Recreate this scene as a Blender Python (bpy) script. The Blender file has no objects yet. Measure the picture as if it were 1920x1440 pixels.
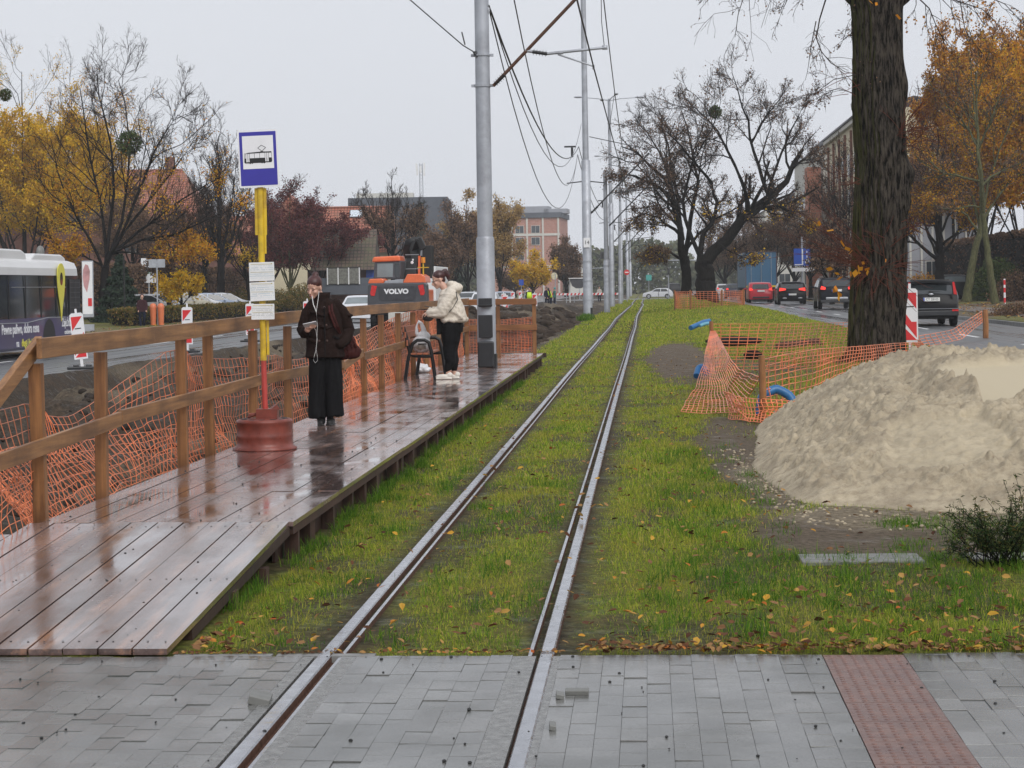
import bpy, math, random
import numpy as np
from mathutils import Vector, Matrix
R_=random.Random(7); rng=np.random.default_rng(11)
PI=math.pi
# ---------- camera model ----------
FL=3700.0; CH=1.75; ROLL=.0157; PSI=math.atan(.0684)
cs,sn=math.cos(PSI),math.sin(PSI)
FW=Vector((-sn,cs,0)); HX=Vector((cs,sn,0)); ZZ=Vector((0,0,1))
def at(x,y,d):
    u=(x-960)/FL; v=(536-y)/FL
    hx=u*math.cos(ROLL)+v*math.sin(ROLL); z=-u*math.sin(ROLL)+v*math.cos(ROLL)
    p=FW*d+HX*(hx*d); p.z=CH+z*d
    return p
def gp(x,y,z=0):
    a=at(x,y,1.0); t=(z-CH)/(a.z-CH); return at(x,y,t)
# ---------- scene helpers ----------
C=bpy.context.scene.collection
def link(o,parent=None):
    C.objects.link(o)
    if parent is not None: o.parent=parent
    return o
def tag(o,label=None,cat=None,group=None,kind=None):
    if label: o['label']=label
    if cat: o['category']=cat
    if group: o['group']=group
    if kind: o['kind']=kind
    return o
def thing(name,label,cat,loc=(0,0,0),rz=0,group=None):
    o=bpy.data.objects.new(name,None); o.empty_display_size=.2; o.location=loc; o.rotation_euler=(0,0,rz)
    link(o); tag(o,label,cat,group); return o
class MB:
    def __init__(s): s.v=[]; s.f=[]; s.m=[]; s.mi=0
    def add(s,vs,fs,mi=None):
        b=len(s.v); s.v+= [tuple(v) for v in vs]; s.f+=[tuple(i+b for i in f) for f in fs]; s.m+=[s.mi if mi is None else mi]*len(fs); return s
    def box(s,c,d,rz=0,M=None,mi=None):
        x,y,z=d[0]/2,d[1]/2,d[2]/2
        vs=[Vector((a*x,b*y,e*z)) for a in(-1,1) for b in(-1,1) for e in(-1,1)]
        m=(M if M is not None else Matrix.Rotation(rz,3,'Z'))
        vs=[m@v+Vector(c) for v in vs]
        return s.add(vs,[(0,1,3,2),(4,6,7,5),(0,4,5,1),(2,3,7,6),(0,2,6,4),(1,5,7,3)],mi)
    def beam(s,p,q,w,h,up=(0,0,1),mi=None):
        p,q=Vector(p),Vector(q); d=(q-p); L=d.length; d.normalize(); u=Vector(up); sx=d.cross(u)
        if sx.length<1e-4: sx=Vector((1,0,0))
        sx.normalize(); u=sx.cross(d)
        vs=[]
        for e in (p,q):
            for a,b in((-1,-1),(1,-1),(1,1),(-1,1)): vs.append(e+sx*(a*w/2)+u*(b*h/2))
        return s.add(vs,[(3,2,1,0),(4,5,6,7),(0,1,5,4),(1,2,6,5),(2,3,7,6),(3,0,4,7)],mi)
    def tube(s,pts,rad,n=8,cap=True,mi=None,flat=None):
        pts=[Vector(p) for p in pts]; k=len(pts)
        if not hasattr(rad,'__len__'): rad=[rad]*k
        b=[];ref=Vector((0,0,1)) if abs((pts[-1]-pts[0]).normalized().z)<.9 else Vector((0,1,0))
        for i,p in enumerate(pts):
            t=(pts[min(i+1,k-1)]-pts[max(i-1,0)]).normalized()
            sx=t.cross(ref)
            if sx.length<1e-4: sx=Vector((1,0,0))
            sx.normalize(); u=sx.cross(t)
            ra=rad[i] if hasattr(rad[i],'__len__') else (rad[i],rad[i])
            for j in range(n):
                a=2*PI*j/n; b.append(p+sx*(math.cos(a)*ra[0])+u*(math.sin(a)*ra[1]))
        fs=[(i*n+j,i*n+(j+1)%n,(i+1)*n+(j+1)%n,(i+1)*n+j) for i in range(k-1) for j in range(n)]
        s.add(b,fs,mi)
        if cap: s.add(b[:n],[tuple(range(n-1,-1,-1))],mi); s.add(b[-n:],[tuple(range(n))],mi)
        return s
    def lathe(s,prof,c=(0,0,0),n=24,mi=None,M=None):
        vs=[];k=len(prof)
        for r,z in prof:
            for j in range(n):
                v=Vector((r*math.cos(2*PI*j/n),r*math.sin(2*PI*j/n),z)); vs.append((M@v if M is not None else v)+Vector(c))
        fs=[(i*n+j,i*n+(j+1)%n,(i+1)*n+(j+1)%n,(i+1)*n+j) for i in range(k-1) for j in range(n)]
        s.add(vs,fs,mi); s.add(vs[:n],[tuple(range(n-1,-1,-1))],mi); s.add(vs[-n:],[tuple(range(n))],mi)
        return s
    def ball(s,c,r,n=12,mi=None,M=None):
        r=r if hasattr(r,'__len__') else (r,r,r); vs=[];m=max(6,n//2+1)
        for i in range(m+1):
            a=PI*i/m
            for j in range(n):
                b=2*PI*j/n; v=Vector((r[0]*math.sin(a)*math.cos(b),r[1]*math.sin(a)*math.sin(b),r[2]*math.cos(a)))
                vs.append((M@v if M is not None else v)+Vector(c))
        fs=[((i+1)*n+j,(i+1)*n+(j+1)%n,i*n+(j+1)%n,i*n+j) for i in range(m) for j in range(n)]
        return s.add(vs,fs,mi)
    def prism(s,poly,M,d,mi=None):
        # poly: 2D points, M: 4x4 placing (x,y,0); extruded by d along local z
        n=len(poly); vs=[M@Vector((p[0],p[1],0)) for p in poly]+[M@Vector((p[0],p[1],d)) for p in poly]
        fs=[tuple(range(n-1,-1,-1)),tuple(range(n,2*n))]+[(i,(i+1)%n,(i+1)%n+n,i+n) for i in range(n)]
        return s.add(vs,fs,mi)
    def quad(s,a,b,c,d,mi=None): return s.add([a,b,c,d],[(0,1,2,3)],mi)
    def build(s,name,mats,parent=None,smooth=False,loc=None,bevel=0):
        me=bpy.data.meshes.new(name); me.from_pydata(s.v,[],s.f)
        mats=mats if isinstance(mats,(list,tuple)) else [mats]
        for m in mats: me.materials.append(m)
        if len(mats)>1: me.polygons.foreach_set('material_index',s.m)
        if smooth: me.polygons.foreach_set('use_smooth',[True]*len(me.polygons))
        me.update()
        o=bpy.data.objects.new(name,me); link(o,parent)
        if loc is not None: o.location=loc
        if bevel:
            b=o.modifiers.new('b','BEVEL'); b.width=bevel; b.segments=2; b.limit_method='ANGLE'
        return o
def npmesh(name,V,F,mats,parent=None,smooth=False,mi=None,extra=None):
    """V (n,3) float, F list of int arrays (m,k)"""
    me=bpy.data.meshes.new(name); V=np.ascontiguousarray(V,dtype=np.float32)
    Fs=F if isinstance(F,list) else [F]
    me.vertices.add(len(V)); me.vertices.foreach_set('co',V.ravel())
    tot=sum(f.shape[0] for f in Fs); nl=sum(f.size for f in Fs)
    me.loops.add(nl); me.loops.foreach_set('vertex_index',np.concatenate([f.ravel() for f in Fs]).astype(np.int32))
    me.polygons.add(tot)
    cnt=np.concatenate([np.full(f.shape[0],f.shape[1]) for f in Fs]); st=np.concatenate([[0],np.cumsum(cnt)[:-1]])
    me.polygons.foreach_set('loop_start',st.astype(np.int32)); me.polygons.foreach_set('loop_total',cnt.astype(np.int32))
    for m in (mats if isinstance(mats,(list,tuple)) else [mats]): me.materials.append(m)
    if mi is not None: me.polygons.foreach_set('material_index',np.asarray(mi,dtype=np.int32))
    me.polygons.foreach_set('use_smooth',np.full(tot,bool(smooth)))
    me.update(calc_edges=True)
    if extra is not None:
        ca=me.color_attributes.new('mask','FLOAT_COLOR','POINT'); ca.data.foreach_set('color',np.ascontiguousarray(extra,dtype=np.float32).ravel())
    o=bpy.data.objects.new(name,me); link(o,parent); return o
def dup(root,loc=None,rz=None,label=None,name=None):
    r=root.copy(); C.objects.link(r)
    if name: r.name=name
    if loc is not None: r.location=loc
    if rz is not None: r.rotation_euler=(0,0,rz)
    if label: r['label']=label
    for ch in list(root.children):
        c=ch.copy(); C.objects.link(c); c.parent=r
        for g in list(ch.children):
            d=g.copy(); C.objects.link(d); d.parent=c
    return r
def txt(s,size,name,mat,parent,M,ext=.002,bold=0,squeeze=1.0,sub=None):
    cu=bpy.data.curves.new('t','FONT'); cu.body=s; cu.size=size; cu.extrude=ext; cu.offset=bold; cu.align_x='CENTER'; cu.align_y='CENTER'; cu.resolution_u=3
    t=bpy.data.objects.new('t',cu); C.objects.link(t)
    dg=bpy.context.evaluated_depsgraph_get(); dg.update()
    me=bpy.data.meshes.new_from_object(t.evaluated_get(dg)); bpy.data.objects.remove(t); 
    me.transform(M@Matrix.Scale(squeeze,4,(1,0,0))); me.materials.clear(); me.materials.append(mat)
    o=bpy.data.objects.new(name,me); link(o,parent); return o
# ---------- value noise ----------
def vnoise(x,y,seed=0):
    xi=np.floor(x).astype(np.int64); yi=np.floor(y).astype(np.int64); xf=x-xi; yf=y-yi
    def h(a,b):
        n=(a*374761393+b*668265263+seed*974634777)&0xffffffff; n=((n^(n>>13))*1274126177)&0xffffffff
        return ((n^(n>>16))&0xffff)/65535.0
    u=xf*xf*(3-2*xf); v=yf*yf*(3-2*yf)
    return (h(xi,yi)*(1-u)+h(xi+1,yi)*u)*(1-v)+(h(xi,yi+1)*(1-u)+h(xi+1,yi+1)*u)*v
def fbm(x,y,o=4,seed=0):
    s=0;a=.5
    for i in range(o): s=s+a*vnoise(x*2**i+i*13.7,y*2**i-i*7.1,seed+i); a*=.5
    return s/(1-.5**o)
def sstep(x,a,b): t=np.clip((x-a)/(b-a),0,1); return t*t*(3-2*t)
# ---------- materials ----------
def newmat(name):
    m=bpy.data.materials.new(name); m.use_nodes=True; nt=m.node_tree; b=nt.nodes['Principled BSDF']; return m,nt,b
def nd(nt,t,**k):
    n=nt.nodes.new(t)
    for a,v in k.items():
        if hasattr(n,a) and a not in ('inputs',): setattr(n,a,v)
    return n
def setin(n,**k):
    for a,v in k.items(): n.inputs[a.replace('_',' ')].default_value=v
def ramp(nt,fac,stops,interp='LINEAR'):
    r=nd(nt,'ShaderNodeValToRGB'); cr=r.color_ramp; cr.interpolation=interp
    while len(cr.elements)<len(stops): cr.elements.new(.5)
    for e,(p,c) in zip(cr.elements,stops): e.position=p; e.color=(c[0],c[1],c[2],1) if hasattr(c,'__len__') else (c,c,c,1)
    nt.links.new(fac,r.inputs[0]); return r.outputs[0]
def noise(nt,vec,scale,detail=4,rough=.55,out=0):
    n=nd(nt,'ShaderNodeTexNoise'); n.inputs['Scale'].default_value=scale; n.inputs['Detail'].default_value=detail; n.inputs['Roughness'].default_value=rough
    if vec is not None: nt.links.new(vec,n.inputs['Vector'])
    return n.outputs[out]
def mapv(nt,scale=(1,1,1),rot=(0,0,0),src='Object'):
    tc=nd(nt,'ShaderNodeTexCoord'); mp=nd(nt,'ShaderNodeMapping'); mp.inputs['Scale'].default_value=scale; mp.inputs['Rotation'].default_value=rot
    nt.links.new(tc.outputs[src],mp.inputs['Vector']); return mp.outputs[0]
def mixc(nt,fac,a,b,mode='MIX'):
    m=nd(nt,'ShaderNodeMix'); m.data_type='RGBA'; m.blend_type=mode
    for s,v in ((m.inputs[0],fac),(m.inputs[6],a),(m.inputs[7],b)):
        if hasattr(v,'links') or isinstance(v,bpy.types.NodeSocket): nt.links.new(v,s)
        elif hasattr(v,'__len__'): s.default_value=(v[0],v[1],v[2],1)
        else: s.default_value=v
    return m.outputs[2]
def math_(nt,op,a,b=None):
    m=nd(nt,'ShaderNodeMath'); m.operation=op
    for i,v in enumerate((a,b)):
        if v is None: continue
        if isinstance(v,bpy.types.NodeSocket): nt.links.new(v,m.inputs[i])
        else: m.inputs[i].default_value=v
    return m.outputs[0]
def bump(nt,b,h,strength=.3,dist=.01):
    n=nd(nt,'ShaderNodeBump'); n.inputs['Strength'].default_value=strength; n.inputs['Distance'].default_value=dist
    nt.links.new(h,n.inputs['Height']); nt.links.new(n.outputs[0],b.inputs['Normal'])
def sc(c,k): return tuple(min(1,x*k) for x in c)
def M_(name,col,rough=.5,metal=0,var=.25,scale=6,bmp=0,bs=40,spec=.5,rvar=0,coat=0,dirt=None):
    m,nt,b=newmat(name); v=mapv(nt); n=noise(nt,v,scale)
    c=ramp(nt,n,[(.3,sc(col,1-var)),(.7,sc(col,1+var))])
    if dirt:
        n2=noise(nt,v,scale*.4,6,.7); c=mixc(nt,ramp(nt,n2,[(.45,0),(.62,1)]),c,dirt)
    nt.links.new(c,b.inputs['Base Color'])
    b.inputs['Roughness'].default_value=rough; b.inputs['Metallic'].default_value=metal; b.inputs['Specular IOR Level'].default_value=(min(spec,.1) if rough>=.7 else spec)
    if rvar: nt.links.new(ramp(nt,noise(nt,v,scale*1.7),[(.3,max(.02,rough-rvar)),(.7,min(1,rough+rvar))]),b.inputs['Roughness'])
    if coat: b.inputs['Coat Weight'].default_value=coat; b.inputs['Coat Roughness'].default_value=.05
    if bmp: bump(nt,b,noise(nt,v,bs,5,.6),bmp,.01)
    return m
def island(name,stops,rough=.6,spec=.3,trans=0,patch=None):
    m,nt,b=newmat(name); g=nd(nt,'ShaderNodeNewGeometry'); c=ramp(nt,g.outputs['Random Per Island'],stops)
    if patch:
        n=noise(nt,mapv(nt),patch[1],3); c=mixc(nt,ramp(nt,n,[(.35,0),(.65,patch[2])]),c,patch[0])
    nt.links.new(c,b.inputs['Base Color']); b.inputs['Roughness'].default_value=max(rough,.7); b.inputs['Specular IOR Level'].default_value=min(spec,.12)
    if trans:
        t=nd(nt,'ShaderNodeBsdfTranslucent'); nt.links.new(c,t.inputs[0]); mx=nd(nt,'ShaderNodeMixShader'); mx.inputs[0].default_value=trans
        out=nt.nodes['Material Output']; nt.links.new(b.outputs[0],mx.inputs[1]); nt.links.new(t.outputs[0],mx.inputs[2]); nt.links.new(mx.outputs[0],out.inputs[0])
    return m
def wood(name,dark,light,axis=1,rough=.45,sc_=1.0,wet=0):
    m,nt,b=newmat(name); s=[22,22,22]; s[axis]=1.2
    v=mapv(nt,tuple(x*sc_ for x in s)); n=noise(nt,v,1.0,6,.65)
    g=nd(nt,'ShaderNodeNewGeometry')
    c=ramp(nt,n,[(.25,dark),(.5,[(a+b_)/2 for a,b_ in zip(dark,light)]),(.75,light)])
    hs=nd(nt,'ShaderNodeHueSaturation'); nt.links.new(c,hs.inputs['Color']); nt.links.new(ramp(nt,g.outputs['Random Per Island'],[(0,.6),(1,1.4)]),hs.inputs['Value'])
    c=hs.outputs[0]
    n2=noise(nt,mapv(nt),1.6,5,.6)
    c=mixc(nt,ramp(nt,n2,[(.45,0),(.65,.55)]),c,sc(dark,.6)); nt.links.new(c,b.inputs['Base Color'])
    b.inputs['Roughness'].default_value=rough
    if wet:
        st=noise(nt,mapv(nt,(9,.35,9)),1.6,5,.65); c2=mixc(nt,ramp(nt,st,[(.50,0),(.66,.7)]),c,(.36,.19,.12)); st2=noise(nt,mapv(nt,(3,1.2,3)),1.1,6,.7); c2=mixc(nt,ramp(nt,st2,[(.52,0),(.66,.65)]),c2,(.05,.035,.028)); nt.links.new(c2,b.inputs['Base Color'])
        n3=noise(nt,mapv(nt,(1,.45,1)),2.3,5,.6); nt.links.new(ramp(nt,n3,[(.38,.05),(.5,.2),(.7,.32)]),b.inputs['Roughness'])
        b.inputs['Coat Weight'].default_value=.9
        nt.links.new(ramp(nt,n3,[(.36,.04),(.55,.2),(.7,.3)]),b.inputs['Coat Roughness'])
        bump(nt,b,noise(nt,mapv(nt,(30,2,30)),1,5,.6),.12,.01)
    else: bump(nt,b,n,.35,.006)
    return m
m_post=wood('post wood',(.10,.035,.012),(.42,.19,.065),2,.5)
m_rail=wood('rail wood',(.11,.042,.015),(.50,.25,.095),1,.5)
m_railx=wood('cross rail wood',(.17,.065,.022),(.40,.17,.06),0,.5)
m_deck=wood('wet deck boards',(.080,.048,.042),(.25,.175,.16),1,.3,wet=1)
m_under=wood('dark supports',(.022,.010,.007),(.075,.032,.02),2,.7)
m_orange=M_('orange plastic',(.80,.22,.09),.45,var=.3,scale=2.5,dirt=(.42,.15,.08))
m_steel=M_('worn rail top',(.42,.43,.46),.22,.9,var=.15,scale=9,rvar=.1)
m_rust=M_('rusty rail side',(.10,.055,.04),.75,.1,var=.4,scale=30,bmp=.3)
m_galv=M_('galvanised pole',(.40,.42,.46),.5,.3,var=.08,scale=2.5,bmp=.05,bs=60,rvar=.1,dirt=(.29,.30,.33))
m_dark=M_('dark plastic',(.02,.021,.024),.4,var=.2)
m_blackm=M_('black metal tube',(.012,.012,.013),.35,.3,var=.2)
m_wire=M_('grey wire',(.06,.06,.065),.5,.5,var=.1)
m_glass=M_('dark glass',(.025,.03,.033),.06,var=.2,scale=1.5,spec=.8)
m_glass2=M_('pale glass',(.16,.19,.20),.08,var=.2,scale=1.5,spec=.8)
m_tyre=M_('tyre rubber',(.016,.016,.017),.7,var=.2)
m_rim=M_('wheel rim',(.35,.36,.38),.35,.7,var=.1)
m_white=M_('white paint',(.72,.72,.72),.45,var=.05)
m_wsheet=M_('white reflective sheet',(.74,.74,.76),.5,var=.04)
m_red=M_('red reflective sheet',(.62,.025,.03),.45,var=.08)
m_redlamp=M_('red lamp',(.55,.02,.02),.2,var=.15,scale=20)
m_litlamp,_n,_b=newmat('lit tail lamp'); setin(_b,Base_Color=(.6,.02,.02,1),Emission_Color=(1,.06,.04,1),Emission_Strength=.9,Roughness=.25)
m_lithead,_n,_b=newmat('lit headlamp'); setin(_b,Base_Color=(.8,.8,.8,1),Emission_Color=(1,.97,.9,1),Emission_Strength=2.0,Roughness=.25)
m_plate=M_('number plate',(.7,.7,.68),.4,var=.03)
m_black=M_('black',(.01,.01,.01),.5,var=.1)
m_blue=M_('sign blue',(.035,.03,.30),.4,var=.06)
m_blue2=M_('road sign blue',(.02,.08,.42),.4,var=.06)
m_yellow=M_('yellow paint',(.62,.42,.02),.45,var=.12,scale=9,dirt=(.42,.26,.03))
m_redp=M_('faded red paint',(.42,.05,.04),.5,var=.15,scale=8)
m_brownp=M_('brown red iron',(.17,.035,.022),.4,var=.3,scale=10,bmp=.2,bs=30,rvar=.15)
m_exo=M_('excavator orange',(.72,.14,.04),.4,var=.08,coat=.3)
m_exg=M_('excavator grey',(.055,.056,.065),.45,var=.12,coat=.2)
m_skin=M_('skin',(.56,.33,.25),.5,var=.06)
m_hair=M_('auburn hair',(.055,.015,.014),.45,var=.4,scale=30)
m_hair2=M_('dark red hair',(.045,.012,.012),.4,var=.5,scale=30)
m_coat=M_('brown coat wool',(.018,.0105,.009),.9,var=.25,scale=40,bmp=.3,bs=120,spec=.2)
m_trous=M_('black trousers',(.009,.009,.010),.8,var=.2,scale=20,bmp=.2,bs=80,spec=.2)
m_fleece=M_('cream fleece',(.62,.56,.48),.95,var=.1,scale=14,bmp=.8,bs=90,spec=.1)
m_bag=M_('maroon bag',(.05,.015,.014),.7,var=.3,scale=12,bmp=.3,bs=30)
m_shoe=M_('white shoe',(.66,.62,.56),.5,var=.06)
m_plastic=M_('white plastic bag',(.66,.66,.68),.3,var=.08,scale=10,bmp=.5,bs=20,spec=.6)
m_beige=M_('beige render',(.58,.52,.38),.85,var=.06,scale=1.2,bmp=.1)
m_cream=M_('pale render',(.55,.54,.50),.85,var=.06,scale=1.2)
m_greyw=M_('grey render',(.30,.31,.34),.85,var=.06,scale=1)
m_dgrey=M_('dark cladding',(.10,.11,.13),.7,var=.1,scale=1)
m_roofd=M_('dark roof',(.06,.06,.065),.7,var=.15,scale=2)
m_win=M_('window glass',(.05,.06,.07),.12,var=.25,scale=.8,spec=.8)
m_hivis=M_('hi-vis yellow',(.62,.85,.03),.6,var=.06)
m_navy=M_('navy cloth',(.012,.015,.03),.8,var=.2)
m_hose=M_('blue hose',(.02,.13,.32),.4,var=.15,scale=12)
m_concr=M_('concrete slab',(.15,.15,.14),.5,var=.12,scale=8,bmp=.2,rvar=.15)
m_kerb=M_('kerb concrete',(.20,.20,.195),.5,var=.15,scale=5,bmp=.2,rvar=.15)
def brickm(name,c1,c2,mort,w,h,rough=.8,axes=None):
    m,nt,b=newmat(name); t=nd(nt,'ShaderNodeTexBrick'); tc=nd(nt,'ShaderNodeTexCoord')
    sp=nd(nt,'ShaderNodeSeparateXYZ'); nt.links.new(tc.outputs['Object'],sp.inputs[0]); cb=nd(nt,'ShaderNodeCombineXYZ')
    nt.links.new(math_(nt,'ADD',sp.outputs[0],sp.outputs[1]),cb.inputs[0]); nt.links.new(sp.outputs[2],cb.inputs[1]); nt.links.new(cb.outputs[0],t.inputs['Vector'])
    setin(t,Color1=(*c1,1),Color2=(*c2,1),Mortar=(*mort,1),Scale=1.0); t.inputs['Brick Width'].default_value=w; t.inputs['Row Height'].default_value=h; t.inputs['Mortar Size'].default_value=h*.1
    n=noise(nt,mapv(nt),2,5); nt.links.new(mixc(nt,ramp(nt,n,[(.4,0),(.7,.5)]),t.outputs[0],sc(c1,.6)),b.inputs['Base Color']); b.inputs['Roughness'].default_value=rough
    return m
m_brick=brickm('red brick',(.17,.065,.05),(.21,.085,.06),(.18,.14,.12),.26,.08)
m_brickp=brickm('pinkish brick panels',(.40,.19,.15),(.44,.22,.17),(.42,.27,.23),1.2,.35)
def roofm(name,c1,c2,mossy):
    m,nt,b=newmat(name); v=mapv(nt,(4.0,1,3.2),src='Object'); t=nd(nt,'ShaderNodeTexBrick'); nt.links.new(mapv(nt,(1,1,1),(PI/2,0,0)),t.inputs['Vector'])
    setin(t,Color1=(*c1,1),Color2=(*c2,1),Mortar=(*sc(c1,.35),1),Scale=1.0); t.inputs['Brick Width'].default_value=.28; t.inputs['Row Height'].default_value=.25; t.inputs['Mortar Size'].default_value=.035; t.offset=0
    n=noise(nt,mapv(nt),.9,6,.7); c=mixc(nt,ramp(nt,n,[(.45,0),(.65,.75)]),t.outputs[0],mossy); nt.links.new(c,b.inputs['Base Color']); b.inputs['Roughness'].default_value=.7
    return m
m_tile=roofm('red roof tiles',(.34,.11,.07),(.42,.16,.10),(.22,.12,.08))
m_tiled=roofm('mossy dark tiles',(.09,.06,.05),(.13,.09,.07),(.10,.10,.05))
# ground materials
def roadm():
    m,nt,b=newmat('wet asphalt'); v=mapv(nt); n=noise(nt,v,60,3); st=noise(nt,mapv(nt,(1.6,.03,1)),1.0,4,.6)
    c=ramp(nt,n,[(.3,(.045,.047,.05)),(.7,(.085,.087,.09))]); nt.links.new(c,b.inputs['Base Color'])
    nt.links.new(ramp(nt,st,[(.36,.12),(.5,.34),(.62,.5)]),b.inputs['Roughness']); bump(nt,b,n,.4,.006); b.inputs['Specular IOR Level'].default_value=1.0
    return m
m_road=roadm()
def pavem():
    m,nt,b=newmat('wet paving blocks'); tc=nd(nt,'ShaderNodeTexCoord'); sp=nd(nt,'ShaderNodeSeparateXYZ'); nt.links.new(tc.outputs['Object'],sp.inputs[0])
    cb=nd(nt,'ShaderNodeCombineXYZ'); w=noise(nt,tc.outputs['Object'],.9,2); 
    nt.links.new(math_(nt,'ADD',sp.outputs[1],math_(nt,'MULTIPLY',w,.03)),cb.inputs[0]); nt.links.new(math_(nt,'ADD',sp.outputs[0],math_(nt,'MULTIPLY',w,.02)),cb.inputs[1])
    t=nd(nt,'ShaderNodeTexBrick'); nt.links.new(cb.outputs[0],t.inputs['Vector']); t.offset=.42
    setin(t,Color1=(.12,.123,.123,1),Color2=(.20,.20,.197,1),Mortar=(.022,.02,.018,1),Scale=1.0); t.inputs['Brick Width'].default_value=.2; t.inputs['Row Height'].default_value=.102; t.inputs['Mortar Size'].default_value=.0034; t.inputs['Mortar Smooth'].default_value=.2
    ns=noise(nt,tc.outputs['Object'],1.3,5,.6); c=mixc(nt,ramp(nt,ns,[(.42,0),(.66,.5)]),t.outputs[0],(.09,.092,.088))
    fn=noise(nt,tc.outputs['Object'],120,3); c=mixc(nt,ramp(nt,fn,[(.5,0),(.75,.35)]),c,(.07,.07,.07)); nt.links.new(c,b.inputs['Base Color'])
    pd=noise(nt,mapv(nt,(1,.6,1)),1.9,4,.55)
    t2=nd(nt,'ShaderNodeTexBrick'); nt.links.new(cb.outputs[0],t2.inputs['Vector']); t2.offset=.42
    setin(t2,Color1=(0,0,0,1),Color2=(1,1,1,1),Mortar=(.5,.5,.5,1),Scale=1.0); t2.inputs['Brick Width'].default_value=.2; t2.inputs['Row Height'].default_value=.102; t2.inputs['Mortar Size'].default_value=0.0
    r=math_(nt,'ADD',ramp(nt,pd,[(.36,.05),(.5,.24),(.7,.38)]),math_(nt,'MULTIPLY',t2.outputs[0],.08)); nt.links.new(r,b.inputs['Roughness'])
    h=math_(nt,'ADD',math_(nt,'MULTIPLY',t.outputs['Fac'],-1.0),math_(nt,'MULTIPLY',fn,.25)); h=math_(nt,'ADD',h,math_(nt,'MULTIPLY',t2.outputs[0],.35))
    bump(nt,b,h,.8,.006); b.inputs['Specular IOR Level'].default_value=.6
    return m
m_pave=pavem()
def blockm():
    m,nt,b=newmat('wet paving stones'); g=nd(nt,'ShaderNodeNewGeometry'); c=ramp(nt,g.outputs['Random Per Island'],[(0,(.125,.124,.119)),(.5,(.150,.149,.143)),(1,(.185,.183,.175))])
    v=mapv(nt); ns=noise(nt,v,1.3,5,.6); c=mixc(nt,ramp(nt,ns,[(.40,0),(.62,.75)]),c,(.055,.057,.05)); fn=noise(nt,v,150,3); c=mixc(nt,ramp(nt,fn,[(.5,0),(.72,.5)]),c,(.045,.045,.045)); mo=noise(nt,v,6,6,.7); c=mixc(nt,ramp(nt,mo,[(.6,0),(.72,.4)]),c,(.07,.06,.035)); nt.links.new(c,b.inputs['Base Color'])
    pd=noise(nt,mapv(nt,(1,.6,1)),1.7,4,.55); nt.links.new(math_(nt,'ADD',ramp(nt,pd,[(.42,.03),(.50,.13),(.7,.26)]),math_(nt,'MULTIPLY',g.outputs['Random Per Island'],.07)),b.inputs['Roughness'])
    bump(nt,b,fn,.35,.002); b.inputs['Specular IOR Level'].default_value=.6; return m
m_block=blockm()
m_water=M_('puddle water',(.05,.048,.045),.02,var=.1,spec=.9)
m_tact=M_('red tactile concrete',(.165,.088,.070),.35,var=.2,scale=14,bmp=.25,bs=150,rvar=.12,dirt=(.13,.07,.06))
def groundm():
    m,nt,b=newmat('ground'); va=nd(nt,'ShaderNodeVertexColor'); va.layer_name='mask'; sp=nd(nt,'ShaderNodeSeparateColor'); nt.links.new(va.outputs[0],sp.inputs[0])
    v=mapv(nt); n1=noise(nt,v,3,8,.7); n2=noise(nt,v,18,6,.7)
    dirt=ramp(nt,n2,[(.3,(.012,.010,.008)),(.5,(.045,.036,.028)),(.62,(.085,.068,.052)),(.78,(.20,.165,.13))]); dirt=mixc(nt,ramp(nt,n1,[(.45,0),(.6,.5)]),dirt,(.11,.075,.05))
    dirt2=ramp(nt,n2,[(.3,(.06,.045,.03)),(.7,(.19,.15,.11))])
    dirt=mixc(nt,sp.outputs[2],dirt,dirt2)
    gr=ramp(nt,n2,[(.28,(.035,.030,.012)),(.5,(.12,.14,.022)),(.72,(.28,.29,.05))])
    gr=mixc(nt,ramp(nt,n1,[(.4,0),(.65,.6)]),gr,(.17,.13,.05))
    pale=ramp(nt,n2,[(.35,(.10,.08,.055)),(.5,(.22,.18,.125)),(.7,(.34,.28,.20))])
    c=mixc(nt,sp.outputs[0],dirt,gr); c=mixc(nt,sp.outputs[1],c,pale); nt.links.new(c,b.inputs['Base Color'])
    nt.links.new(ramp(nt,n1,[(.33,.35),(.5,.9)]),b.inputs['Roughness']); b.inputs['Specular IOR Level'].default_value=.15; bump(nt,b,n2,1.0,.05)
    return m
m_ground=groundm()
def sandm():
    m,nt,b=newmat('damp sand'); va=nd(nt,'ShaderNodeVertexColor'); va.layer_name='mask'; sp=nd(nt,'ShaderNodeSeparateColor'); nt.links.new(va.outputs[0],sp.inputs[0])
    v=mapv(nt); n=noise(nt,v,9,8,.75); c=ramp(nt,n,[(.32,(.25,.20,.135)),(.5,(.40,.335,.235)),(.72,(.52,.44,.315))])
    c=mixc(nt,ramp(nt,noise(nt,v,1.2,4,.6),[(.45,0),(.6,.4)]),c,(.20,.16,.11)); c=mixc(nt,sp.outputs[0],c,(.45,.385,.27)); nt.links.new(c,b.inputs['Base Color']); b.inputs['Roughness'].default_value=.9
    n3=noise(nt,v,60,5,.7); bm=nd(nt,'ShaderNodeBump'); bm.inputs['Distance'].default_value=.012; nt.links.new(n3,bm.inputs['Height'])
    nt.links.new(math_(nt,'SUBTRACT',.9,math_(nt,'MULTIPLY',sp.outputs[0],.65)),bm.inputs['Strength']); nt.links.new(bm.outputs[0],b.inputs['Normal'])
    return m
m_sand=sandm()
m_grass=island('grass blades',[(0,(.04,.11,.014)),(.3,(.15,.28,.024)),(.6,(.30,.44,.035)),(.82,(.48,.50,.06)),(1,(.58,.42,.16))],.75,.08,.45,((.44,.34,.07),.8,.42))
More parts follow.
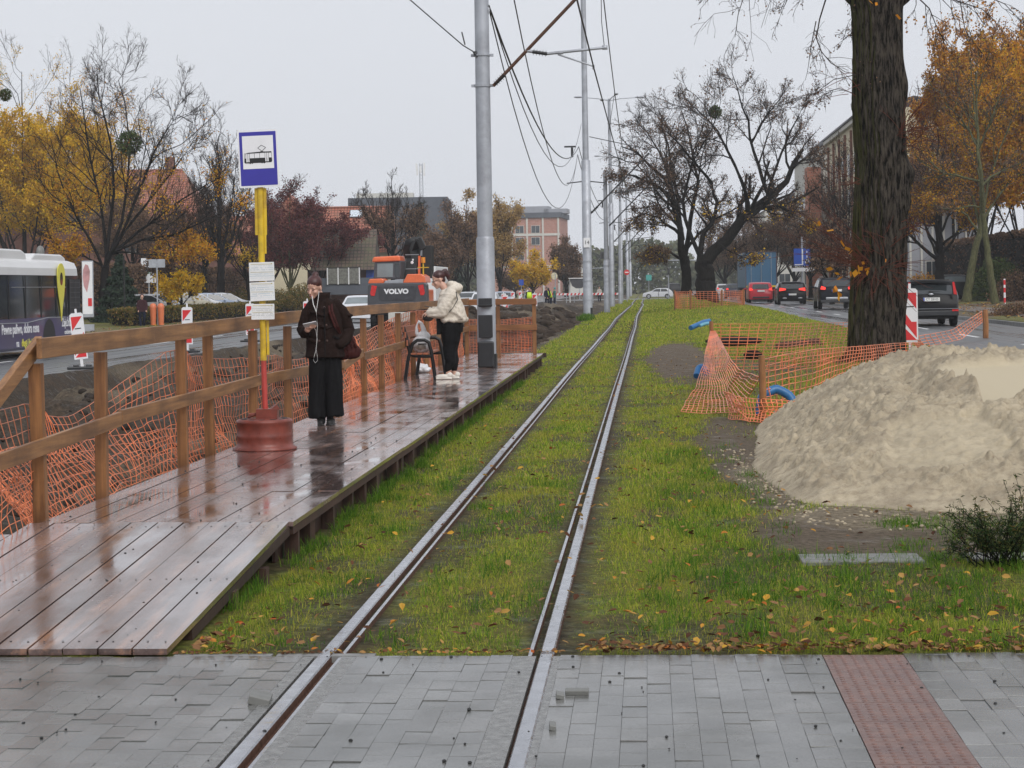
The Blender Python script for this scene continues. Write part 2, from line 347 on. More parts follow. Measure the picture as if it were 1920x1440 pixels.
m_grassd=island('long grass blades',[(0,(.03,.09,.012)),(.5,(.08,.19,.018)),(1,(.19,.29,.03))],.7,.1,.4)
m_litter=island('fallen leaves',[(0,(.06,.025,.014)),(.3,(.14,.06,.03)),(.55,(.24,.13,.06)),(.75,(.36,.21,.08)),(.9,(.52,.30,.04)),(1,(.38,.10,.03))],.5,.4,.15)
def barkm(name,a,b2,moss=0,s=1):
    m,nt,b=newmat(name); v=mapv(nt,(9*s,9*s,1.6*s)); n=noise(nt,v,2.2,7,.7); c=ramp(nt,n,[(.42,a),(.58,b2)])
    if moss:
        n2=noise(nt,mapv(nt),.8,5,.6); tc=nd(nt,'ShaderNodeTexCoord'); sx=nd(nt,'ShaderNodeSeparateXYZ'); nt.links.new(tc.outputs['Normal'],sx.inputs[0])
        f=math_(nt,'MULTIPLY',ramp(nt,n2,[(.3,0),(.6,moss)]),ramp(nt,math_(nt,'MULTIPLY',sx.outputs[0],-1.0),[(.5,.0),(1,1)])); c=mixc(nt,f,c,(.06,.065,.012))
    nt.links.new(c,b.inputs['Base Color']); b.inputs['Roughness'].default_value=.85; b.inputs['Specular IOR Level'].default_value=.08; bump(nt,b,n,.9,.03)
    return m
m_bark=barkm('near tree bark',(.003,.0025,.0022),(.062,.052,.042),.95)
m_barkd=barkm('dark wet bark',(.003,.0027,.0025),(.017,.0145,.013))
m_barkg=barkm('greenish bark',(.05,.05,.025),(.12,.12,.06))
m_twig=M_('bare twigs',(.034,.024,.020),.8,var=.2,scale=1)
m_twigr=M_('reddish shoots',(.11,.035,.022),.7,var=.2,scale=3)
L_yel=island('yellow leaves',[(0,(.42,.26,.01)),(.3,(.66,.40,.012)),(.6,(.78,.50,.02)),(.85,(.74,.44,.03)),(1,(.42,.40,.04))],.55,.3,.4)
L_ora=island('orange leaves',[(0,(.34,.14,.015)),(.4,(.60,.26,.02)),(.75,(.70,.38,.02)),(1,(.42,.33,.03))],.55,.3,.4)
L_oru=island('rust orange leaves',[(0,(.24,.10,.025)),(.5,(.50,.21,.035)),(1,(.62,.33,.05))],.55,.3,.4)
L_bro=island('brown leaves',[(0,(.07,.045,.035)),(.5,(.16,.10,.068)),(1,(.27,.16,.09))],.6,.3,.3)
L_pur=island('purple red leaves',[(0,(.06,.018,.022)),(.5,(.14,.04,.045)),(1,(.22,.08,.06))],.6,.3,.3)
L_grn=island('dull green leaves',[(0,(.03,.05,.015)),(.5,(.06,.10,.03)),(1,(.12,.14,.04))],.6,.3,.3)
L_con=island('conifer needles',[(0,(.010,.022,.014)),(.5,(.022,.042,.025)),(1,(.05,.07,.045))],.6,.3,.1)
L_hed=island('hedge leaves',[(0,(.05,.06,.015)),(.4,(.11,.11,.025)),(.7,(.20,.13,.035)),(1,(.28,.17,.05))],.6,.3,.25)
L_pale=island('pale tan leaves',[(0,(.28,.17,.06)),(.5,(.42,.27,.10)),(1,(.50,.36,.14))],.6,.3,.4)
# ---------- terrain ----------
def base(Y): return -.4*sstep(Y,70,285)
def H(x,Y,detail=True):
    x=np.asarray(x,dtype=float); Y=np.asarray(Y,dtype=float)
    z=base(Y)
    # right bank
    z=z+.25*sstep(x,2.2,6.0)*sstep(Y,20,40)
    z=z+.30*np.exp(-((x-3.6)/2.6)**2)*sstep(Y,75,110)*(1-sstep(Y,135,175))
    z=z+.13*sstep(x,11.5,11.7)*(Y>20)+ .1*sstep(x,14,20)
    # left trench
    w=sstep(-x,3.0,4.6)*(1-sstep(-x,12.6,13.4))*sstep(Y,9.4,9.9)
    n=fbm(x*.55,Y*.3,5,3)
    tr=-.42+.9*(n-.5)
    tr=tr-.25*sstep(-x,8,12.5)+.38*np.exp(-((x+10.4)/1.0)**2)*sstep(Y,28,34)*(1-sstep(Y,40,58))*(.2+1.2*fbm(x*1.3,Y*.6,4,9))
    tr=tr+1.15*np.exp(-((x+6.9)/2.6)**2)*sstep(Y,48,84)*(1-sstep(Y,125,170))*(.25+1.2*fbm(x*.6,Y*.14,5,21))
    z=z*(1-w)+(z+tr)*w
    far=sstep(Y,43.9,45.0)*sstep(-x,2.3,3.4)*(1-sstep(-x,3.6,4.6))
    z=z-.12*far*(fbm(x*2,Y*.5,3,5))
    if detail:
        dw=w+.25
        z=z+dw*(.22+.25*w*(x>-12.5))*(fbm(x*2.2,Y*1.3,5,31)-.5)*np.clip(1.4-Y/160,.2,1)+ .02*(fbm(x*2,Y*1.2,3,12)-.5)
    # roads
    rl=(x>-21.6)&(x<-13.25); z=np.where(rl,-.14+base(Y)*.6,z)
    z=np.where(x<=-21.6,.02+.10*sstep(-x,22,30)+base(Y)*.6,z)
    rr=(x>6.3)&(x<11.7)&(Y>15); z=np.where(rr,.21+base(Y)*.4,z)
    z=np.where((Y>268)&(Y<288),base(Y)-.03,z)
    # near track and paving
    nr=(1-sstep(np.abs(x+1.03),1.1,1.9)); z=z*(1-nr*(Y<260))+(base(Y)-.035)*nr*(Y<260)
    z=np.where((Y<9.36),-.05,z)
    return z
def masks(x,Y):
    g=sstep(x,-3.25,-2.75)*np.where(Y>44,1,1)
    g=g*(.35+.65*sstep(fbm(x*2.2,Y*1.1,5,77),.34,.47))
    # dirt patches on the right
    def blob(cx,cy,rx,ry,s,k=1.4): return sstep(k-(((x-cx)/rx)**2+((Y-cy)/ry)**2)+1.1*(fbm(x*1.5,Y*.9,4,s)-.5),.0,.7)
    d=np.maximum(blob(.75,46,.8,12,1),blob(.95,22,.45,3.6,2)*.9)
    d=np.maximum(d,blob(2.3,40,1.2,6,8,.9)*.8)
    d=np.maximum(d,blob(1.55,13.7,.85,1.45,4)); d=np.maximum(d,blob(2.9,14.4,1.4,1.2,5)); d=np.maximum(d,blob(.95,19.5,.40,5.0,15,1.2))
    g=g*(1-d)
    g=np.where(x<-21.5,.9*(1-.4*sstep(fbm(x,Y*.3,4,5),.4,.6)),g); g=np.where((x>11.6),.75*sstep(fbm(x*.6,Y*.12,4,6),.35,.6)*((x<19)),g)
    tr=np.exp(-((x+1.56)/.13)**2)+np.exp(-((x+.5)/.13)**2); g=g*(1-.9*np.clip(tr,0,1))
    pale=np.maximum(blob(1.9,14.9,1.2,1.0,41,1.2)*.9,blob(1.05,17.6,.35,2.6,43,1.0)*.8); pale=np.maximum(pale,.6*sstep(fbm(x*.5,Y*.12,4,61),.55,.7)*(x<-3))
    return np.clip(g,0,1),np.clip(pale,0,1),np.clip(d+(x>11.6),0,1)
xs=np.unique(np.concatenate([-np.geomspace(6,260,60),np.arange(-13.6,-6,.10),np.arange(-6,5.2,.035),np.arange(5.2,13,.12),np.geomspace(13,260,60),[-13.26,-13.24,-21.61,-21.59,6.29,6.31,11.69,11.71]]))
ys=np.concatenate([[-6,0,5,9.35],9.37+np.cumsum(np.full(1,.001)),9.4+(np.geomspace(1,62,560)-1)*11.6])
X,Y=np.meshgrid(xs,ys); Z=H(X,Y); V=np.stack([X,Y,Z],-1).reshape(-1,3)
nx,ny=len(xs),len(ys); I=(np.arange(ny-1)[:,None]*nx+np.arange(nx-1)[None,:]).ravel()
g_,p_,d_=masks(X,Y)
ground=npmesh('ground',V,np.stack([I,I+1,I+nx+1,I+nx],-1),m_ground,smooth=True,extra=np.stack([g_,p_,d_,np.ones_like(g_)],-1).reshape(-1,4)); tag(ground,kind='structure')
def sheet(name,x0,x1,Y0,Y1,zf,mat,n=80,kind='structure'):
    yy=np.linspace(Y0,Y1,n); v=[];f=[]
    for i,y in enumerate(yy):
        z=float(zf(y)); v+=[(x0,y,z),(x1,y,z),(x1,y,z-.04),(x0,y,z-.04)]
        if i: a=4*(i-1); b=4*i; f+=[(a,a+1,b+1,b),(a+1,a+2,b+2,b+1),(a+3,a,b,b+3)]
    me=bpy.data.meshes.new(name); me.from_pydata(v,[],f); me.materials.append(mat); o=bpy.data.objects.new(name,me); link(o); tag(o,kind=kind); return o
zl=lambda y:-.10+base(y)*.6
zr=lambda y:.25+base(y)*.4
sheet('left_road',-21.5,-13.2,20,430,zl,m_road); sheet('right_road',6.4,11.5,16,430,zr,m_road)
sheet('cross_street',-60,60,270,286,lambda y:base(y)+.0,m_road,6)
m_side=M_('pavement slabs',(.15,.13,.12),.35,var=.25,scale=3,rvar=.12,bmp=.2)
sheet('sidewalk',13.2,15.6,30,300,lambda y:.42+base(y)*.4,m_side)
# kerbs
def kerb(name,x,Y0,Y1,zf,h,w,label,mat=m_kerb):
    mb=MB(); y=Y0
    while y<Y1:
        mb.box((x,y+.49,zf(y)+h/2-.1),(w,.975,h+.2)); y+=1.0
    o=mb.build(name,mat); tag(o,kind='structure'); return o
kerb('kerb',11.56,40,200,zr,.12,.14,''); kerb('kerb',-21.56,30,230,zl,.11,.14,'')
# road paint dashes
mb=MB()
for y in np.arange(24,250,9): mb.box((8.4,y+1.5,zr(y+1.5)+.004),(.11,3,.004))
for y in np.arange(32,200,9): mb.box((-17.4,y+1.5,zl(y+1.5)+.004),(.11,3,.004))
tag(mb.build('lane_markings',m_white),kind='structure')
# paving
def flat(name,x0,x1,y0,y1,z,mat):
    mb=MB(); mb.box(((x0+x1)/2,(y0+y1)/2,z-.03),(x1-x0,y1-y0,.06)); o=mb.build(name,mat); tag(o,kind='structure'); return o
def blocks(name,x0,x1,y0,y1,kind='structure'):
    mb=MB(); mb.box(((x0+x1)/2,(y0+y1)/2,-.045),(x1-x0,y1-y0,.06)); nc=max(1,round((x1-x0)/.102)); w=(x1-x0)/nc
    for i in range(nc):
        y=y0-R_.uniform(0,.2)-(.1 if i%2 else 0); xc=x0+w*(i+.5)
        while y<y1:
            a,b=max(y,y0),min(y+.2,y1); y+=.2015
            if b-a<.02: continue
            sag=.004*(fbm(np.array([xc*1.1]),np.array([a*1.1]),2,3)[0]-.5)
            z=sag+R_.uniform(-.0016,.0016)-.001+(R_.uniform(-.006,-.003) if R_.random()<.04 else 0); tx,ty=R_.gauss(0,.009),R_.gauss(0,.008); hw,hl=w/2-.0003,(b-a)/2-.0011; ch=.0014; yc=(a+b)/2
            T=[(xc+sx*(hw-ch*.4),yc+sy*(hl-ch),z+sx*hw*ty+sy*hl*tx) for sx,sy in ((-1,-1),(1,-1),(1,1),(-1,1))]; Bm=[(xc+sx*hw,yc+sy*hl,z+sx*hw*ty+sy*hl*tx-.002) for sx,sy in ((-1,-1),(1,-1),(1,1),(-1,1))]; Bt=[(p[0],p[1],-.03) for p in Bm]
            mb.add(T+Bm+Bt,[(0,1,2,3)]+[(4+k,4+(k+1)%4,(k+1)%4,k) for k in range(4)]+[(8+k,8+(k+1)%4,4+(k+1)%4,4+k) for k in range(4)])
    o=mb.build(name,m_block); tag(o,kind=kind); return o
blocks('pavement',-7.5,-1.665,3.6,9.33); blocks('pavement',-1.40,-.66,3.6,9.33); blocks('pavement',-.435,.79,3.6,9.33); blocks('pavement',1.168,6,3.6,9.40)
def puddle(px,py,z,rx,ry,seed,rz=0):
    g=gp(px,py,z); P=[]
    for i in range(28):
        a=2*PI*i/28; k=.55+.8*float(vnoise(np.array([3+2.2*math.cos(a)]),np.array([3+2.2*math.sin(a)]),seed)[0]); x,y=rx*k*math.cos(a),ry*k*math.sin(a); P.append((g.x+x*math.cos(rz)-y*math.sin(rz),g.y+x*math.sin(rz)+y*math.cos(rz),z))
    b=MB(); b.add(P,[tuple(range(28))]); tag(b.build('puddle',m_water),kind='structure')

m_mort=M_('wet mortar strip',(.17,.17,.165),.3,var=.35,scale=22,bmp=.5,bs=60,rvar=.15)
for a,b in ((-1.665,-1.61),(-1.475,-1.40),(-.66,-.55),(-.468,-.435)): flat('track_filler',a,b,3.6,9.32,-.003,m_mort)
mb=MB()
for k in range(7):
    y=9.31-.352*(k+.5); mb.box((.979,y,-.031),(.372,.347,.064))
    for i in range(7):
        for j in range(7):
            c=(.979+(i-3)*.05,y+(j-3)*.047,.0005); mb.lathe([(.013,0),(.011,.003),(.006,.0045),(.001,.005)],c,8)
tag(mb.build('tactile_paving',m_tact,bevel=0),kind='structure')
# long edging stone between paving and grass, lying slab in the grass
mb=MB(); x=-2.3
while x<-1.7: mb.box((x+.24,9.365,-.047),(.475,.06,.09)); x+=.5
tag(mb.build('kerb',m_kerb),kind='structure')
mb=MB(); mb.box((1.30,12.42,.0),(.75,.34,.05),rz=.02)
o=mb.build('concrete_slab',m_concr,bevel=.008); tag(o,'flat grey concrete slab lying at the foot of the muddy patch','slab')
mb=MB(); mb.box((2.35,12.5,-.005),(.8,.3,.05)); o=mb.build('concrete_slab',m_concr,bevel=.008); tag(o,'flat grey concrete slab half hidden under the dark low bush','slab')
# loose paving stones
def stone(px,py,d,rz,tilt,label,ax='X'):
    p=gp(px,py,0); mb=MB(); M=Matrix.Rotation(rz,3,'Z')@Matrix.Rotation(tilt,3,ax); mb.box((0,0,0),d,M=M)
    o=mb.build('paving_stone',m_concr,bevel=.003,loc=(p.x,p.y,.010)); tag(o,label,'paving stone')
stone(488,1314,(.09,.15,.035),.1,.25,'tilted grey paving block sticking up beside a puddle left of the rail','Y')
stone(1082,1301,(.10,.045,.02),0,.12,'broken grey block piece lifted beside the right rail, the larger one','X')
stone(1050,1308,(.035,.08,.02),.05,.2,'small dark broken block chip touching the right rail','Y')
stone(1036,1366,(.026,.09,.02),.05,.2,'narrow dark broken block chip nearest the camera by the right rail','Y')
# ---------- rails ----------
rt=thing('tram_track','narrow gauge tram track with two worn steel rails running through grass','tram track',(0,0,0))
for k,x0 in enumerate((-1.56,-.505)):
    Ys=np.concatenate([np.arange(2,60,.5),np.arange(60,330,1.5)])
    s=1 if k==0 else -1  # inner side direction
    prof=[(-.037*s,-.10),(-.037*s,-.004),(-.030*s,.002),(.024*s,.002),(.030*s,-.004),(.032*s,-.036),(.066*s,-.036),(.068*s,-.006),(.086*s,-.006),(.088*s,-.10)]
    mb=MB(); n=len(prof); vs=[];fs=[];ms=[]
    for i,y in enumerate(Ys):
        wob=.007*math.sin(y*.12+2*k)*min(1,max(0,(y-14)/20))
        far=.12*float(sstep(y,95,130))*math.sin(y*.045)+ .05*math.sin(y*.11)*float(sstep(y,60,100))
        dz=.006*math.sin(y*.20+k*1.3)*float(sstep(y,14,34))
        for a,z in prof: vs.append((x0+a+(wob if y>9.5 else 0)+far+ (.004*k*y*.5 if y>60 else 0)*0, y, z+float(base(y))+dz))
        if i:
            for j in range(n-1):
                q=(( i-1)*n+j,(i-1)*n+j+1,i*n+j+1,i*n+j); fs.append(q if s<0 else q[::-1]); ms.append(0 if 1<=j<=3 or j==7 else 1)
    mb.v=vs; mb.f=fs; mb.m=ms; mb.build('rail',[m_steel,m_rust],rt)
# sleepers showing through
for y in np.arange(62,96,.75): sl=MB(); sl.box((0,0,0),(1.0,.12,.03),rz=R_.uniform(-.02,.02)); sl.build('sleeper',m_under,rt,loc=(-1.03,y,float(base(y))-.038))
# ---------- wooden platform ----------
pf=thing('wooden_platform','temporary wet wooden tram platform with ramp of long reddish planks','platform',(-3.15,9.4,0))
ox,oy=-3.15,9.4
mb=MB(); xw=(-2.30+3.98)/10
for i in range(10):
    x=-3.98+xw*(i+.5); y=12.62; first=True
    while y<43.7:
        L=(R_.choice((1.9,2.8,3.9)) if first else 3.9); first=False; y1=min(43.72,y+L)
        jx=R_.uniform(-.002,.002); jz=R_.uniform(-.003,.003)
        mb.box((x-ox+jx,(y+y1)/2-oy,.235+jz),(xw-.006,y1-y-.006,.03)); y=y1
mb.build('deck',m_deck,pf)
mb=MB(); xa,xb=-4.9,-2.33; n=15; w=(xb-xa)/n
for i in range(n):
    x=xa+w*(i+.5); gap=R_.choice((.004,.005,.008,.012,.016))
    x2=-3.98+ (1.66)*(i+.5-3)/10 if False else x
    zt=.252+R_.uniform(-.004,.004); zb=.03+R_.uniform(-.003,.006)
    yend=12.615-(0 if x>-4.0 else (-4.0-x)*1.2+.2)
    mb.beam((x-ox,9.36-oy,zb-.015),(x-ox,yend-oy,zt-.015-(12.615-yend)*.068),w-gap,.03)
mb.build('ramp',m_deck,pf)
mb=MB()
for i in range(n):
    for yy in (9.5,10.9,12.45):
        for dx in (-.045,.045): x=xa+w*(i+.5)+dx; zz=.032+(yy-9.36)*.0683; mb.lathe([(.006,0),(.005,.002)],(x-ox,yy-oy+R_.uniform(-.01,.01),zz),6)
for i in range(10):
    for yy in np.arange(12.75,24,1.3):
        for dx in (-.05,.05): mb.lathe([(.006,0),(.005,.002)],(-3.98+xw*(i+.5)+dx-ox,yy-oy+R_.uniform(-.015,.015),.2535),6)
mb.build('nail_heads',m_black,pf)['kind']='stuff'
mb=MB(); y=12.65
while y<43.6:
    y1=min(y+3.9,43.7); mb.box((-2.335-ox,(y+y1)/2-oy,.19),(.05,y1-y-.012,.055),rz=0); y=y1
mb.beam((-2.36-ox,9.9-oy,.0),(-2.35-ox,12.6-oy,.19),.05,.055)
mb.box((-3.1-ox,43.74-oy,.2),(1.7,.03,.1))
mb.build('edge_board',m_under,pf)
b=MB(); b.box((0,0,0),(.02,30.9,.22)); b.build('shade_backing',m_under,pf,loc=(-2.44-ox,28.1-oy,.09))  # added dark backing, stands in for the shade between the supports under the deck
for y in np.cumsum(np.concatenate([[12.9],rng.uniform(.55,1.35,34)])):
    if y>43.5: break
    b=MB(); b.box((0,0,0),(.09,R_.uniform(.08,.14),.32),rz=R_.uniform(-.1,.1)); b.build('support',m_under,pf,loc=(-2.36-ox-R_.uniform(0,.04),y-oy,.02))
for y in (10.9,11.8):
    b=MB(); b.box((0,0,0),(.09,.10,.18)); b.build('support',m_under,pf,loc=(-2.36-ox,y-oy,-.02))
# ---------- fence ----------
fn=thing('wooden_railing','rough brown timber railing with posts and two long rails along the platform','railing',(-4.02,12.8,.25))
fo=Vector((-4.02,12.8,.25))
posts=[(12.81,1.17),(14.28,1.19),(16.78,1.22),(17.94,1.22),(19.8,1.22),(21.76,1.22),(25.48,1.22),(27.86,1.2),(29.76,1.22),(31.76,1.22),(33.62,1.2),(35.6,1.2),(38.2,1.2),(40.8,1.2),(43.6,1.2)]
for i,(y,h) in enumerate(posts):
    b=MB(); lx=R_.uniform(-.02,.02); t=.02*R_.uniform(-1,1)
    tl={0:-.10,2:-.03,3:-.05}.get(i,t)
    b.beam((lx,0,-.55),(lx+tl*.5*0,0+tl,h-.13),.085,.075,up=(0,1,0)); b.build('post',m_post,fn,loc=(0.0,y-fo.y,0),bevel=.004)
def rail(p,q,h=.13,w=.035,mat=None):
    b=MB(); b.beam(Vector(p)-fo,Vector(q)-fo,w,h); b.build('rail',mat or m_rail,fn,bevel=.004)
xr=-3.955
tops=[(12.6,1.385),(17.0,1.40),(21.7,1.435),(25.0,1.43),(25.6,1.44),(34.2,1.425),(43.6,1.42)]
for (a,za),(b_,zb_) in zip(tops[:-1],tops[1:]):
    if (a,b_)==(25.0,25.6): continue
    rail((xr+R_.uniform(-.004,.004),a,za+.005),(xr,b_-.006,zb_+.005),.135)
mids=[(10.9,.70,14.55,.80),(14.56,.81,19.9,.83),(19.9,.83,25.4,.78),(25.42,.74,27.2,.86),(27.3,.80,34.0,.84),(34,.82,43.6,.82)]
for a,za,b_,zb_ in mids: rail((xr+.002,a,za),(xr+.002,b_-.006,zb_),.108)
rail((-4.03,12.86,1.42),(-4.10,10.9,.62),.10,.05)
# end fence
for x in (-3.3,-2.50):
    b=MB(); b.beam((x+4.02,43.6-fo.y,-.3),(x+4.02,43.6-fo.y,1.22),.085,.075,up=(0,1,0)); b.build('post',m_post,fn,bevel=.004)
for z,h in ((1.40,.13),(.83,.13)):
    b=MB(); b.beam(Vector((-4.05,43.545,z))-fo,Vector((-2.44,43.545,z))-fo,.035,h); b.build('rail',m_railx,fn,bevel=.004)
b=MB(); b.beam(Vector((-4.05,28.0,.27))-fo,Vector((-4.28,27.6,.27))-fo,.05,.05); b.build('brace',m_rail,fn)
# ---------- safety nets ----------
def tubes_np(P,R,n=3):
    """P (N,k,3), R (N,k)"""
    N,k,_=P.shape; T=np.gradient(P,axis=1); T/=np.linalg.norm(T,axis=2,keepdims=True)+1e-9
    ref=np.where(np.abs(T[...,2:3])>.8,np.array([1.,0,0]),np.array([0,0,1.])); S=np.cross(T,ref); S/=np.linalg.norm(S,axis=2,keepdims=True)+1e-9; U=np.cross(S,T)
    a=2*PI*np.arange(n)/n
    V=P[:,:,None,:]+R[:,:,None,None]*(np.cos(a)[None,None,:,None]*S[:,:,None,:]+np.sin(a)[None,None,:,None]*U[:,:,None,:])
    idx=np.arange(N*k*n).reshape(N,k,n); A=idx[:,:-1,:]; B=np.roll(A,-1,2); D=idx[:,1:,:]; Cc=np.roll(D,-1,2)
    return V.reshape(-1,3),np.stack([A,B,Cc,D],-1).reshape(-1,4)
def join(parts):
    Vs=[];Fs=[];o=0
    for v,f in parts: Vs.append(v); Fs.append(f+o); o+=len(v)
    return np.concatenate(Vs),np.concatenate(Fs)
def net(name,top,bot,nu,nv,label,cat='safety net',r=.0045,wav=.05,group=None,seed=1,sag=0,zig=.012,name_mat=None,parent=None,belly=(0,0,0),knots=True):
    """top/bot: polylines (K,3)"""
    def res(p,n):
        p=np.array(p,float); d=np.concatenate([[0],np.cumsum(np.linalg.norm(np.diff(p,axis=0),axis=1))]); t=np.linspace(0,d[-1],n)
        return np.stack([np.interp(t,d,p[:,i]) for i in range(3)],-1)
    T=res(top,nu+1); B=res(bot,nu+1); v=np.linspace(0,1,nv+1)
    G=T[:,None,:]*(1-v)[None,:,None]+B[:,None,:]*v[None,:,None]
    uu,vv=np.meshgrid(np.arange(nu+1),np.arange(nv+1),indexing='ij')
    for a,s in ((0,0),(1,50),(2,90)):
        G[...,a]+=wav*(fbm(uu*.12,vv*.22,4,seed+s)-.5)*2*(np.sin(vv/nv*PI)*.7+.3)+zig*(fbm(uu*.9,vv*.9,2,seed+s+7)-.5)
        G[...,a]+=belly[a]*np.sin(vv/nv*PI)
    Rr=lambda N,k:np.full((N,k),r)
    parts=[tubes_np(G,Rr(nu+1,nv+1)*1.25),tubes_np(np.swapaxes(G,0,1).copy(),Rr(nv+1,nu+1))]
    V,F=join(parts); o=npmesh(name,V,F,m_orange,parent); tag(o,label,cat,group); return o
net('safety_net',[(-4.08,11.15,.30),(-4.08,12.0,1.0),(-4.1,12.75,1.02),(-4.15,13.2,1.0),(-4.3,13.9,.87),(-4.3,14.5,.84),(-4.2,15.2,.98),(-4.12,16.6,1.24),(-4.10,17.2,1.26),(-4.2,18.0,1.15),(-4.35,19.2,1.08),(-4.25,20.6,1.05),(-4.2,21.8,1.02),(-4.3,23.5,.92),(-4.2,25.4,.88)],
 [(-4.0,11.1,.12),(-4.0,12.2,.10),(-4.02,12.9,.12),(-4.05,13.8,.18),(-4.06,14.9,.24),(-4.1,17,.2),(-4.1,18.2,.18),(-4.2,21,.1),(-4.15,25.5,.18)],104,11,'torn orange plastic netting sagging behind the nearest stretch of timber railing',r=.0032,wav=.09,seed=4)
net('safety_net',[(-4.3,12.9,.72),(-4.7,13.3,.62),(-5.0,14.3,.55),(-5.1,15.6,.50),(-5.0,17,.45),(-4.8,19,.4),(-4.6,21,.3)],[(-4.1,12.9,.2),(-4.3,13.6,.05),(-4.5,14.6,-.1),(-4.6,16,-.15),(-4.5,18,-.1),(-4.4,21,-.1)],70,7,'loose orange netting lying crumpled in the muddy trench behind the railing',r=.004,wav=.14,seed=14)
net('safety_net',[(-4.1,25.5,.95),(-4.15,26.5,1.02),(-4.2,28,1.05),(-4.5,30,1.0),(-4.3,32,1.2),(-4.1,34,1.34),(-4.08,37,1.3),(-4.08,40,1.22),(-4.08,43.5,1.22)],
 [(-4.05,25.6,.2),(-4.1,30,.2),(-4.1,36,.22),(-4.06,43.5,.22)],150,15,'orange netting stretched behind the far railing from the bench to the end',r=.006,wav=.10,seed=23)
net('safety_net',[(-4.02,43.68,1.02),(-3.2,43.68,1.0),(-2.5,43.68,1.06)],[(-4.02,43.68,.27),(-2.5,43.68,.27)],20,22,'neat orange netting closing the far end of the platform behind the mast',r=.006,wav=.02,seed=29)
# ---------- sand pile ----------
xs2=np.arange(.6,6.4,.022); ys2=np.concatenate([np.arange(13.6,20,.028),np.arange(20,27,.05)])
X2,Y2=np.meshgrid(xs2,ys2)
xt=.98+.055*np.abs(Y2-18.8)**1.6*np.where(Y2<18.8,.55,.45)+.15*(fbm(X2*0,Y2*.9,3,8)-.5)
a=.60*(X2-xt); b=.235*(Y2-14.6)+.12*(X2-3); c=.60+.29*(X2-2.2)+.12*(fbm(X2*1.2,Y2*.8,3,44)-.5); d=.62*(26.0-Y2)
def smin(a,b,k=.12): h=np.clip(.5+.5*(b-a)/k,0,1); return b*(1-h)+a*h-k*h*(1-h)
hh=smin(smin(smin(a,b,.12),c,.25),d)
rough=(fbm(X2*5,Y2*3.0,5,17)-.5)*.10+(fbm(X2*26,Y2*19,3,18)-.5)*.075+np.clip(fbm(X2*15,Y2*10,3,19)-.6,0,1)*.16+np.clip(fbm(X2*11,Y2*8,2,28)-.62,0,1)*.22
# step: upper crest behind scoop
crest=sstep(Y2,20.6,21.6)*sstep(X2,2.3,3.3); e_=1.0-.30*np.maximum(0,X2-3.9); hh=smin(hh,np.minimum(e_,.96-.10*np.abs(X2-3.45)-.16*np.maximum(0,3.0-X2))+.10*(fbm(X2*2.2,Y2*1.2,3,55)-.5)-.10*np.maximum(0,Y2-23.5),.1)
# bucket-smoothed scoops
ed=.25*(fbm(X2*2,Y2*1.5,3,70)-.5)
sc1=sstep(X2+ed-(2.95+.0*(Y2-17)),0,.09)*sstep(Y2+ed-17.6,0,.14)*(1-sstep(Y2+ed-21.0,0,.2))
pl=.40+.118*(Y2-17.6)+.03*(X2-3)
hh=np.where(sc1>0,hh*(1-sc1)+np.minimum(hh,pl)*sc1,hh)
sc2=sstep(X2+ed-2.0,0,.1)*(1-sstep(X2+ed-2.9,0,.1))*sstep(Y2-15.9-ed,0,.15)*(1-sstep(Y2-17.4+ed,0,.15))
pl2=.10+.15*(Y2-15.9)+.12*(X2-2.0); sc2=sc2*.35; hh=hh*(1-sc2)+np.minimum(hh+.02,pl2)*sc2; sc2=sc2*1.5
sc3=sstep(X2-3.3+ed,0,.1)*sstep(Y2-21.9,0,.15)*(1-sstep(Y2-23,0,.2)); hh=hh-sc3*.10
groove=np.exp(-((X2-2.55-.10*(Y2-19)+ed)/.16)**2)*sstep(Y2,17.5,19.5)*(1-sstep(Y2,22,23)); hh=hh-.16*groove
sm=np.clip(sc1+sc2*.8+sc3*.5,0,1)
hh=hh+rough*(1-sm)*np.clip(hh*6,0,1)+ .006*sm*(fbm(X2*8,Y2*3,3,5)-.5)
hh=np.where(hh<.0,-.25,hh)
Z2=np.maximum(hh,-.25)+.0
V=np.stack([X2,Y2,Z2],-1).reshape(-1,3); nx2,ny2=len(xs2),len(ys2); I=(np.arange(ny2-1)[:,None]*nx2+np.arange(nx2-1)[None,:]).ravel(); Fq=np.stack([I,I+1,I+nx2+1,I+nx2],-1)
keep=(V[Fq][:,:,2]>-.2).any(1); Fq=Fq[keep]
sp=npmesh('sand_pile',V,Fq,m_sand,smooth=True,extra=np.stack([sm]*3+[np.ones_like(sm)],-1).reshape(-1,4)); tag(sp,'big heap of beige builder\'s sand with bucket-smoothed hollows by the tree','sand pile')
def sandh(x,y): 
    i=int(round((x-.6)/.022)); j=int(np.searchsorted(ys2,y))
    return hh[min(max(j,0),ny2-1),min(max(i,0),nx2-1)] if (.6<x<6.3 and 13.6<y<27) else -1
